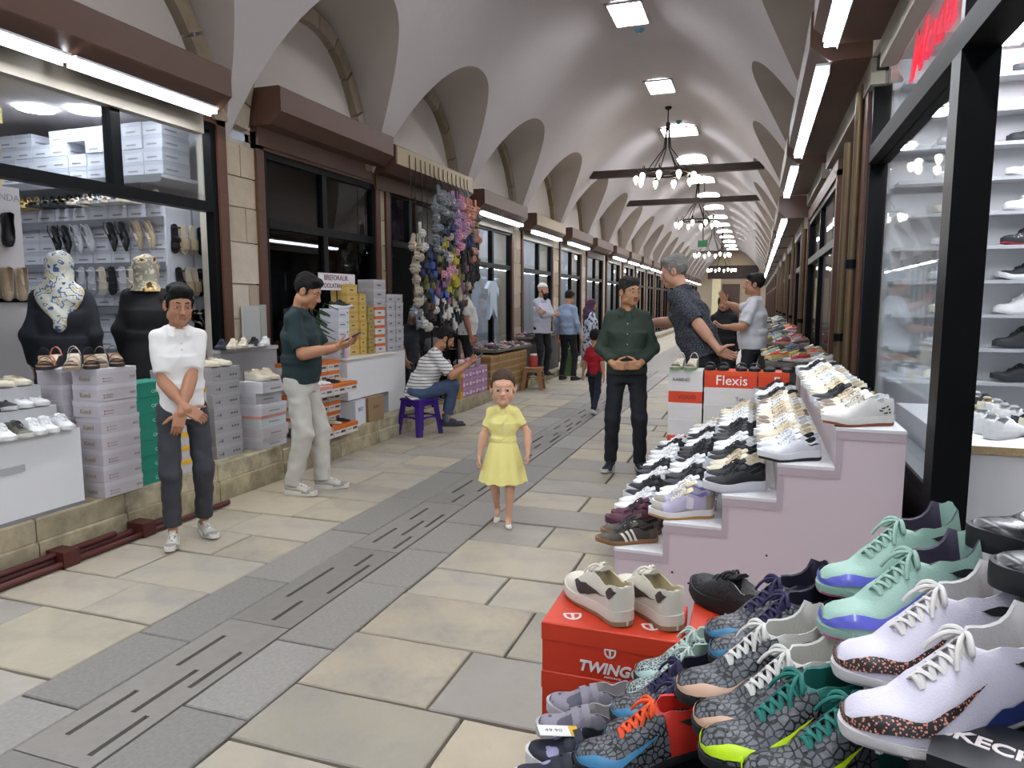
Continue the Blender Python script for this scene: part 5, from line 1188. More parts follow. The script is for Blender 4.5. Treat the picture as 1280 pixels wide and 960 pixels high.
for k, (c, l, dx) in enumerate(((cb('#b9b8ba'), cb('#c3c2c4'), 0), (cb('#c2b9bb'), cb('#bdbcbf'), .02), (cb('#bcc6c4'), cb('#d39a90'), .0), (cb('#c4c3c6'), cb('#cdccd0'), .01), (cb('#bdbcc0'), cb('#c6c5c9'), -.04), (cb('#c9c8cc'), cb('#d2d1d5'), .03))):
    shoe_box((-3.95 + dx, 4.92, z + .0005), (.24, .33, .094), c, l, rnd.uniform(-.03, .03), label=('white shoe box in the mixed stack behind the phone reader, %s up' % nth(k)) if k != 2 else 'pale shoe box with pink lid in the mixed stack behind the phone reader', group='mixed stack behind the phone reader', spec=[('x', .3, .7, .3, .4)], ink=INK2); z += .0945
zmx = z
bench = thing('box_bench', 'row of grey shoe boxes forming a raised bench below the stone pier', 'bench', (-4.16, 5.06, .28)); MB().box(-.08, .0, -.36, .36, 0, .80).build('body', GB, bench); MB().box(-.085, .012, -.37, .37, .80, .83).build('top', cb('#b9b7bd'), bench)
# shoes on these stacks
def wedge_row(z, x, y0, n, st, lab, cols):
    for k in range(n):
        c, nm = cols[k % len(cols)]; sandal('wedge', c, (x + rnd.uniform(-.02, .0), y0 + st * k, z + .001), rotz(R(-50 + rnd.uniform(-14, 14))), '%s wedge sandal, %s from the left %s' % (nm, nth(k), lab), 'sandal', 'wedge sandals on the lilac boxes')
tau = [fab('#8e7d6c'), fab('#a08f7c'), fab('#b8a790'), fab('#8e7d6c')]; bkw = [fab('#231f1f'), fab('#2a2524'), fab('#8d6f57'), GLD]; org = [fab('#1f1b1b'), fab('#b9745a'), fab('#cdb9a5'), BLK]
wedge_row(zt0, -4.2, 3.22, 3, .1, 'on the back lilac stack', ((bkw, 'black'), (org, 'orange and black'), ([CRM, CRM, CRM, SIL], 'white')))
wedge_row(zt1, -3.99, 3.27, 4, .085, 'on the front lilac stack', ((tau, 'taupe'), (bkw, 'black'), (tau, 'taupe'), (bkw, 'black')))
for i, (x, y, z, k, c, nm, yw) in enumerate(((-4.13, 4.40, zgr, 'loafer', SN_C, 'cream', -10), (-4.12, 4.54, zgr, 'loafer', SN_C, 'cream', -14), (-4.2, 4.14, zgr2, 'loafer', SN_W, 'white', -30), (-4.06, 4.87, zmx, 'low', SN_C, 'cream', -8), (-4.05, 5.0, zmx, 'low', SN_C, 'cream', -12))):
    shoe(k, c, (x, y, z + .001), R(yw), label='%s shoe on the %s, %s of them' % (nm, 'grey box stacks' if i < 3 else 'mixed stack behind the phone reader', nth(i if i < 3 else i - 3)), group='shoes on the box stacks', mirror=1 - 2 * (i % 2), size=.92)
for i, (dy, c, nm) in enumerate(((-.3, dict(SN_B, main=fab('#1d2233')), 'navy'), (-.17, SN_C, 'cream'), (-.04, SN_C, 'cream'), (.09, SN_BW, 'black'), (.24, SN_W, 'white'))):
    shoe('low', c, (-4.17, 5.06 + dy, 1.111), R(-62), label='%s sneaker, %s along the grey bench below the stone pier' % (nm, nth(i)), group='sneakers on the grey bench', size=.85, joinedup=True)
brd = thing('leaning_board', 'pale corrugated boards leaning against the stone pier', 'board', (-4.235, 5.18, 1.11)); MB().box(-.012, .012, -.11, .11, .001, .36).build('board', cb('#a9a9a6'), brd); MB().box(-.008, .01, .12, .2, .001, .37).build('board', cb('#9b9994'), brd)
# ---------------- orange and white box display
OR, ORW, PNK = cb('#c4661c'), cb('#c9c4c0'), cb('#c98f86')
osp = [('x', .12, .42, .35, .42), ('x', .55, .9, .28, .5)]
def oboxes(z, dx, row, lid=OR):
    for k in range(3):
        pink = (row == 0 and k == 0) or (row == 4 and k == 0)
        shoe_box((-3.97 + dx, 5.49 + k * .212, z + .0005), (.30, .208, .098), ORW, PNK if pink else lid, 0, label='%s box, %s across the %s layer of the orange display' % ('pink lidded' if pink else 'orange lidded', nth(k), nth(row)), group='orange lidded boxes', spec=osp, ink=cb('#53423c'), lidf=.36)
for r, (z, dx) in enumerate(((.24, .155), (.34, 0), (.44, 0), (.54, 0), (.64, .155), (.74, 0), (.84, 0))): oboxes(z, dx - .02 if dx else -.06, r)
prs = thing('shoe_carton', 'white box row under the orange display', 'box', (-4.12, 5.7, .24)); MB().box(-.14, .0, -.3, .3, .0, .098).build('body', ORW, prs)
MB().box(-.14, .0, -.3, .3, .4, .498).build('body', ORW, prs)
for r, z in enumerate((.339, .739)):
    for k in range(4):
        c, nm = ((SN_O, 'olive'), (SN_B, 'black'), (SN_C, 'cream'), (dict(SN_B, main=fab('#1b2238')), 'navy'), (SN_C, 'cream'), (SN_W, 'white'), (SN_B, 'black'), (SN_C, 'cream'))[k + 4 * r]
        shoe('flat', c, (-3.865, 5.46 + k * .155, z + .001), R(-8), label='%s canvas slip-on, %s along the %s shelf of the orange display' % (nm, nth(k), ('lower', 'upper')[r]), group='slip-ons on the orange display', size=.62)
# ---------------- white counter with its stacks
ct = thing('counter', 'white counter with pale top beside the purple stool', 'counter', (-4.06, 6.62, .24)); MB().box(-.2, .19, -.48, .51, .27, .68).build('front_panel', WHITE, ct); MB().box(-.21, .205, -.5, .525, .68, .70).build('top', cb('#d6cdc2'), ct); MB().box(-.2, -.06, -.48, .52, 0, .27).build('leg_panel', mat('#2c2a29', .7), ct)
o = thing('carton', 'white carton with small print under the counter', 'box', (-3.93, 6.30, .24), .1); MB().box(-.1, .1, -.12, .12, 0, .25).build('body', WB, o); MB().box(-.105, .105, -.125, .125, .2505, .258).build('flap', WB2, o); text('EKO', .06, INK, o, (.101, 0, .16), FACE_PX)
o = thing('carton', 'plain brown cardboard carton under the counter', 'box', (-3.93, 6.60, .24), -.08); MB().box(-.12, .12, -.14, .14, 0, .26).build('body', mat('#8d7353', .8), o); MB().box(-.122, .122, -.006, .006, .258, .262).build('tape', mat('#a58d6a', .5), o); text('AYK', .05, cb('#5a4630'), o, (.121, 0, .15), FACE_PX)
zc = .945
def cstack(x, y, n, size, body, lid, name, spec=None, z=zc, ink=INK):
    for k in range(n):
        plain_box((x + rnd.uniform(-.004, .004), y + rnd.uniform(-.004, .004), z + .0005), size, body, lid, ink, '%s, %s up' % (name, nth(k)), name, spec=spec or (('x', .3, .6, .3, .45),)); z += size[2] + .0008
    return z
zw = cstack(-4.08, 6.26, 5, (.22, .20, .098), cb('#c6c8d0'), cb('#cdd0d8'), 'white shoe box in the stack on the counter end', spec=(('x', .15, .6, .3, .4), ('x', .8, .9, .5, .62)))
shoe('runner', SN_BW, (-4.14, 6.26, zw + .001), R(30), label='black sneaker with white sole standing on the white counter stack', size=.8)
ylw, ylw2 = cb('#c8a95c'), cb('#bb9a4c'); cstack(-4.10, 6.49, 8, (.2, .2, .092), ylw, ylw2, 'mustard yellow shoe box in the left column on the counter'); cstack(-4.08, 6.66, 7, (.2, .125, .092), ylw, ylw2, 'mustard yellow shoe box in the right column on the counter')
cstack(-4.05, 6.79, 6, (.18, .12, .085), cb('#9b8443'), cb('#8a7439'), 'dark olive small box beside the yellow columns on the counter')
zo = cstack(-4.06, 6.98, 5, (.2, .22, .1), ORW, cb('#c0561c'), 'white box with orange lid in the counter stack'); cstack(-4.06, 6.99, 3, (.2, .26, .1), cb('#a5a2a4'), cb('#b2aeb0'), 'grey box on top of the orange lidded counter stack', z=zo)
gst = thing('display_stand', 'low white stand carrying the grey box wall beside the seated man', 'stand', (-4.1, 7.37, .24)); MB().box(-.12, .12, -.2, .22, 0, .70).build('body', WHITE, gst)
cstack(-4.06, 7.24, 7, (.2, .19, .092), cb('#a9a7aa'), cb('#b3b1b4'), 'grey white box in the inner column beside the seated man'); cstack(-4.06, 7.435, 7, (.2, .18, .092), cb('#a9a7aa'), cb('#b3b1b4'), 'grey white box in the outer column beside the seated man')
sg = thing('paper_sign', 'white paper sign with red capital lettering above the counter boxes', 'sign', (-4.08, 6.33, zw + .27), R(-4)); MB().box(-.006, .004, -.3, .3, -.085, .085).build('paper', cb('#d9d3d6'), sg); MB().tube([(-.01, 0, -.08), (-.01, 0, -.275)], .006, 6).build('pole', ALU, sg)
rd = cb('#5a3038'); text('BREFORALIK', .075, rd, sg, (.006, -.02, .038), FACE_PX, sx=.95); text('1.DOLATAN ABDİK', .07, rd, sg, (.006, 0, -.042), FACE_PX, sx=.85)
pt = thing('potted_plant', 'leafy green potted plant behind the phone reader', 'plant', (-4.02, 5.66, .9395)); MB().lathe([(.07, 0), (.095, .14), (.1, .15), (.085, .15), (.08, .13)], 16).build('pot', cb('#c9c6c2'), pt, smooth=1)
LEAF = mat('#1f3a1c', .4, var=.4, scale=12); lb = []
for k in range(46):
    a = rnd.uniform(0, 6.28); r = rnd.uniform(.06, .26) * (.25 if math.cos(a) < .15 else .8); h = rnd.uniform(.12, .42); t0 = Vector((.02 * math.cos(a), .02 * math.sin(a), .13)); t1 = Vector((r * math.cos(a), r * math.sin(a), .13 + h)); d = Vector((math.cos(a), math.sin(a), -.5)).normalized(); sdv = d.cross(Vector((0, 0, 1))).normalized()
    b = MB(); w = .034; L = rnd.uniform(.1, .16) * (.55 if math.cos(a) < .15 else 1); pts = [t1 + d * L * q for q in (0, .35, .7, 1)]; ww = (.004, w, w * .8, .002)
    b.loft([[tuple(p - sdv * q), tuple(p + Vector((0, 0, .008))), tuple(p + sdv * q)] for p, q in zip(pts, ww)], False, False); b.tube([tuple(t0), tuple((t0 + t1) / 2 + Vector((0, 0, .03))), tuple(t1)], .003, 4); b.build('leaf', LEAF, pt, smooth=60)
for k in range(2):
    b = MB(); b.tube([(0, 0, .13), (.02, -.06 + .1 * k, .4), (.06, -.12 + .16 * k, .52)], .003, 4); b.ball((.07, -.13 + .16 * k, .53), (.012, .02, .035), 8); b.build('flower', cb('#d4d2c6'), pt, smooth=60)
bt = thing('bottle', 'clear pump bottle on the counter beside the plant', 'bottle', (-3.92, 6.2, .9405)); MB().lathe([(.03, 0), (.032, .01), (.032, .12), (.012, .15), (.012, .16)], 12).build('body', cb('#b7a3b0'), bt, smooth=1); MB().lathe([(.014, .16), (.014, .185), (.004, .186), (.004, .22)], 10).box(-.006, .04, -.006, .006, .215, .227).build('pump', cb('#d8d8da'), bt)
# ---------------- second, closed shop
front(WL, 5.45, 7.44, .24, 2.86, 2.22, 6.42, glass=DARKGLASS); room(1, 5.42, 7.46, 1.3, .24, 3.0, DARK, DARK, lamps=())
pb = thing('notice', 'small red and white notice stuck inside the dark shop window', 'notice', (WL - .02, 6.28, 2.42)); MB().box(-.002, .002, -.16, .16, -.09, .09).build('paper', cb('#c9a7a2'), pb); MB().box(.002, .003, -.13, .13, -.07, .07).build('print_field', cb('#8e3a3a'), pb); text('KİRALIK', .07, cb('#e1c9c4'), pb, (.0035, 0, 0), FACE_PX)
# ---------------- third shop: slippers hung from cords, wire rack
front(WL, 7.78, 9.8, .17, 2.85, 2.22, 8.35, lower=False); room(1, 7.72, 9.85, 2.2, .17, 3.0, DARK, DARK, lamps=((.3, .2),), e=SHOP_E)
for k in range(6): shelf = MB().box(-5.6, -5.35, 7.72, 9.85, .6 + .4 * k, .63 + .4 * k).build('shelf', cb('#7f7f85'), None); tag(shelf, '%s shelf board inside the slipper shop' % nth(k), 'shelf')
CORD = mat('#2a2622', .8)
PAL = {'grey': ('#6f7376', '#80858a'), 'lilac': ('#9a6f9c', '#a98aad'), 'pink': ('#c07a92', '#cf93a5'), 'salmon': ('#b87a68', '#c88d78'), 'yellow': ('#c2b42c', '#a99b2a'), 'navy': ('#1d2747', '#283055'), 'blue': ('#2d4c96', '#3c5aa5'), 'black': ('#141416', '#1d1d20'), 'beige': ('#a39684', '#b3a794'), 'olive': ('#5c5c2c', '#6b6b3a'), 'brown': ('#4a3426', '#5a4232'), 'white': ('#c5c2bd', '#d0cdc8'), 'mauve': ('#6d4a66', '#7d5a76')}
strands = [  # y, x, top z, bottom z, colours from the top
    (7.72, -3.93, 2.30, 1.25, ['beige'] * 6 + ['grey'] * 2), (7.88, -3.95, 2.45, 1.25, ['white', 'white', 'black', 'navy', 'black', 'grey', 'black', 'white']), (8.02, -3.93, 2.2, 1.2, ['black', 'navy', 'black', 'olive', 'black', 'brown', 'black', 'white']),
    (8.14, -3.92, 2.2, 1.3, ['navy', 'blue', 'blue', 'navy', 'blue', 'blue', 'white', 'black']), (8.28, -3.9, 2.95, 1.25, ['grey'] * 6 + ['olive', 'brown', 'black', 'mauve', 'white', 'black', 'black']), (8.40, -3.88, 2.9, 1.2, ['grey', 'grey', 'black', 'navy', 'yellow', 'grey', 'black', 'pink', 'mauve', 'blue', 'black', 'white', 'black']),
    (8.54, -3.9, 2.9, 1.25, ['grey', 'grey', 'beige', 'beige', 'navy', 'white', 'pink', 'lilac', 'yellow', 'mauve', 'white', 'black']), (8.68, -3.88, 2.88, 1.2, ['grey', 'grey', 'navy', 'navy', 'olive', 'yellow', 'pink', 'yellow', 'olive', 'beige', 'black', 'white']), (8.82, -3.9, 2.95, 1.25, ['lilac'] * 5 + ['pink', 'yellow', 'olive', 'yellow', 'mauve', 'black', 'white', 'black']),
    (8.96, -3.88, 2.92, 1.3, ['pink', 'lilac', 'lilac', 'pink', 'pink', 'black', 'black', 'olive', 'mauve', 'beige', 'black', 'black']), (9.10, -3.9, 2.92, 1.5, ['pink', 'salmon', 'pink', 'lilac', 'navy', 'black', 'black', 'mauve', 'black', 'beige', 'black', 'brown']), (9.24, -3.88, 2.92, 1.78, ['salmon', 'salmon', 'pink', 'salmon', 'navy', 'navy', 'black', 'brown', 'black', 'black', 'black']), (9.38, -3.9, 2.92, 1.84, ['salmon', 'salmon', 'salmon', 'grey', 'grey', 'navy', 'salmon', 'salmon', 'black', 'brown', 'black']), (9.5, -3.88, 2.92, 1.88, ['salmon', 'grey', 'olive', 'salmon', 'salmon', 'black', 'black', 'brown', 'black', 'black'])]
for si, (y, x, z1, z0, cols) in enumerate(strands):
    n = len(cols); st = (z1 - z0 - .12) / max(1, n - 1)
    cd = MB(); cd.tube([(-3.943 - x, 0, -.03), (-3.94 - x, 0, -.16), (0, 0, -.26), (0, 0, z0 - 3.26)], .005, 5); c = cd.build('cord', CORD); c.location = (x, y, 3.26); tag(c, 'dark hanging cord of the %s slipper string' % nth(si), 'cord', 'cords of the hung slippers')
    if x < -3.94: pass
    for k, cn in enumerate(cols):
        for q in ((-1, 1) if st > .05 else (1,)):
            a = rnd.uniform(-40, 40); M = Matrix.Rotation(R(a), 3, 'Z') @ hang('x', rnd.uniform(-22, 22)); m0, m1 = [fab(h_, bump=.5, bscale=90) for h_ in PAL[cn]]
            sandal('fluffy' if cn in ('grey', 'lilac', 'pink', 'salmon', 'white', 'beige') and k < 9 else 'slide', [m0 if cn != 'black' else m1, m1, m0, CRM if (k + si) % 3 == 0 else m1], (x + .035 + rnd.uniform(0, .03), y + q * .035 + rnd.uniform(-.02, .02), z1 - k * st + .02), M,
                   '%s slipper, %s down the %s slipper string, %s side' % (cn, nth(k), nth(si), 'near' if q < 0 else 'far'), 'slipper', 'slippers hung on cords', size=.88, mirror=q)
wr_ = thing('wire_rack', 'black wire rack of bags and slippers behind the seated man', 'rack', (-3.98, 8.45, .17)); b = MB()
for yy in (-.35, .45):
    for xx in (-.14, .12): MB().tube([(xx, yy, 0), (xx, yy, 1.02)], .012, 6).build('post', ALU, wr_)
for z in (.05, .38, .7, 1.0):
    b = MB(); [b.tube([(xx, -.35, z), (xx, .45, z)], .006, 5) for xx in (-.14, -.07, 0, .06, .12)]; b.build('shelf', ALU, wr_)
MB().box(-.15, -.14, -.35, .45, .02, 1.0).build('back_panel', mat('#232124', .8), wr_)
def bag(loc, col, label, w=.16, h=.2): 
    o = thing('plastic_bag', label, 'bag', loc); b = MB(); n = 12; rings = []
    for i in range(6):
        t = i / 5; r = (w * (.75 + .35 * math.sin(t * 2.6))) * (1 if t < .9 else .7); rings.append([(r * .6 * math.cos(6.283 * k / n) * (1 + .12 * math.sin(k * 2.4 + i)), r * .62 * math.sin(6.283 * k / n) * (1 + .12 * math.cos(k * 3.1 + i)), h * t) for k in range(n)])
    b.loft(rings).build('bag', mat(col, .25, var=.5, scale=30, bump=.8, bscale=40, key='plastic'), o, smooth=30); return o
for k in range(8): bag((-3.98, 8.22 + .19 * (k % 4), .17 + (.386, .706)[k // 4]), ('#5a5a62', '#8a8790', '#3a3438', '#77727c')[k % 4], '%s plastic bag, %s along the %s wire shelf' % (('smoky', 'pale', 'dark', 'grey')[k % 4], nth(k % 4), ('middle', 'upper')[k // 4]), .1, .17)
PKB = cb('#9a6f92')
for k in range(12):
    r, c = k // 4, k % 4; plain_box((-3.90, 9.08 + c * .245, .171 + r * .1305), (.17, .24, .13), PKB, cb('#a57e9d'), cb('#d9c4d4'), 'mauve carton, %s along the %s layer of the mauve pile' % (nth(c), nth(r)), 'mauve cartons by the stall man', spec=(('x', .1, .4, .2, .6), ('x', .55, .9, .3, .5)), name='carton')
o = thing('carton', 'yellow printed carton at the near end of the mauve pile', 'box', (-3.9, 8.91, .17)); MB().box(-.1, .1, -.05, .05, 0, .36).build('body', cb('#c2983c'), o); MB().box(.1, .101, -.04, .04, .1, .3).build('print', cb('#a24f5c'), o)
for k in range(4): bag((-3.9, 9.06 + .2 * k, .5645), ('#c9b2bb', '#a9667a', '#c4bcc4', '#9a8794')[k], '%s wrapped bundle on the mauve cartons, %s along' % (('pale', 'pink', 'white', 'mauve')[k], nth(k)), .12, .14)
CARD = mat('#8d6f45', .8, var=.2, scale=6); 
for c in range(5):
    for r in range(5):
        plain_box((-3.91, 10.22 + c * .36, .171 + r * .1105 - .04 * 1), (.22, .35, .109), CARD, cb('#a58450'), cb('#5f482b'), 'brown cardboard carton, %s column, %s layer of the stall front' % (nth(c), nth(r)), 'brown cartons under the stall', spec=(('x', .1, .9, .08, .1), ('y', .1, .9, .08, .1)), name='carton')
def stall(y0, y1, x0, x1, z, floor, label, cols, seed, rows, size=.9, yawc=0., grp=None, inset=.05):
    """market table with shoes laid out on its top in rows"""
    o = thing('market_table', label, 'table', ((x0 + x1) / 2, (y0 + y1) / 2, floor)); a, b_ = (x1 - x0) / 2, (y1 - y0) / 2
    MB().box(-a, a, -b_, b_, z - floor - .04, z - floor).build('tabletop', mat('#6b6560', .7), o); MB().box(-a + .05, a - inset, -b_ + .05, b_ - .05, 0, z - floor - .04).build('skirt_panel', mat('#4f4a47', .8), o)
    rg = random.Random(seed); n = int((y1 - y0 - .06) / .13)
    for r in range(rows):
        for k in range(n):
            cn = rg.choice(cols); cc = fab(cn[0]); kd = rg.choice(('low', 'loafer', 'slim', 'flat')); q = dict(main=cc, over=fab(cn[1]), sole=fab(rg.choice(('#c9c6c0', '#2a2826', '#b9a98e'))), lace=fab(cn[1]))
            yw = R(yawc + rg.uniform(-9, 9)); cx = x0 + (r + .5) * (x1 - x0) / rows; L = .29 * size * .78
            shoe(kd, q, (cx - L / 2 * math.cos(yw), y0 + .07 + .13 * k - L / 2 * math.sin(yw), z + .001), yw, label='%s shoe, %s along the %s row of the %s' % (cn[2], nth(k), nth(r), label), group=grp or 'shoes on the ' + label, size=size * .78, joinedup=True, mirror=1 - 2 * (k % 2))
MIX = [('#c4bfc2', '#9a8f9c', 'pale'), ('#a3778f', '#c4a1b4', 'pink'), ('#2b292d', '#47434a', 'black'), ('#7d7268', '#a59a8c', 'taupe'), ('#8f2b3d', '#c0bcb8', 'red'), ('#58555c', '#8b8892', 'grey')]
stall(10.25, 12.1, -4.24, -3.78, .76, .13, 'sandal stall over the brown cartons', MIX, 3, 3, inset=.26)
stall(12.5, 14.6, -4.24, -3.9, .86, .13, 'crowded stall behind the bearded man', MIX, 5, 2)
gbb = thing('shopping_bag', 'green printed bag standing by the stall', 'bag', (-3.62, 14.1, 0)); MB().obox((0, 0, .28), (.2, .34, .56)).build('bag', mat('#5c7a4a', .5, var=.4, scale=14), gbb); MB().tube([(.0, -.1, .56), (0, -.05, .68), (0, .05, .68), (0, .1, .56)], .008, 6).build('handle', cb('#d8d6d0'), gbb)
pk = thing('shopping_bag', 'pink striped bag beside the man in pale blue', 'bag', (-3.2, 14.7, 0)); MB().obox((0, 0, .3), (.24, .36, .6)).build('bag', mat('#b98a92', .5, col2='#d9c9c6', pat='bandz', pscale=12), pk)
rj = thing('red_jar', 'red and white tub on the wooden stool', 'jar', (-3.6, 11.6, .391)); MB().lathe([(.07, 0), (.075, .02), (.075, .17), (.06, .2)], 14).build('body', cb('#a03030'), rj, smooth=1); MB().lathe([(.062, .2), (.062, .225)], 14).build('lid', cb('#c9c3bb'), rj)
def stool(loc, rz, col, hh, label, holes='round'):
    o = thing('plastic_stool', label, 'stool', loc, rz); m = mat(col, .35, var=.08); w0, w1 = .19, .145
    b = MB(); b.loft([[(s * (w1 + .012 + e) , t * (w1 + .012 + e), hh - .03 + z) for s, t in ((-1, -1), (1, -1), (1, 1), (-1, 1))] for z, e in ((0, 0), (.02, 0), (.03, -.012))]); b.build('seat', m, o)
    for sx in (-1, 1):
        for sy in (-1, 1):
            b = MB(); rings = []
            for z in (0, .03, hh - .03):
                k = w0 + (w1 - w0) * z / hh; d = .055 + .02 * z / hh; rings.append([(sx * k, sy * k, z), (sx * k, sy * (k - d), z), (sx * (k - .018), sy * (k - d), z), (sx * (k - .018), sy * (k - .018), z), (sx * (k - d), sy * (k - .018), z), (sx * (k - d), sy * k, z)])
            b.loft(rings).build('leg', m, o)
    for z0, z1 in ((hh - .11, hh - .03), (hh * .40, hh * .52)):
        for a in range(4):
            b = MB(); k0, k1 = w0 + (w1 - w0) * z0 / hh - .008, w0 + (w1 - w0) * z1 / hh - .008; n = 8; up, dn = [], []
            for i in range(n + 1):
                t = -1 + 2 * i / n; dz = (.035 * (1 - t * t)); up.append((t * k1 * .92, -k1, z1)); dn.append((t * k0 * .92, -k0, z0 + dz))
            b.loft([up, dn, [(x, y + .008, z) for x, y, z in dn], [(x, y + .008, z) for x, y, z in up]], False, False); q = b.build('side_web', m, o); q.rotation_euler = (0, 0, a * math.pi / 2)
    return o
stool((-3.60, 7.20, 0), R(-20), '#3b1f78', .42, 'purple plastic stool under the seated man')
stool((-3.6, 11.6, 0), R(8), '#8a6238', .39, 'brown plastic stool carrying the red tub')
gar = thing('child_garment', 'pale blue child outfit on a hanger by the shop window', 'garment', (-4.14, 11.0, 1.32)); g = MB(); pf = [(-.06, 0), (-.19, -.1), (-.15, .16), (-.15, .36), (-.24, .28), (-.27, .40), (-.12, .53), (.12, .53), (.27, .40), (.24, .28), (.15, .36), (.15, .16), (.19, -.1), (.06, 0), (0, .1)]
g.prism(pf, -.03, .03, axis='x'); g.build('fabric', cb('#b8c4d4'), gar); MB().tube([(0, 0, .5), (0, 0, .6), (0, .03, .64), (0, .0, .66), (-.11, 0, .80)], .005, 5).build('hanger', ALU, gar)
# ---------------- the other shop fronts on both sides
IN = [cb('#9aa3ad'), cb('#b39aa6'), cb('#8fa6a8'), cb('#b7aea0'), cb('#a7a4b4')]
def goods(side, y0, y1, depth, z0, seed, dens=1.):
    rg = random.Random(seed); xw = (WL if side > 0 else WR) - side * depth; b = MB(); n = max(3, int((y1 - y0) / .3))
    for k in range(6):
        z = z0 + .25 + .38 * k; b.box(min(xw, xw + side * .3), max(xw, xw + side * .3), y0 + .06, y1 - .06, z, z + .02, 0)
        for j in range(n):
            h = rg.uniform(.12, .28); w = (y1 - y0 - .2) / n; x0 = xw + side * .04; x1 = xw + side * rg.uniform(.18, .29); b.box(min(x0, x1), max(x0, x1), y0 + .1 + j * w, y0 + .1 + j * w + w * .86, z + .02, z + .02 + h, 1 + rg.randrange(4))
    o = b.build('shelf_goods', [WHITE] + [IN[(seed + i) % 5] for i in range(4)]); tag(o, 'stocked shelves inside the %s shop on the %s' % (nth(seed % 40), 'left' if side > 0 else 'right'), 'shelves', kind='stuff')
for i, (a, b_) in enumerate(LB):
    if i < 5: continue
    front(WL, a + .12, b_ - .02, plat(a) + .02, 2.76, 2.12, a + (b_ - a) * .55)
    if i < 14: room(1, a + .02, b_ + .04, 1.7, .1, 2.95, SHOPW, lamps=((.35, .3), (.35, .75)) if i < 11 else ((.35, .5),)); goods(1, a + .1, b_, 1.721, .15, i)
    else: struct(MB().box(WL - .5, WL - .45, a, b_, 0, 2.9).build('wall_shop_back', IN[i % 5]))
for i, (a, b_) in enumerate(RB):
    if i < 4: continue
    y0, y1 = RB[i - 1][1] + (.25 if i > 4 else -.0) , b_ - .2
    if i == 4: y0 = 6.75
    front(WR, y0 + .35, y1, .15, 2.62, 2.05, (y0 + y1) / 2 + .2)
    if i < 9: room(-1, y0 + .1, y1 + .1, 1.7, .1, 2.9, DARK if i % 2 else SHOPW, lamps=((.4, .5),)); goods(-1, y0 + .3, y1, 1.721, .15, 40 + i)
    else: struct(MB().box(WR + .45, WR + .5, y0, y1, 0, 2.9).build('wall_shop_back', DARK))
    if i < 10:
        pp = thing('downpipe', 'brass coloured downpipe beside the %s shop on the right' % nth(i - 3), 'pipe', (WR - .07, y0 + .12 if i > 4 else 6.05, .0)); MB().lathe([(.04, 0), (.04, 2.7)], 12).build('pipe', mat('#5f4e38', .4, metal=.5), pp, smooth=1); MB().lathe([(.05, 1.2), (.05, 1.26)], 12).build('bracket', ALU, pp)
# ============================================================ RIGHT SIDE
sr = struct(MB().box(-.5, WR + .02, 5.34, YE, -.05, .13).build('trim_sidewalk_right', mat('#a7a19a', .6, var=.15, scale=9, key='sidewalk'))); 
# ---------------- near right shop: black frame, open door, shelves facing us
wn += 1
o = struct(thing('window_%d' % wn, None, None)); b = MB()
MB().box(WR - .06, WR + .06, 2.92, 3.05, .0, 2.37).build('post', ALU, o); b.box(WR - .05, WR + .05, 5.08, 5.18, .0, 3.0); b.box(WR - .05, WR + .05, .5, 5.1, 2.92, 3.0); b.box(WR - .05, WR + .05, .5, .6, 0, 2.93)
b.build('frame', ALU, o)
MB().box(WR - .06, WR + .06, .6, 5.08, 2.37, 2.47).build('transom', mat('#100d0b', .6, var=.2, spec=.08), o)
b = MB(); b.box(WR - .04, WR + .04, 3.0, 3.05, 2.47, 2.92); b.box(WR - .045, WR + .045, 3.05, 5.08, .74, .80); b.box(WR - .04, WR + .04, 3.05, 5.08, .1, .16); b.build('rail', ALU, o)
MB().box(WR - .02, WR + .02, 3.05, 5.08, .16, .74).build('kick_panel', mat('#1c1512', .4, var=.2), o)
MB().box(WR - .06, WR + .07, 3.05, 5.08, .80, .815).build('sill', mat('#77787a', .35, metal=.5), o)
for a, c, d, e in ((3.05, 5.08, .815, 2.37), (3.05, 5.08, 2.47, 2.92), (.6, 3.0, 2.47, 2.92)): MB().box(WR - .004, WR + .004, a, c, d, e).build('pane', GLASS, o)
for q in (5.18, 5.42): MB().box(WR - .07, WR + .06, q, q + .16, .12, 3.0).build('jamb', JAMB, o)
MB().box(WR - .08, WR + .06, .5, 5.5, 3.0, 3.14).build('head_board', mat('#cfc9bb', .5), o)
pp = thing('downpipe', 'brass coloured downpipe beside the near right shop window', 'pipe', (WR - .09, 5.375, .13)); MB().lathe([(.03, 0), (.03, 2.8)], 12).build('pipe', mat('#5f4e38', .4, metal=.5), pp, smooth=1); MB().lathe([(.045, 1.6), (.045, 1.66)], 12).build('bracket', ALU, pp)
for k, (x0, x1, y0, y1) in enumerate(((WR + .06, 3.3, 5.12, 5.2), (3.3, 3.4, .4, 5.2), (WR + .06, 3.3, .35, .45))): struct(MB().box(x0, x1, y0, y1, 0, 3.0).build('wall_right_shop_%d' % (k + 1), mat('#cfd0d3', .6, var=.04)))
rc_ = struct(MB().box(WR + .05, 3.4, .4, 5.2, 3.0, 3.05).build('ceiling_right_shop', PLASTER)); struct(MB().box(WR + .05, 3.4, .4, 5.2, -.05, .0).build('floor_right_shop', mat('#9b9893', .5)))
for k, (x, y) in enumerate(((1.3, 4.35), (1.3, 2.9), (2.4, 3.6))):
    l_ = thing('ceiling_lamp', 'long white ceiling lamp inside the right shop, %s' % ('over the window', 'over the doorway', 'deep inside')[k], 'lamp', (x, y, 3.0)); MB().box(-.06, .06, -.55, .55, -.045, -.012).build('tube', glow('#f2f7ff', 42, 'rs'), l_); MB().box(-.08, .08, -.58, .58, -.012, 0).build('housing', WHITE, l_)
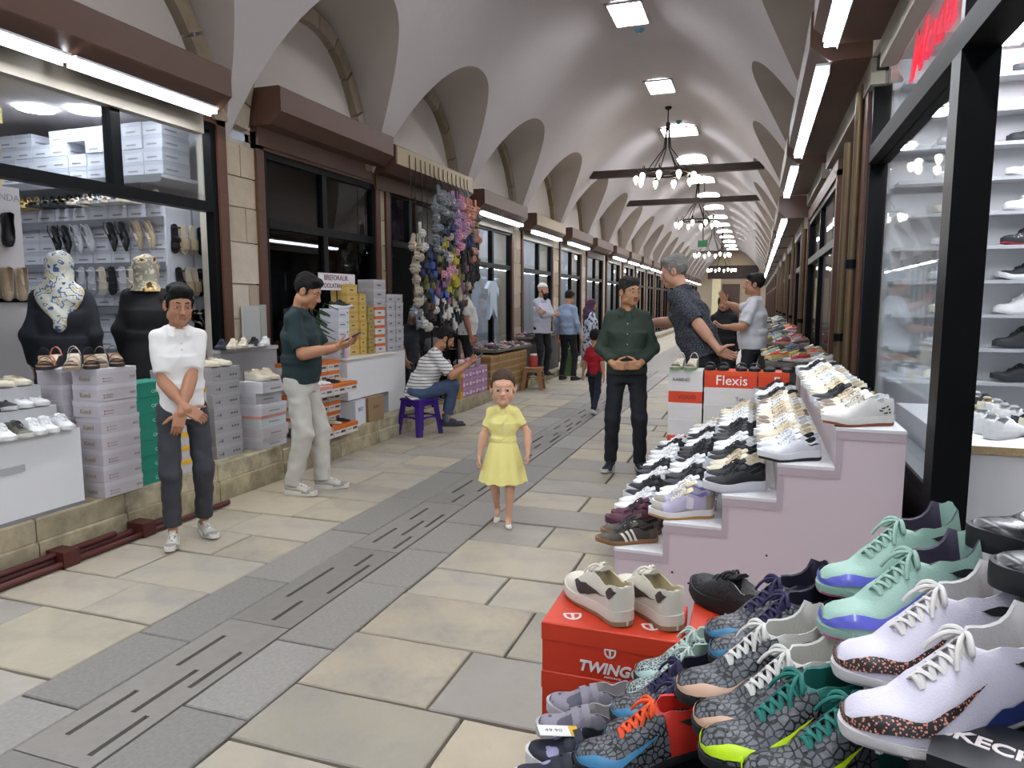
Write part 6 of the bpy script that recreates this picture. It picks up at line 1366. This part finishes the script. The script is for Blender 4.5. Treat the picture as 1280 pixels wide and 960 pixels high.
rsz = [1.02, 1.225, 1.43, 1.635, 1.84, 2.04, 2.24, 2.44, 2.635, 2.83]
for k, z in enumerate(rsz):
    s_ = thing('shelf', 'white shoe shelf, %s from the bottom in the right shop' % nth(k), 'shelf', (1.9, 5.0, z - .019)); MB().box(-1.1, 1.3, -.035, .119, 0, .016).build('board', cb('#d4d6da'), s_); MB().box(-1.1, 1.3, -.04, -.035, -.004, .018).build('edge', cb('#a3a5a9'), s_)
SWW = dict(SN_W, deco=fab('#15161a')); SWG = dict(SN_W, deco=fab('#9aa0a6')); SBK = dict(SN_B, deco=fab('#c9cacc')); SBR = dict(SN_B, over=fab('#a01d2c'), deco=fab('#b3202e'), lining=fab('#a01d2c')); STAN = dict(SN_W, over=fab('#d8d8d8'), lining=fab('#9a6a3c'), deco=fab('#c9b79b')); SPAT = dict(SN_B, main=mat('#16171a', .5, col2='#8a8c90', pat='spots', pscale=70, key='pattern'), sole=fab('#17181b'), tread=fab('#8a1f2c')); SBWS = dict(SN_B, sole=fab('#dcdcdc')); SWBH = dict(SN_W, over=fab('#dadada'), deco=fab('#23252a'))
rows = [(SBK, 'black', ()), (SWBH, 'white with dark heel mark', ('dash', 'heel')), (SBWS, 'black with white sole', ('dash',)), (SBWS, 'black with white sole', ('dash',)), (SPAT, 'black patterned', ()), (STAN, 'white with tan heel lining', ()), (SWW, 'white with black curved stripe', ('swoosh',)), (SBK, 'black with pale curved stripe', ('swoosh',)), (SWW, 'white with black mark', ('heel',)), (SBR, 'black and red', ('swoosh',))]
rows = [rows[0], rows[0], rows[1], rows[2], rows[4], rows[5], rows[6], rows[7], rows[8], rows[9]]
for k, z in enumerate(rsz):
    for j, x in enumerate((1.16, 1.525, 1.87)):
        c, nm, dd = rows[k] if j == 1 else [(SN_W, 'white', ()), (SWG, 'white with grey stripe', ('swoosh',)), (SN_C, 'cream', ())][(k + j) % 3] if j == 0 else rows[(k * 3 + 4) % 10]
        shoe(('dunk', 'runner', 'dunk')[(k + j) % 3], c, (x + .145, 5.045, z), R(180 + rnd.uniform(-5, 5)), label='%s sneaker, %s on the %s shelf' % (nm, ('behind the glass', 'beside the black post', 'at the picture edge')[j], nth(k)), group='sneakers on the right shop shelves', style='ovl', decos=dd, mirror=-1)
cn_ = thing('shop_counter', 'white counter standing below the shelf wall of the right shop', 'counter', (1.6, 4.72, 0)); MB().box(-.62, .9, -.2, .12, 0, .66).build('body', WHITE, cn_); MB().box(-.64, .92, -.22, .12, .66, .675).build('top', WHITE, cn_); MB().box(-.64, .92, -.226, -.22, .645, .676).build('chipboard_edge', mat('#a8916a', .8, var=.4, scale=120), cn_)
for k, (x, y, c, nm, kd) in enumerate(((1.16, 4.62, SN_W, 'white', 'runner'), (1.36, 4.60, SBK, 'black', 'low'), (1.56, 4.58, SBWS, 'black and white', 'runner'), (1.75, 4.62, SN_W, 'white', 'low'), (1.9, 4.58, SBK, 'black', 'runner'))):
    shoe(kd, c, (x + .12, y, .676), R(196), label='%s sneaker on the counter below the right shelves, %s along' % (nm, nth(k)), group='sneakers on the shop counter', style='ovl', decos=('swoosh',) if k % 2 else ())
ws = thing('window_bench', 'white window bench with chipboard edge behind the right shop glass', 'bench', (.98, 4.1, 0)); MB().box(-.2, .2, -.9, .34, 0, .92).build('body', WHITE, ws); MB().box(-.205, .205, -.91, .35, .92, .935).build('top', WHITE, ws); MB().box(-.206, .206, -.914, -.91, .905, .936).build('chipboard_edge', mat('#a8916a', .8, var=.4, scale=120), ws)
for k in range(18):
    r, q = k // 9, k % 9; c, nm = ((SN_W, 'white'), (SN_C, 'cream'), (SN_W, 'white'), (dict(SN_B, main=fab('#5b6068')), 'grey'), (SN_W, 'white'))[(k * 2 + r) % 5]
    shoe(('runner', 'low')[k % 2], c, (.93 + .16 * r, 3.36 + .118 * q, .936), R(52 + rnd.uniform(-10, 10)), label='%s sneaker behind the right shop glass, %s in the %s row' % (nm, nth(q), ('outer', 'inner')[r]), group='sneakers behind the glass', joinedup=True, size=.85)
ns = thing('neon_sign', 'red cursive neon sign behind the upper right shop window', 'sign', (WR + .1, 4.31, 2.87)); NEON = mat('#e0304a', emit=1.1, key='neon')
text('Moda', .34, NEON, ns, (0, 0, 0), (R(90), 0, R(-90)), ext=.006, shear=.35, sx=1.3, bold=.004); b = MB(); [b.tube([(0, y, .1), (0, y, .31)], .003, 4) for y in (-.3, .3)]; b.build('wire', ALU, ns)
so_ = thing('wall_socket', 'black socket with dangling cable on the door post', 'socket', (WR + .062, 2.985, .62)); MB().box(0, .03, -.03, .03, -.05, .05).build('box', ALU, so_); MB().tube([(.02, .0, -.05), (.06, .0, -.16), (.07, .0, -.3), (.09, .0, -.4)], .005, 6).build('cable', ALU, so_)
# ---------------- long stepped display of sneakers
SX = [-.55, -.34, -.10, .11, .32, .565]; SZ = [.42, .56, .70, .85, 1.01]; Y0, Y1 = 3.0, 5.3
PK = mat('#cdbfc4', .45, var=.04, scale=2, key='display_panel'); PKE = mat('#b5a7ad', .5, key='display_edge')
sd = thing('stepped_display', 'pale pink laminate stepped display stacked with sneakers', 'display', (0, Y0, 0))
poly = [(SX[0], 0)];
for i in range(5): poly += [(SX[i], SZ[i] - .012), (SX[i + 1], SZ[i] - .012)]
poly += [(SX[5], 0)]
MB().prism(poly, 0, Y1 - Y0, axis='y').build('carcass', PK, sd)
for i in range(5):
    MB().box(SX[i] - .004, SX[i + 1] - (.0 if i == 4 else .0), -.004, Y1 - Y0, SZ[i] - .0119, SZ[i]).build('step_top', WHITE, sd)
    f = MB(); f.box(SX[i] - .001, SX[i + 1], -.0042, -.0005, SZ[i] - .045, SZ[i] - .013); 
    if i: f.box(SX[i] - .001, SX[i] + .022, -.0042, -.0005, SZ[i - 1] - .044, SZ[i] - .046)
    f.build('edge_strip', PKE, sd)
b = MB(); [b.lathe([(.004, 0), (.004, .002)], 8, (x, 0, z)) for x, z in ()]; 
for k, (x, z) in enumerate(((.08, .46), (.17, .34), (.17, .20), (.36, .31), (.54, .5), (-.3, .34), (-.23, .30))): MB().ball((x, -.001, z), (.005, .002, .005), 8).build('screw_hole', mat('#1c1a1b', .6), sd)
ADI = dict(main=fab('#3a3430'), over=fab('#4a433c'), sole=fab('#8a6440'), lace=fab('#2a2522'), lining=fab('#231f1c'), deco=fab('#cfc9bf'))
LAV = dict(main=fab('#a9a2b8'), over=fab('#8f897d'), sole=fab('#dcdad6'), tread=fab('#b58a45'), lace=fab('#d8d3c4'), lining=fab('#8b82ad'), deco=fab('#d2ccd6'), tongue=fab('#cfc39a'))
BUR = dict(main=fab('#4a1c30'), over=fab('#521f35'), sole=fab('#4a1f32'), lace=fab('#2f111e'), lining=fab('#32131f'))
BWS = dict(main=fab('#131418'), over=fab('#17181c'), sole=fab('#cfd0d8'), lace=fab('#101115'), lining=fab('#131418'))
NKW = dict(main=fab('#d5d8dc'), over=fab('#c3c7cc'), sole=fab('#d9dade'), tread=fab('#17181b'), lace=fab('#d9dade'), lining=fab('#1a1b1f'), deco=fab('#17181b'))
LEO = dict(main=fab('#d9d8d2'), over=fab('#dedcd6'), sole=fab('#dddbd5'), tread=fab('#8a4b34'), lace=fab('#d3cebf'), lining=fab('#bcbcbf'), deco=fab('#2a1d16'))
CRT = dict(main=fab('#cfc4b0'), over=fab('#7d6c5f'), sole=fab('#d2c9ba'), lace=fab('#c0ae94'), lining=fab('#c9bf9e'))
DGR = dict(main=fab('#2c2d31'), over=fab('#36373b'), sole=fab('#232428'), lace=fab('#1c1d20'), lining=fab('#1a1b1e'))
W1, W2, W3, K1, K2, G1, C1_, C2_, T1 = (SN_W, 'white', 'low', (), '', 'ovl'), (SN_W, 'white', 'chunky', (), '', 'ovl'), (SN_W, 'white', 'runner', (), '', 'plain'), (BWS, 'black', 'runner', (), '', 'plain'), (BWS, 'black', 'low', ('dash',), '', 'ovl'), (DGR, 'charcoal', 'runner', (), '', 'ovl'), (SN_C, 'cream', 'chunky', (), '', 'ovl'), (SN_C, 'cream', 'runner', (), '', 'ovl'), (CRT, 'taupe and cream', 'chunky', (), '', 'ovl')
STEPS = [[(ADI, 'brown', 'slim', ('bars',), 'with three pale stripes', 'dunk'), (BUR, 'burgundy', 'runner', (), '', 'plain'), W1, K1, W2, G1, W1, W3, K2, W2],
         [(LAV, 'lavender and grey', 'dunk', ('box',), 'with square emblem', 'ovl'), W1, G1, W3, K1, G1, W2, K2, W1, C1_],
         [(BWS, 'black', 'chunky', (), 'with pale sole', 'plain'), (CRT, 'sand coloured', 'chunky', (), '', 'plain'), K2, W2, G1, K1, W1, W3, C2_, T1],
         [(NKW, 'white and black', 'chunky', ('heel',), 'with small curved mark', 'ovl'), C1_, W3, T1, C2_, W2, T1, K2, W1, K1],
         [(LEO, 'white gum soled', 'dunk', ('spots',), 'with leopard patch', 'ovl'), T1, K2, C2_, W2, W1, C1_, W3, K1, W2]]
for i, row in enumerate(STEPS):
    for k in range(19):
        c, nm, kd, dd, ex, st = row[k // 2]; yw = 200 + rnd.uniform(-5, 5) if i != 3 else 206 + rnd.uniform(-5, 5)
        L = LAST[kd].L; hx = SX[i + 1] - (.045 if i < 4 else .03); y = 3.06 + .12 * k
        shoe(kd, c, (hx, y + .085, SZ[i] + .0008), R(yw), label='%s sneaker%s, %s along the %s pink step' % (nm, ' ' + ex if ex else '', nth(k), ('lowest', 'second', 'middle', 'fourth', 'top')[i]), group='sneakers on the pink stepped display', decos=dd, style=st, mirror=1 - 2 * (k % 2), size=.9 if kd == 'chunky' else .96)
# ---------------- boxes behind the display and black slides on them
ORB = cb('#c43a16'); ORT = cb('#c94519'); WHB = cb('#c9c5c2'); NW = cb('#e6e2de')
def col_boxes(x, y, n, w, spec_, base=.0, h=.1345):
    z = base
    for k in range(n):
        bc, lc, wd, nm = spec_[k % len(spec_)]; shoe_box((x, y, z + .0006), (w, .22, h), bc, lc, 0, label='%s shoe box, %s up the %s column behind the pink display' % (nm, nth(k), 'left' if x < -.3 else 'middle' if x < 0.1 else 'right'), group='boxes behind the pink display', words=[wd] if wd else None, lidf=.3); z += h + .0006
    return z
zl = col_boxes(-.475, 5.46, 7, .25, [(ORB, ORT, None, 'orange'), (WHB, WHB, None, 'white'), (ORB, ORT, None, 'orange'), (WHB, WHB, None, 'white'), (WHB, WHB, None, 'white'), (ORB, WHB, ('VOGO', 'y', .55, .35, .045, mat('#5a2f22', .6)), 'orange'), (WHB, WHB, ('KABINO', 'y', .38, .4, .034, INK), 'white'), (WHB, WHB, None, 'pale')][:7], base=.13, h=.124)
zm = col_boxes(-.155, 5.46, 7, .37, [(WHB, WHB, None, 'white')] * 5 + [(WHB, WHB, ('Tata', 'y', .7, .35, .04, INK), 'white'), (ORB, ORT, ('Flexis', 'y', .52, .42, .1, NW), 'orange')], base=.13, h=.124)
zr = col_boxes(.14, 5.46, 7, .21, [(WHB, WHB, None, 'white')] * 6 + [(ORB, ORT, ('F', 'y', .6, .42, .1, NW), 'orange')], base=.13, h=.124)
bs = thing('box_bench', 'low bench of pale boxes right of the orange Flexis boxes', 'bench', (.44, 5.62, .13)); MB().box(-.12, .18, -.22, .3, 0, .85).build('body', WHB, bs); MB().box(-.13, .19, -.23, .31, .85, .865).build('top', WHB, bs)
zt = zm + .001
for k in range(6): sandal('slide', [BLK, fab('#1b1b1e'), fab('#232327'), SIL], (-.31 + .107 * k, 5.575, zt), rotz(R(-90 + rnd.uniform(-5, 5))), 'black slide slipper, %s in the row on the orange boxes' % nth(k), 'slipper', 'black slides on the orange boxes', size=.92)
for k in range(5):
    c, nm = ((BLK, 'black'), (fab('#5a5145'), 'khaki'), (fab('#8f8672'), 'beige'))[k % 3]; sandal('slide', [BLK, c, fab('#3a3733'), GLD], (.35 + .12 * (k % 3), 5.64 + .26 * (k // 3), .9955), rotz(R(-90 + rnd.uniform(-9, 9))), '%s slide slipper, %s on the box bench by the wood jamb' % (nm, nth(k)), 'slipper', 'slides on the box bench', size=.92)
for k in range(2): sandal('wedge', [fab('#6f8a5c'), fab('#d2c3bd'), CRM, CRM], (-.52 + .1 * k, 5.55, zl + .001), rotz(R(-100)), 'white floral sandal on the left box column, %s' % ('left one', 'right one')[k], 'sandal', 'floral sandals', size=.95)
MIXR = [('#26262a', '#3d3d42', 'black'), ('#c9c4bd', '#a39d95', 'pale'), ('#b4411f', '#d06a3a', 'orange'), ('#8f8b3a', '#b8b04a', 'yellow green'), ('#55607a', '#77809a', 'blue'), ('#3b3a3e', '#5a585c', 'charcoal'), ('#96242c', '#c9b8b3', 'red'), ('#7d6b5a', '#a08d78', 'tan'), ('#5f9087', '#8ab3aa', 'teal')]
stall(6.55, 8.2, .10, .62, .98, .13, 'nearest right shoe table', MIXR, 11, 3, size=1.05, yawc=190)
stall(8.95, 11.4, .0, .6, 1.0, .13, 'second right shoe table', MIXR, 12, 3, size=1.05, yawc=190)
stall(11.7, 14.4, .05, .6, 1.05, .13, 'third right shoe table', MIXR, 13, 3, size=1.1, yawc=190)
stall(14.8, 18.5, .05, .6, 1.1, .13, 'farthest right shoe table', MIXR, 14, 2, size=1.1, yawc=190)
# ============================================================ FOREGROUND
st = thing('stepped_stand', 'dark stepped stand under the football boots in front', 'stand', (0, 0, 0)); STM = mat('#2b2a2c', .7)
for (a, c, d, e, z) in ((-.385, -.205, 1.04, 1.5, .60), (-.205, .035, .92, 1.50, .645), (.035, .225, .74, 1.61, .79), (.225, .465, .70, 1.52, .92), (.465, .69, .8, 1.5, 1.06)):
    MB().prism([(a, 0), (a, z), (c, z + .12 * (c - a)), (c, 0)], d, e, axis='y').build('step', STM, st)
RED = mat('#bf2f14', .5, var=.05, scale=4, key='red_card'); RED2 = mat('#c23517', .5, var=.05, scale=4, key='red_card_lid'); LOGO = mat('#dcd3cf', .5, var=.03)
def shield(parent, loc, rot_, s):
    b = MB(); n = 20
    def arc(r, a0, a1): return [(r * math.cos(R(a0 + (a1 - a0) * i / n)) * 1.0, r * math.sin(R(a0 + (a1 - a0) * i / n))) for i in range(n + 1)]
    o_, i_ = arc(1, 170, 370), arc(.72, 170, 370); b.loft([[(x, y * 1.15, 0) for x, y in o_], [(x, y * 1.15, 0) for x, y in i_], [(x, y * 1.15, .02) for x, y in i_], [(x, y * 1.15, .02) for x, y in o_]], False, False)
    b.prism([(-1.1, .22), (-.9, .5), (.9, .5), (1.1, .22), (.2, .25), (.16, -.8), (0, -1.1), (-.16, -.8), (-.2, .25)], 0, .02)
    q = b.build('emblem', LOGO, parent); q.location = loc; q.rotation_euler = rot_; q.scale = (s, s, s); return q
z = 0
for k in range(6):
    o = shoe_box((-.297, 1.655, z + .0005), (.325, .205, .1225), RED, RED2, 0, label='red shoe box, %s from the floor in the stack under the cream sneakers' % nth(k), group='red boxes under the cream sneakers', lidf=.36)
    if k in (4, 5): text('TWINGO', .036, LOGO, o, (.005, -.1037, .028), FACE_NY, shear=.25, bold=.0012); shield(o, (.005, -.1032, .072), (R(90), 0, 0), .014); q = text('SPORTS SHOES', .006, LOGO, o, (.012, -.1037, .0085), FACE_NY)
    if k == 5: shield(o, (-.1, -.045, .1222), (0, 0, R(20)), .022); shield(o, (.09, -.04, .1222), (0, 0, R(20)), .022)
    if k in (2, 5): MB().ball((-.163, -.06, .07), (.004, .012, .016), 8).build('finger_hole', mat('#1a0d0a', .8), o)
    z += .123
z2 = 0
for k in range(6): o = shoe_box((.03, 1.735, z2 + .0005), (.31, .205, .119), RED, RED2, 0, label='red shoe box, %s from the floor in the stack under the black shoe' % nth(k), group='red boxes under the black shoe', lidf=.36); z2 += .1195
shield(o, (-.09, -.06, .1187), (0, 0, R(15)), .022)
CRE = dict(main=mat('#c9c2b2', .45, var=.05, bump=.1, bscale=260), over=mat('#cdc7b8', .45, var=.04, bump=.1, bscale=260), sole=fab('#cbc5b6', rough=.5), tread=fab('#8d7a5c'), lace=fab('#cfc9bb'), lining=fab('#b3a583'), deco=[fab('#33221f', rough=.5), fab('#3a2a27', rough=.5)])
def hero(kd, c, heel, yaw, label, z, size=1., decos=(), style='plain', mirror=1, pitch=0, toe=None, cat='shoe', name=None):
    L = LAST[kd].L * size; d = Vector((math.cos(R(yaw)), math.sin(R(yaw)), 0))
    cp = math.cos(R(pitch)); p = Vector((*heel, z)) if toe is None else Vector((toe[0] - d.x * L * cp, toe[1] - d.y * L * cp, z + L * math.sin(R(pitch))))
    return shoe(kd, c, p, R(yaw), R(pitch), label=label, decos=decos, style=style, mirror=mirror, size=size, cat=cat, name=name)
hero('dunk', CRE, (-.262, 1.585), 133, 'cream low sneaker with brown curved stripe, left of the pair on the red box', z + .0008, size=.88, decos=('swoosh', 'wing'), style='dunk')
hero('dunk', CRE, (-.148, 1.60), 130, 'cream low sneaker with brown curved stripe, right of the pair on the red box', z + .0008, size=.88, decos=('swoosh', 'wing'), style='dunk')
BK2 = dict(main=mat('#0d0e12', .65, var=.2, scale=40, bump=.3, bscale=120), sole=mat('#0b0c0f', .7), lace=fab('#0b0c10'), lining=mat('#8e8a88', .9, bump=.6, bscale=200, var=.3, scale=80), tongue=fab('#0c0d11'))
hero('chunky', BK2, (.055, 1.71), 132, 'black sneaker with grey fleece lining standing behind the blue toed boots', z2 + .001, size=.92)
SCALE = mat('#595c61', .38, var=.35, scale=45, col2='#0b0c0e', pat='cells', pscale=75, bump=.35, bscale=90, key='scale_knit')
SCW = mat('#3a3c40', .4, var=.3, scale=60, col2='#9fb0aa', pat='cells', pscale=110, key='scale_knit_pale')
def boot(collar, lace, toe, **k):
    q = dict(main=k.pop('main', SCALE), over=collar, lining=k.pop('lining', collar), sole=k.pop('sole', fab('#16171a')), tread=k.pop('tread', fab('#1d1e22')), lace=lace, deco=[toe, k.pop('mark', fab('#101013'))]); q.update(k); return q
PUR, TEAL, BLU = fab('#1d1540'), fab('#125e56'), mat('#3f7fa6', .4, var=.05)
pch, vlt = mat('#d3ad92', .45, var=.03), mat('#c4e614', .4, var=.03)
B1 = boot(fab('#17142a'), PUR, BLU); B2 = boot(fab('#9fb3a8'), fab('#a9b8ae'), mat('#a9c4ba', .4), main=SCW); B3 = boot(fab('#b8b6ae'), fab('#c9c7c1'), pch); B4 = boot(TEAL, fab('#14695f'), vlt); B5 = boot(mat('#c02a1c', .6), fab('#e2501a'), BLU)
MINT = dict(main=mat('#93b3a4', .6, var=.06, scale=20, bump=.15, bscale=300), over=mat('#93b3a4', .6, var=.06, scale=20, bump=.15, bscale=300), lining=fab('#3a3446'), sole=fab('#8cab9c'), tread=fab('#b3567a'), lace=fab('#8fae9f'), deco=[mat('#5a5cc0', .3, var=.25, scale=25, coat=.4), fab('#14161a')])  # mint lining coloured dark purple for the shadow inside the collar
WTB = dict(main=mat('#c9c4d0', .6, var=.04, scale=20, bump=.15, bscale=300), over=mat('#c9c4d0', .6, var=.04, scale=20, bump=.15, bscale=300), lining=fab('#b9b6b4'), sole=fab('#cfcac8'), tread=fab('#c4b9b9'), lace=fab('#d2cec9'), deco=[mat('#1d1718', .4, var=.1, col2='#d08a72', pat='spots', pscale=260, key='speckle'), fab('#14161a'), mat('#1f2f63', .5, var=.3, scale=80)])
TD = ('toe', 'heel')
hero('turf', B1, None, 211, 'blue toed scale patterned boot with purple laces, farther of the back pair', 0.7910, toe=(-0.062, 1.433), decos=TD, style='sock', size=0.98, pitch=8)
hero('turf', B1, None, 211, 'blue toed scale patterned boot with purple laces, nearer of the back pair', 0.7910, toe=(-0.050, 1.350), decos=TD, style='sock', size=0.98, pitch=8)
hero('turf', B2, None, 208, 'pale mint laced scale patterned boot, farther of its pair before the red box', 0.6660, toe=(-0.213, 1.463), decos=TD, style='sock', size=0.84, pitch=8)
hero('turf', B2, None, 208, 'pale mint laced scale patterned boot, nearer of its pair before the red box', 0.6660, toe=(-0.216, 1.378), decos=TD, style='sock', size=0.84, pitch=8)
hero('turf', B3, None, 209, 'peach toed scale patterned boot with white laces, farther of its pair', 0.7910, toe=(-0.097, 1.201), decos=TD, style='sock', size=0.99, pitch=8)
hero('turf', B3, None, 209, 'peach toed scale patterned boot with white laces, nearer of its pair', 0.7910, toe=(-0.061, 1.112), decos=TD, style='sock', size=0.99, pitch=8)
hero('turf', B1, None, 209, 'blue toed scale patterned boot with purple laces, farther of the low pair', 0.6660, toe=(-0.234, 1.302), decos=TD, style='sock', size=0.87, pitch=8)
hero('turf', B1, None, 209, 'blue toed scale patterned boot with purple laces, nearer of the low pair', 0.6660, toe=(-0.230, 1.218), decos=TD, style='sock', size=0.87, pitch=8)
hero('turf', B5, None, 208, 'red collared boot with orange laces at the bottom of the picture', 0.6660, toe=(-0.266, 1.139), decos=TD, style='sock', size=0.89, pitch=8)
hero('turf', B4, None, 208, 'teal collared boot with volt yellow toe stripe and teal laces, upper one', 0.7910, toe=(-0.046, 1.042), decos=TD, style='sock', size=0.99, pitch=8)
hero('turf', B4, None, 208, 'teal laced boot at the bottom picture edge, lower one of the pair', 0.7910, toe=(0.016, 0.994), decos=TD, style='sock', size=0.99, pitch=8)
hero('turf', MINT, None, 211, 'mint green boot with violet toe stripe, farther of its pair', 0.9205, toe=(0.148, 1.449), decos=TD, style='sock', size=1.05, pitch=8)
hero('turf', MINT, None, 211, 'mint green boot with violet toe stripe, nearer of its pair', 0.9205, toe=(0.136, 1.259), decos=TD, style='sock', size=1.05, pitch=8)
hero('turf', WTB, None, 209, 'lilac white boot with speckled toe stripe, farther of its pair', 0.9205, toe=(0.145, 1.118), decos=TD + ('flank',), style='sock', size=1.03, pitch=8)
hero('turf', WTB, None, 207, 'lilac white boot with speckled toe stripe, nearer of its pair', 0.9205, toe=(0.138, 0.960), decos=TD + ('flank',), style='sock', size=1.03, pitch=8)
KG = dict(main=mat('#7f7a84', .7, var=.1, col2='#4b4856', pat='camo', pscale=34, key='kid_grey'), sole=fab('#a9a4a6'), lace=fab('#7d7882'), lining=fab('#8d8888'))
KN = dict(main=mat('#141828', .7, var=.1, col2='#8d86a8', pat='spots', pscale=26, key='kid_navy'), sole=fab('#c9c6c6'), lace=fab('#141726'), lining=fab('#12141d'))
for (c, t, yw, nm) in ((KG, (-0.396, 1.400), 202, 'grey camouflage child shoe with strap, farther of its pair'), (KG, (-0.394, 1.313), 202, 'grey camouflage child shoe with strap, nearer of its pair'), (KN, (-0.387, 1.221), 204, 'navy patterned child shoe with price tag'), (KN, (-0.388, 1.142), 204, 'navy patterned child shoe at the bottom picture edge')): hero('kid', c, None, yw, nm, .601, toe=t, size=.93, name='child_shoe')
tg = thing('price_tag', 'white and yellow price tag lying on the navy child shoe', 'tag', (-0.336, 1.257, .662)); tg.rotation_euler = (R(-8), R(6), R(25)); MB().box(-.04, .04, -.022, .022, 0, .0012).build('card', WHITE, tg); MB().box(.022, .04, -.022, .022, .0012, .0016).build('stripe', mat('#c9a327', .5), tg); text('49.90', .016, INK, tg, (-.01, 0, .0013), (0, 0, 0), ext=.0003)
BKH = dict(main=mat('#101114', .25, var=.2, coat=.3), over=mat('#15161a', .3), sole=mat('#0c0d0f', .6), lace=fab('#0d0e11'), lining=fab('#1b1c20'))
hero('chunky', BKH, None, 196, 'glossy black sneaker on the highest step at the right edge', 1.0608, toe=(0.376, 1.394), size=1.02, style='ovl')
hero('chunky', BKH, None, 196, 'glossy black sneaker at the right edge, lower and nearer one', 1.0608, toe=(0.359, 1.207), size=.98, style='ovl', mirror=-1)
sk = thing('shoe_box', 'black box with white lettering at the bottom right corner', 'box', (0.333, 0.935, .9205), R(-20)); MB().box(-.10, .07, -.07, .05, 0, .03).build('body', mat('#131518', .4), sk); MB().box(-.102, .072, -.072, .052, .0305, .045).build('lid', mat('#17191d', .4), sk); text('SKECHERS', .034, LOGO, sk, (-.02, -.01, .0453), (0, 0, R(-4)), bold=.001)
# ---------------- red-brown poles lying along the left curb
pl = thing('folded_awning_pole', 'dark red brown poles lying on the paving along the left curb', 'pole', (-3.70, 2.9, 0)); PM = mat('#4a1c18', .5, var=.25, scale=6)
for k, (x, y0, y1, z, r) in enumerate(((-.035, -1.9, .75, .032, .03), (.035, -1.9, 1.25, .022, .02), (-.01, -1.9, .3, .075, .018))): MB().tube([(x, y0, z), (x, (y0 + y1) / 2, z + .002), (x, y1, z)], r, 8).build('pole', PM, pl, smooth=50)
for k in range(4): MB().box(-.075, .06, -1.2 + .55 * k, -1.1 + .55 * k, .0, .095).build('bracket', PM, pl)
# ============================================================ CHANDELIERS, EXIT SIGN
IRON = mat('#161413', .5, metal=.6, var=.2); BULB = glow('#fff1dd', BULB_E, 'bulb')
def chandelier(x, y, zc_, zr, r, nb, label):
    o = thing('chandelier', label, 'chandelier', (x, y, zc_)); d = zr - zc_
    MB().lathe([(.005, .0), (.07, -.005), (.06, -.04), (.015, -.07)], 14).build('ceiling_rose', IRON, o, smooth=40)
    MB().tube([(0, 0, -.06), (0, 0, -.3)], .012, 6).build('rod', IRON, o); MB().lathe([(.03, -.3), (.045, -.33), (.045, -.43), (.03, -.46)], 10).build('hub', IRON, o)
    for k in range(6):
        a = k * math.pi / 3; MB().tube([(.03 * math.cos(a), .03 * math.sin(a), -.44), (.07 * math.cos(a), .07 * math.sin(a), d * .62), (.3 * r * math.cos(a) / .5, .3 * r * math.sin(a) / .5, d * .86), (r * .86 * math.cos(a), r * .86 * math.sin(a), d)], .010, 5).build('chain_arm', IRON, o, smooth=60)
    b = MB(); n = 28
    for rr, zz in ((r * .86, d),): b.loft([[(q * math.cos(6.2832 * k / n), q * math.sin(6.2832 * k / n), zz + w) for k in range(n)] for q, w in ((rr - .03, -.02), (rr + .03, -.02), (rr + .03, .02), (rr - .03, .02), (rr - .03, -.02))], True, False)
    for k in range(6): a = k * math.pi / 3; b.tube([(0, 0, d - .01), (rr * math.cos(a), rr * math.sin(a), d - .01)], .008, 5)
    b.build('ring', IRON, o)
    for k in range(nb):
        a = 6.2832 * (k + .3) / nb; c, s_ = math.cos(a), math.sin(a); p = lambda q, w: (q * c, q * s_, d + w)
        m = MB(); m.tube([p(r * .86, 0), p(r * .95, -.03), p(r * 1.06, .04), p(r * 1.12, .10), p(r * 1.18, .06), p(r * 1.18, -.01)], .009, 5); m.lathe([(.02, .0), (.035, -.03), (.035, -.045)], 8, p(r * 1.18, 0)); h = m.build('lamp_arm', IRON, o, smooth=50)
        MB().lathe([(.03, -.045), (.048, -.075), (.05, -.11), (.035, -.16), (.006, -.21)], 10, p(r * 1.18, 0)).build('bulb', BULB, h, smooth=60)
chandelier(XC - .03, 14.9, zmain(.03), 4.1, .52, 10, 'nearest wrought iron ring chandelier with lit bulbs')
chandelier(XC + .0, 22.3, zmain(0), 3.95, .52, 10, 'second wrought iron ring chandelier down the vault')
chandelier(XC + .0, 30.5, zmain(0), 3.55, .6, 10, 'third ring chandelier further down the vault')
chandelier(XC + .0, 39.0, zmain(0), 3.3, .6, 10, 'farthest visible ring chandelier down the vault')
ex = thing('exit_sign', 'green emergency exit sign hung below the second chandelier', 'sign', (XC + .12, 23.3, zmain(.12))); MB().tube([(0, 0, 0), (0, 0, -1.95)], .014, 6).build('rod', IRON, ex); MB().ball((0, 0, -1.45), (.12, .12, .1), 10).build('junction_box', IRON, ex)
MB().box(-.15, .15, -.02, .02, -2.16, -1.95).build('panel', mat('#1d5a34', emit=.25, key='exit_green'), ex); b = MB()
b.prism([(.02, -.1), (.02, .1), (.16, .1), (.16, -.1)], -.036, -.0305, axis='y').prism([(-.2, -.02), (-.1, .03), (-.1, .06), (-.2, .01)], -.036, -.0305, axis='y').ball((-.1, -.033, .09), (.025, .003, .025), 8).prism([(-.13, -.11), (-.1, -.02), (-.07, .06), (-.03, -.02), (-.05, -.11), (-.08, -.03)], -.036, -.0305, axis='y'); q = b.build('pictogram', mat('#cfe0d2', emit=.5, key='exit_white'), ex); q.location = (0, .009, -2.055); q.scale = (.56, .8, .6)
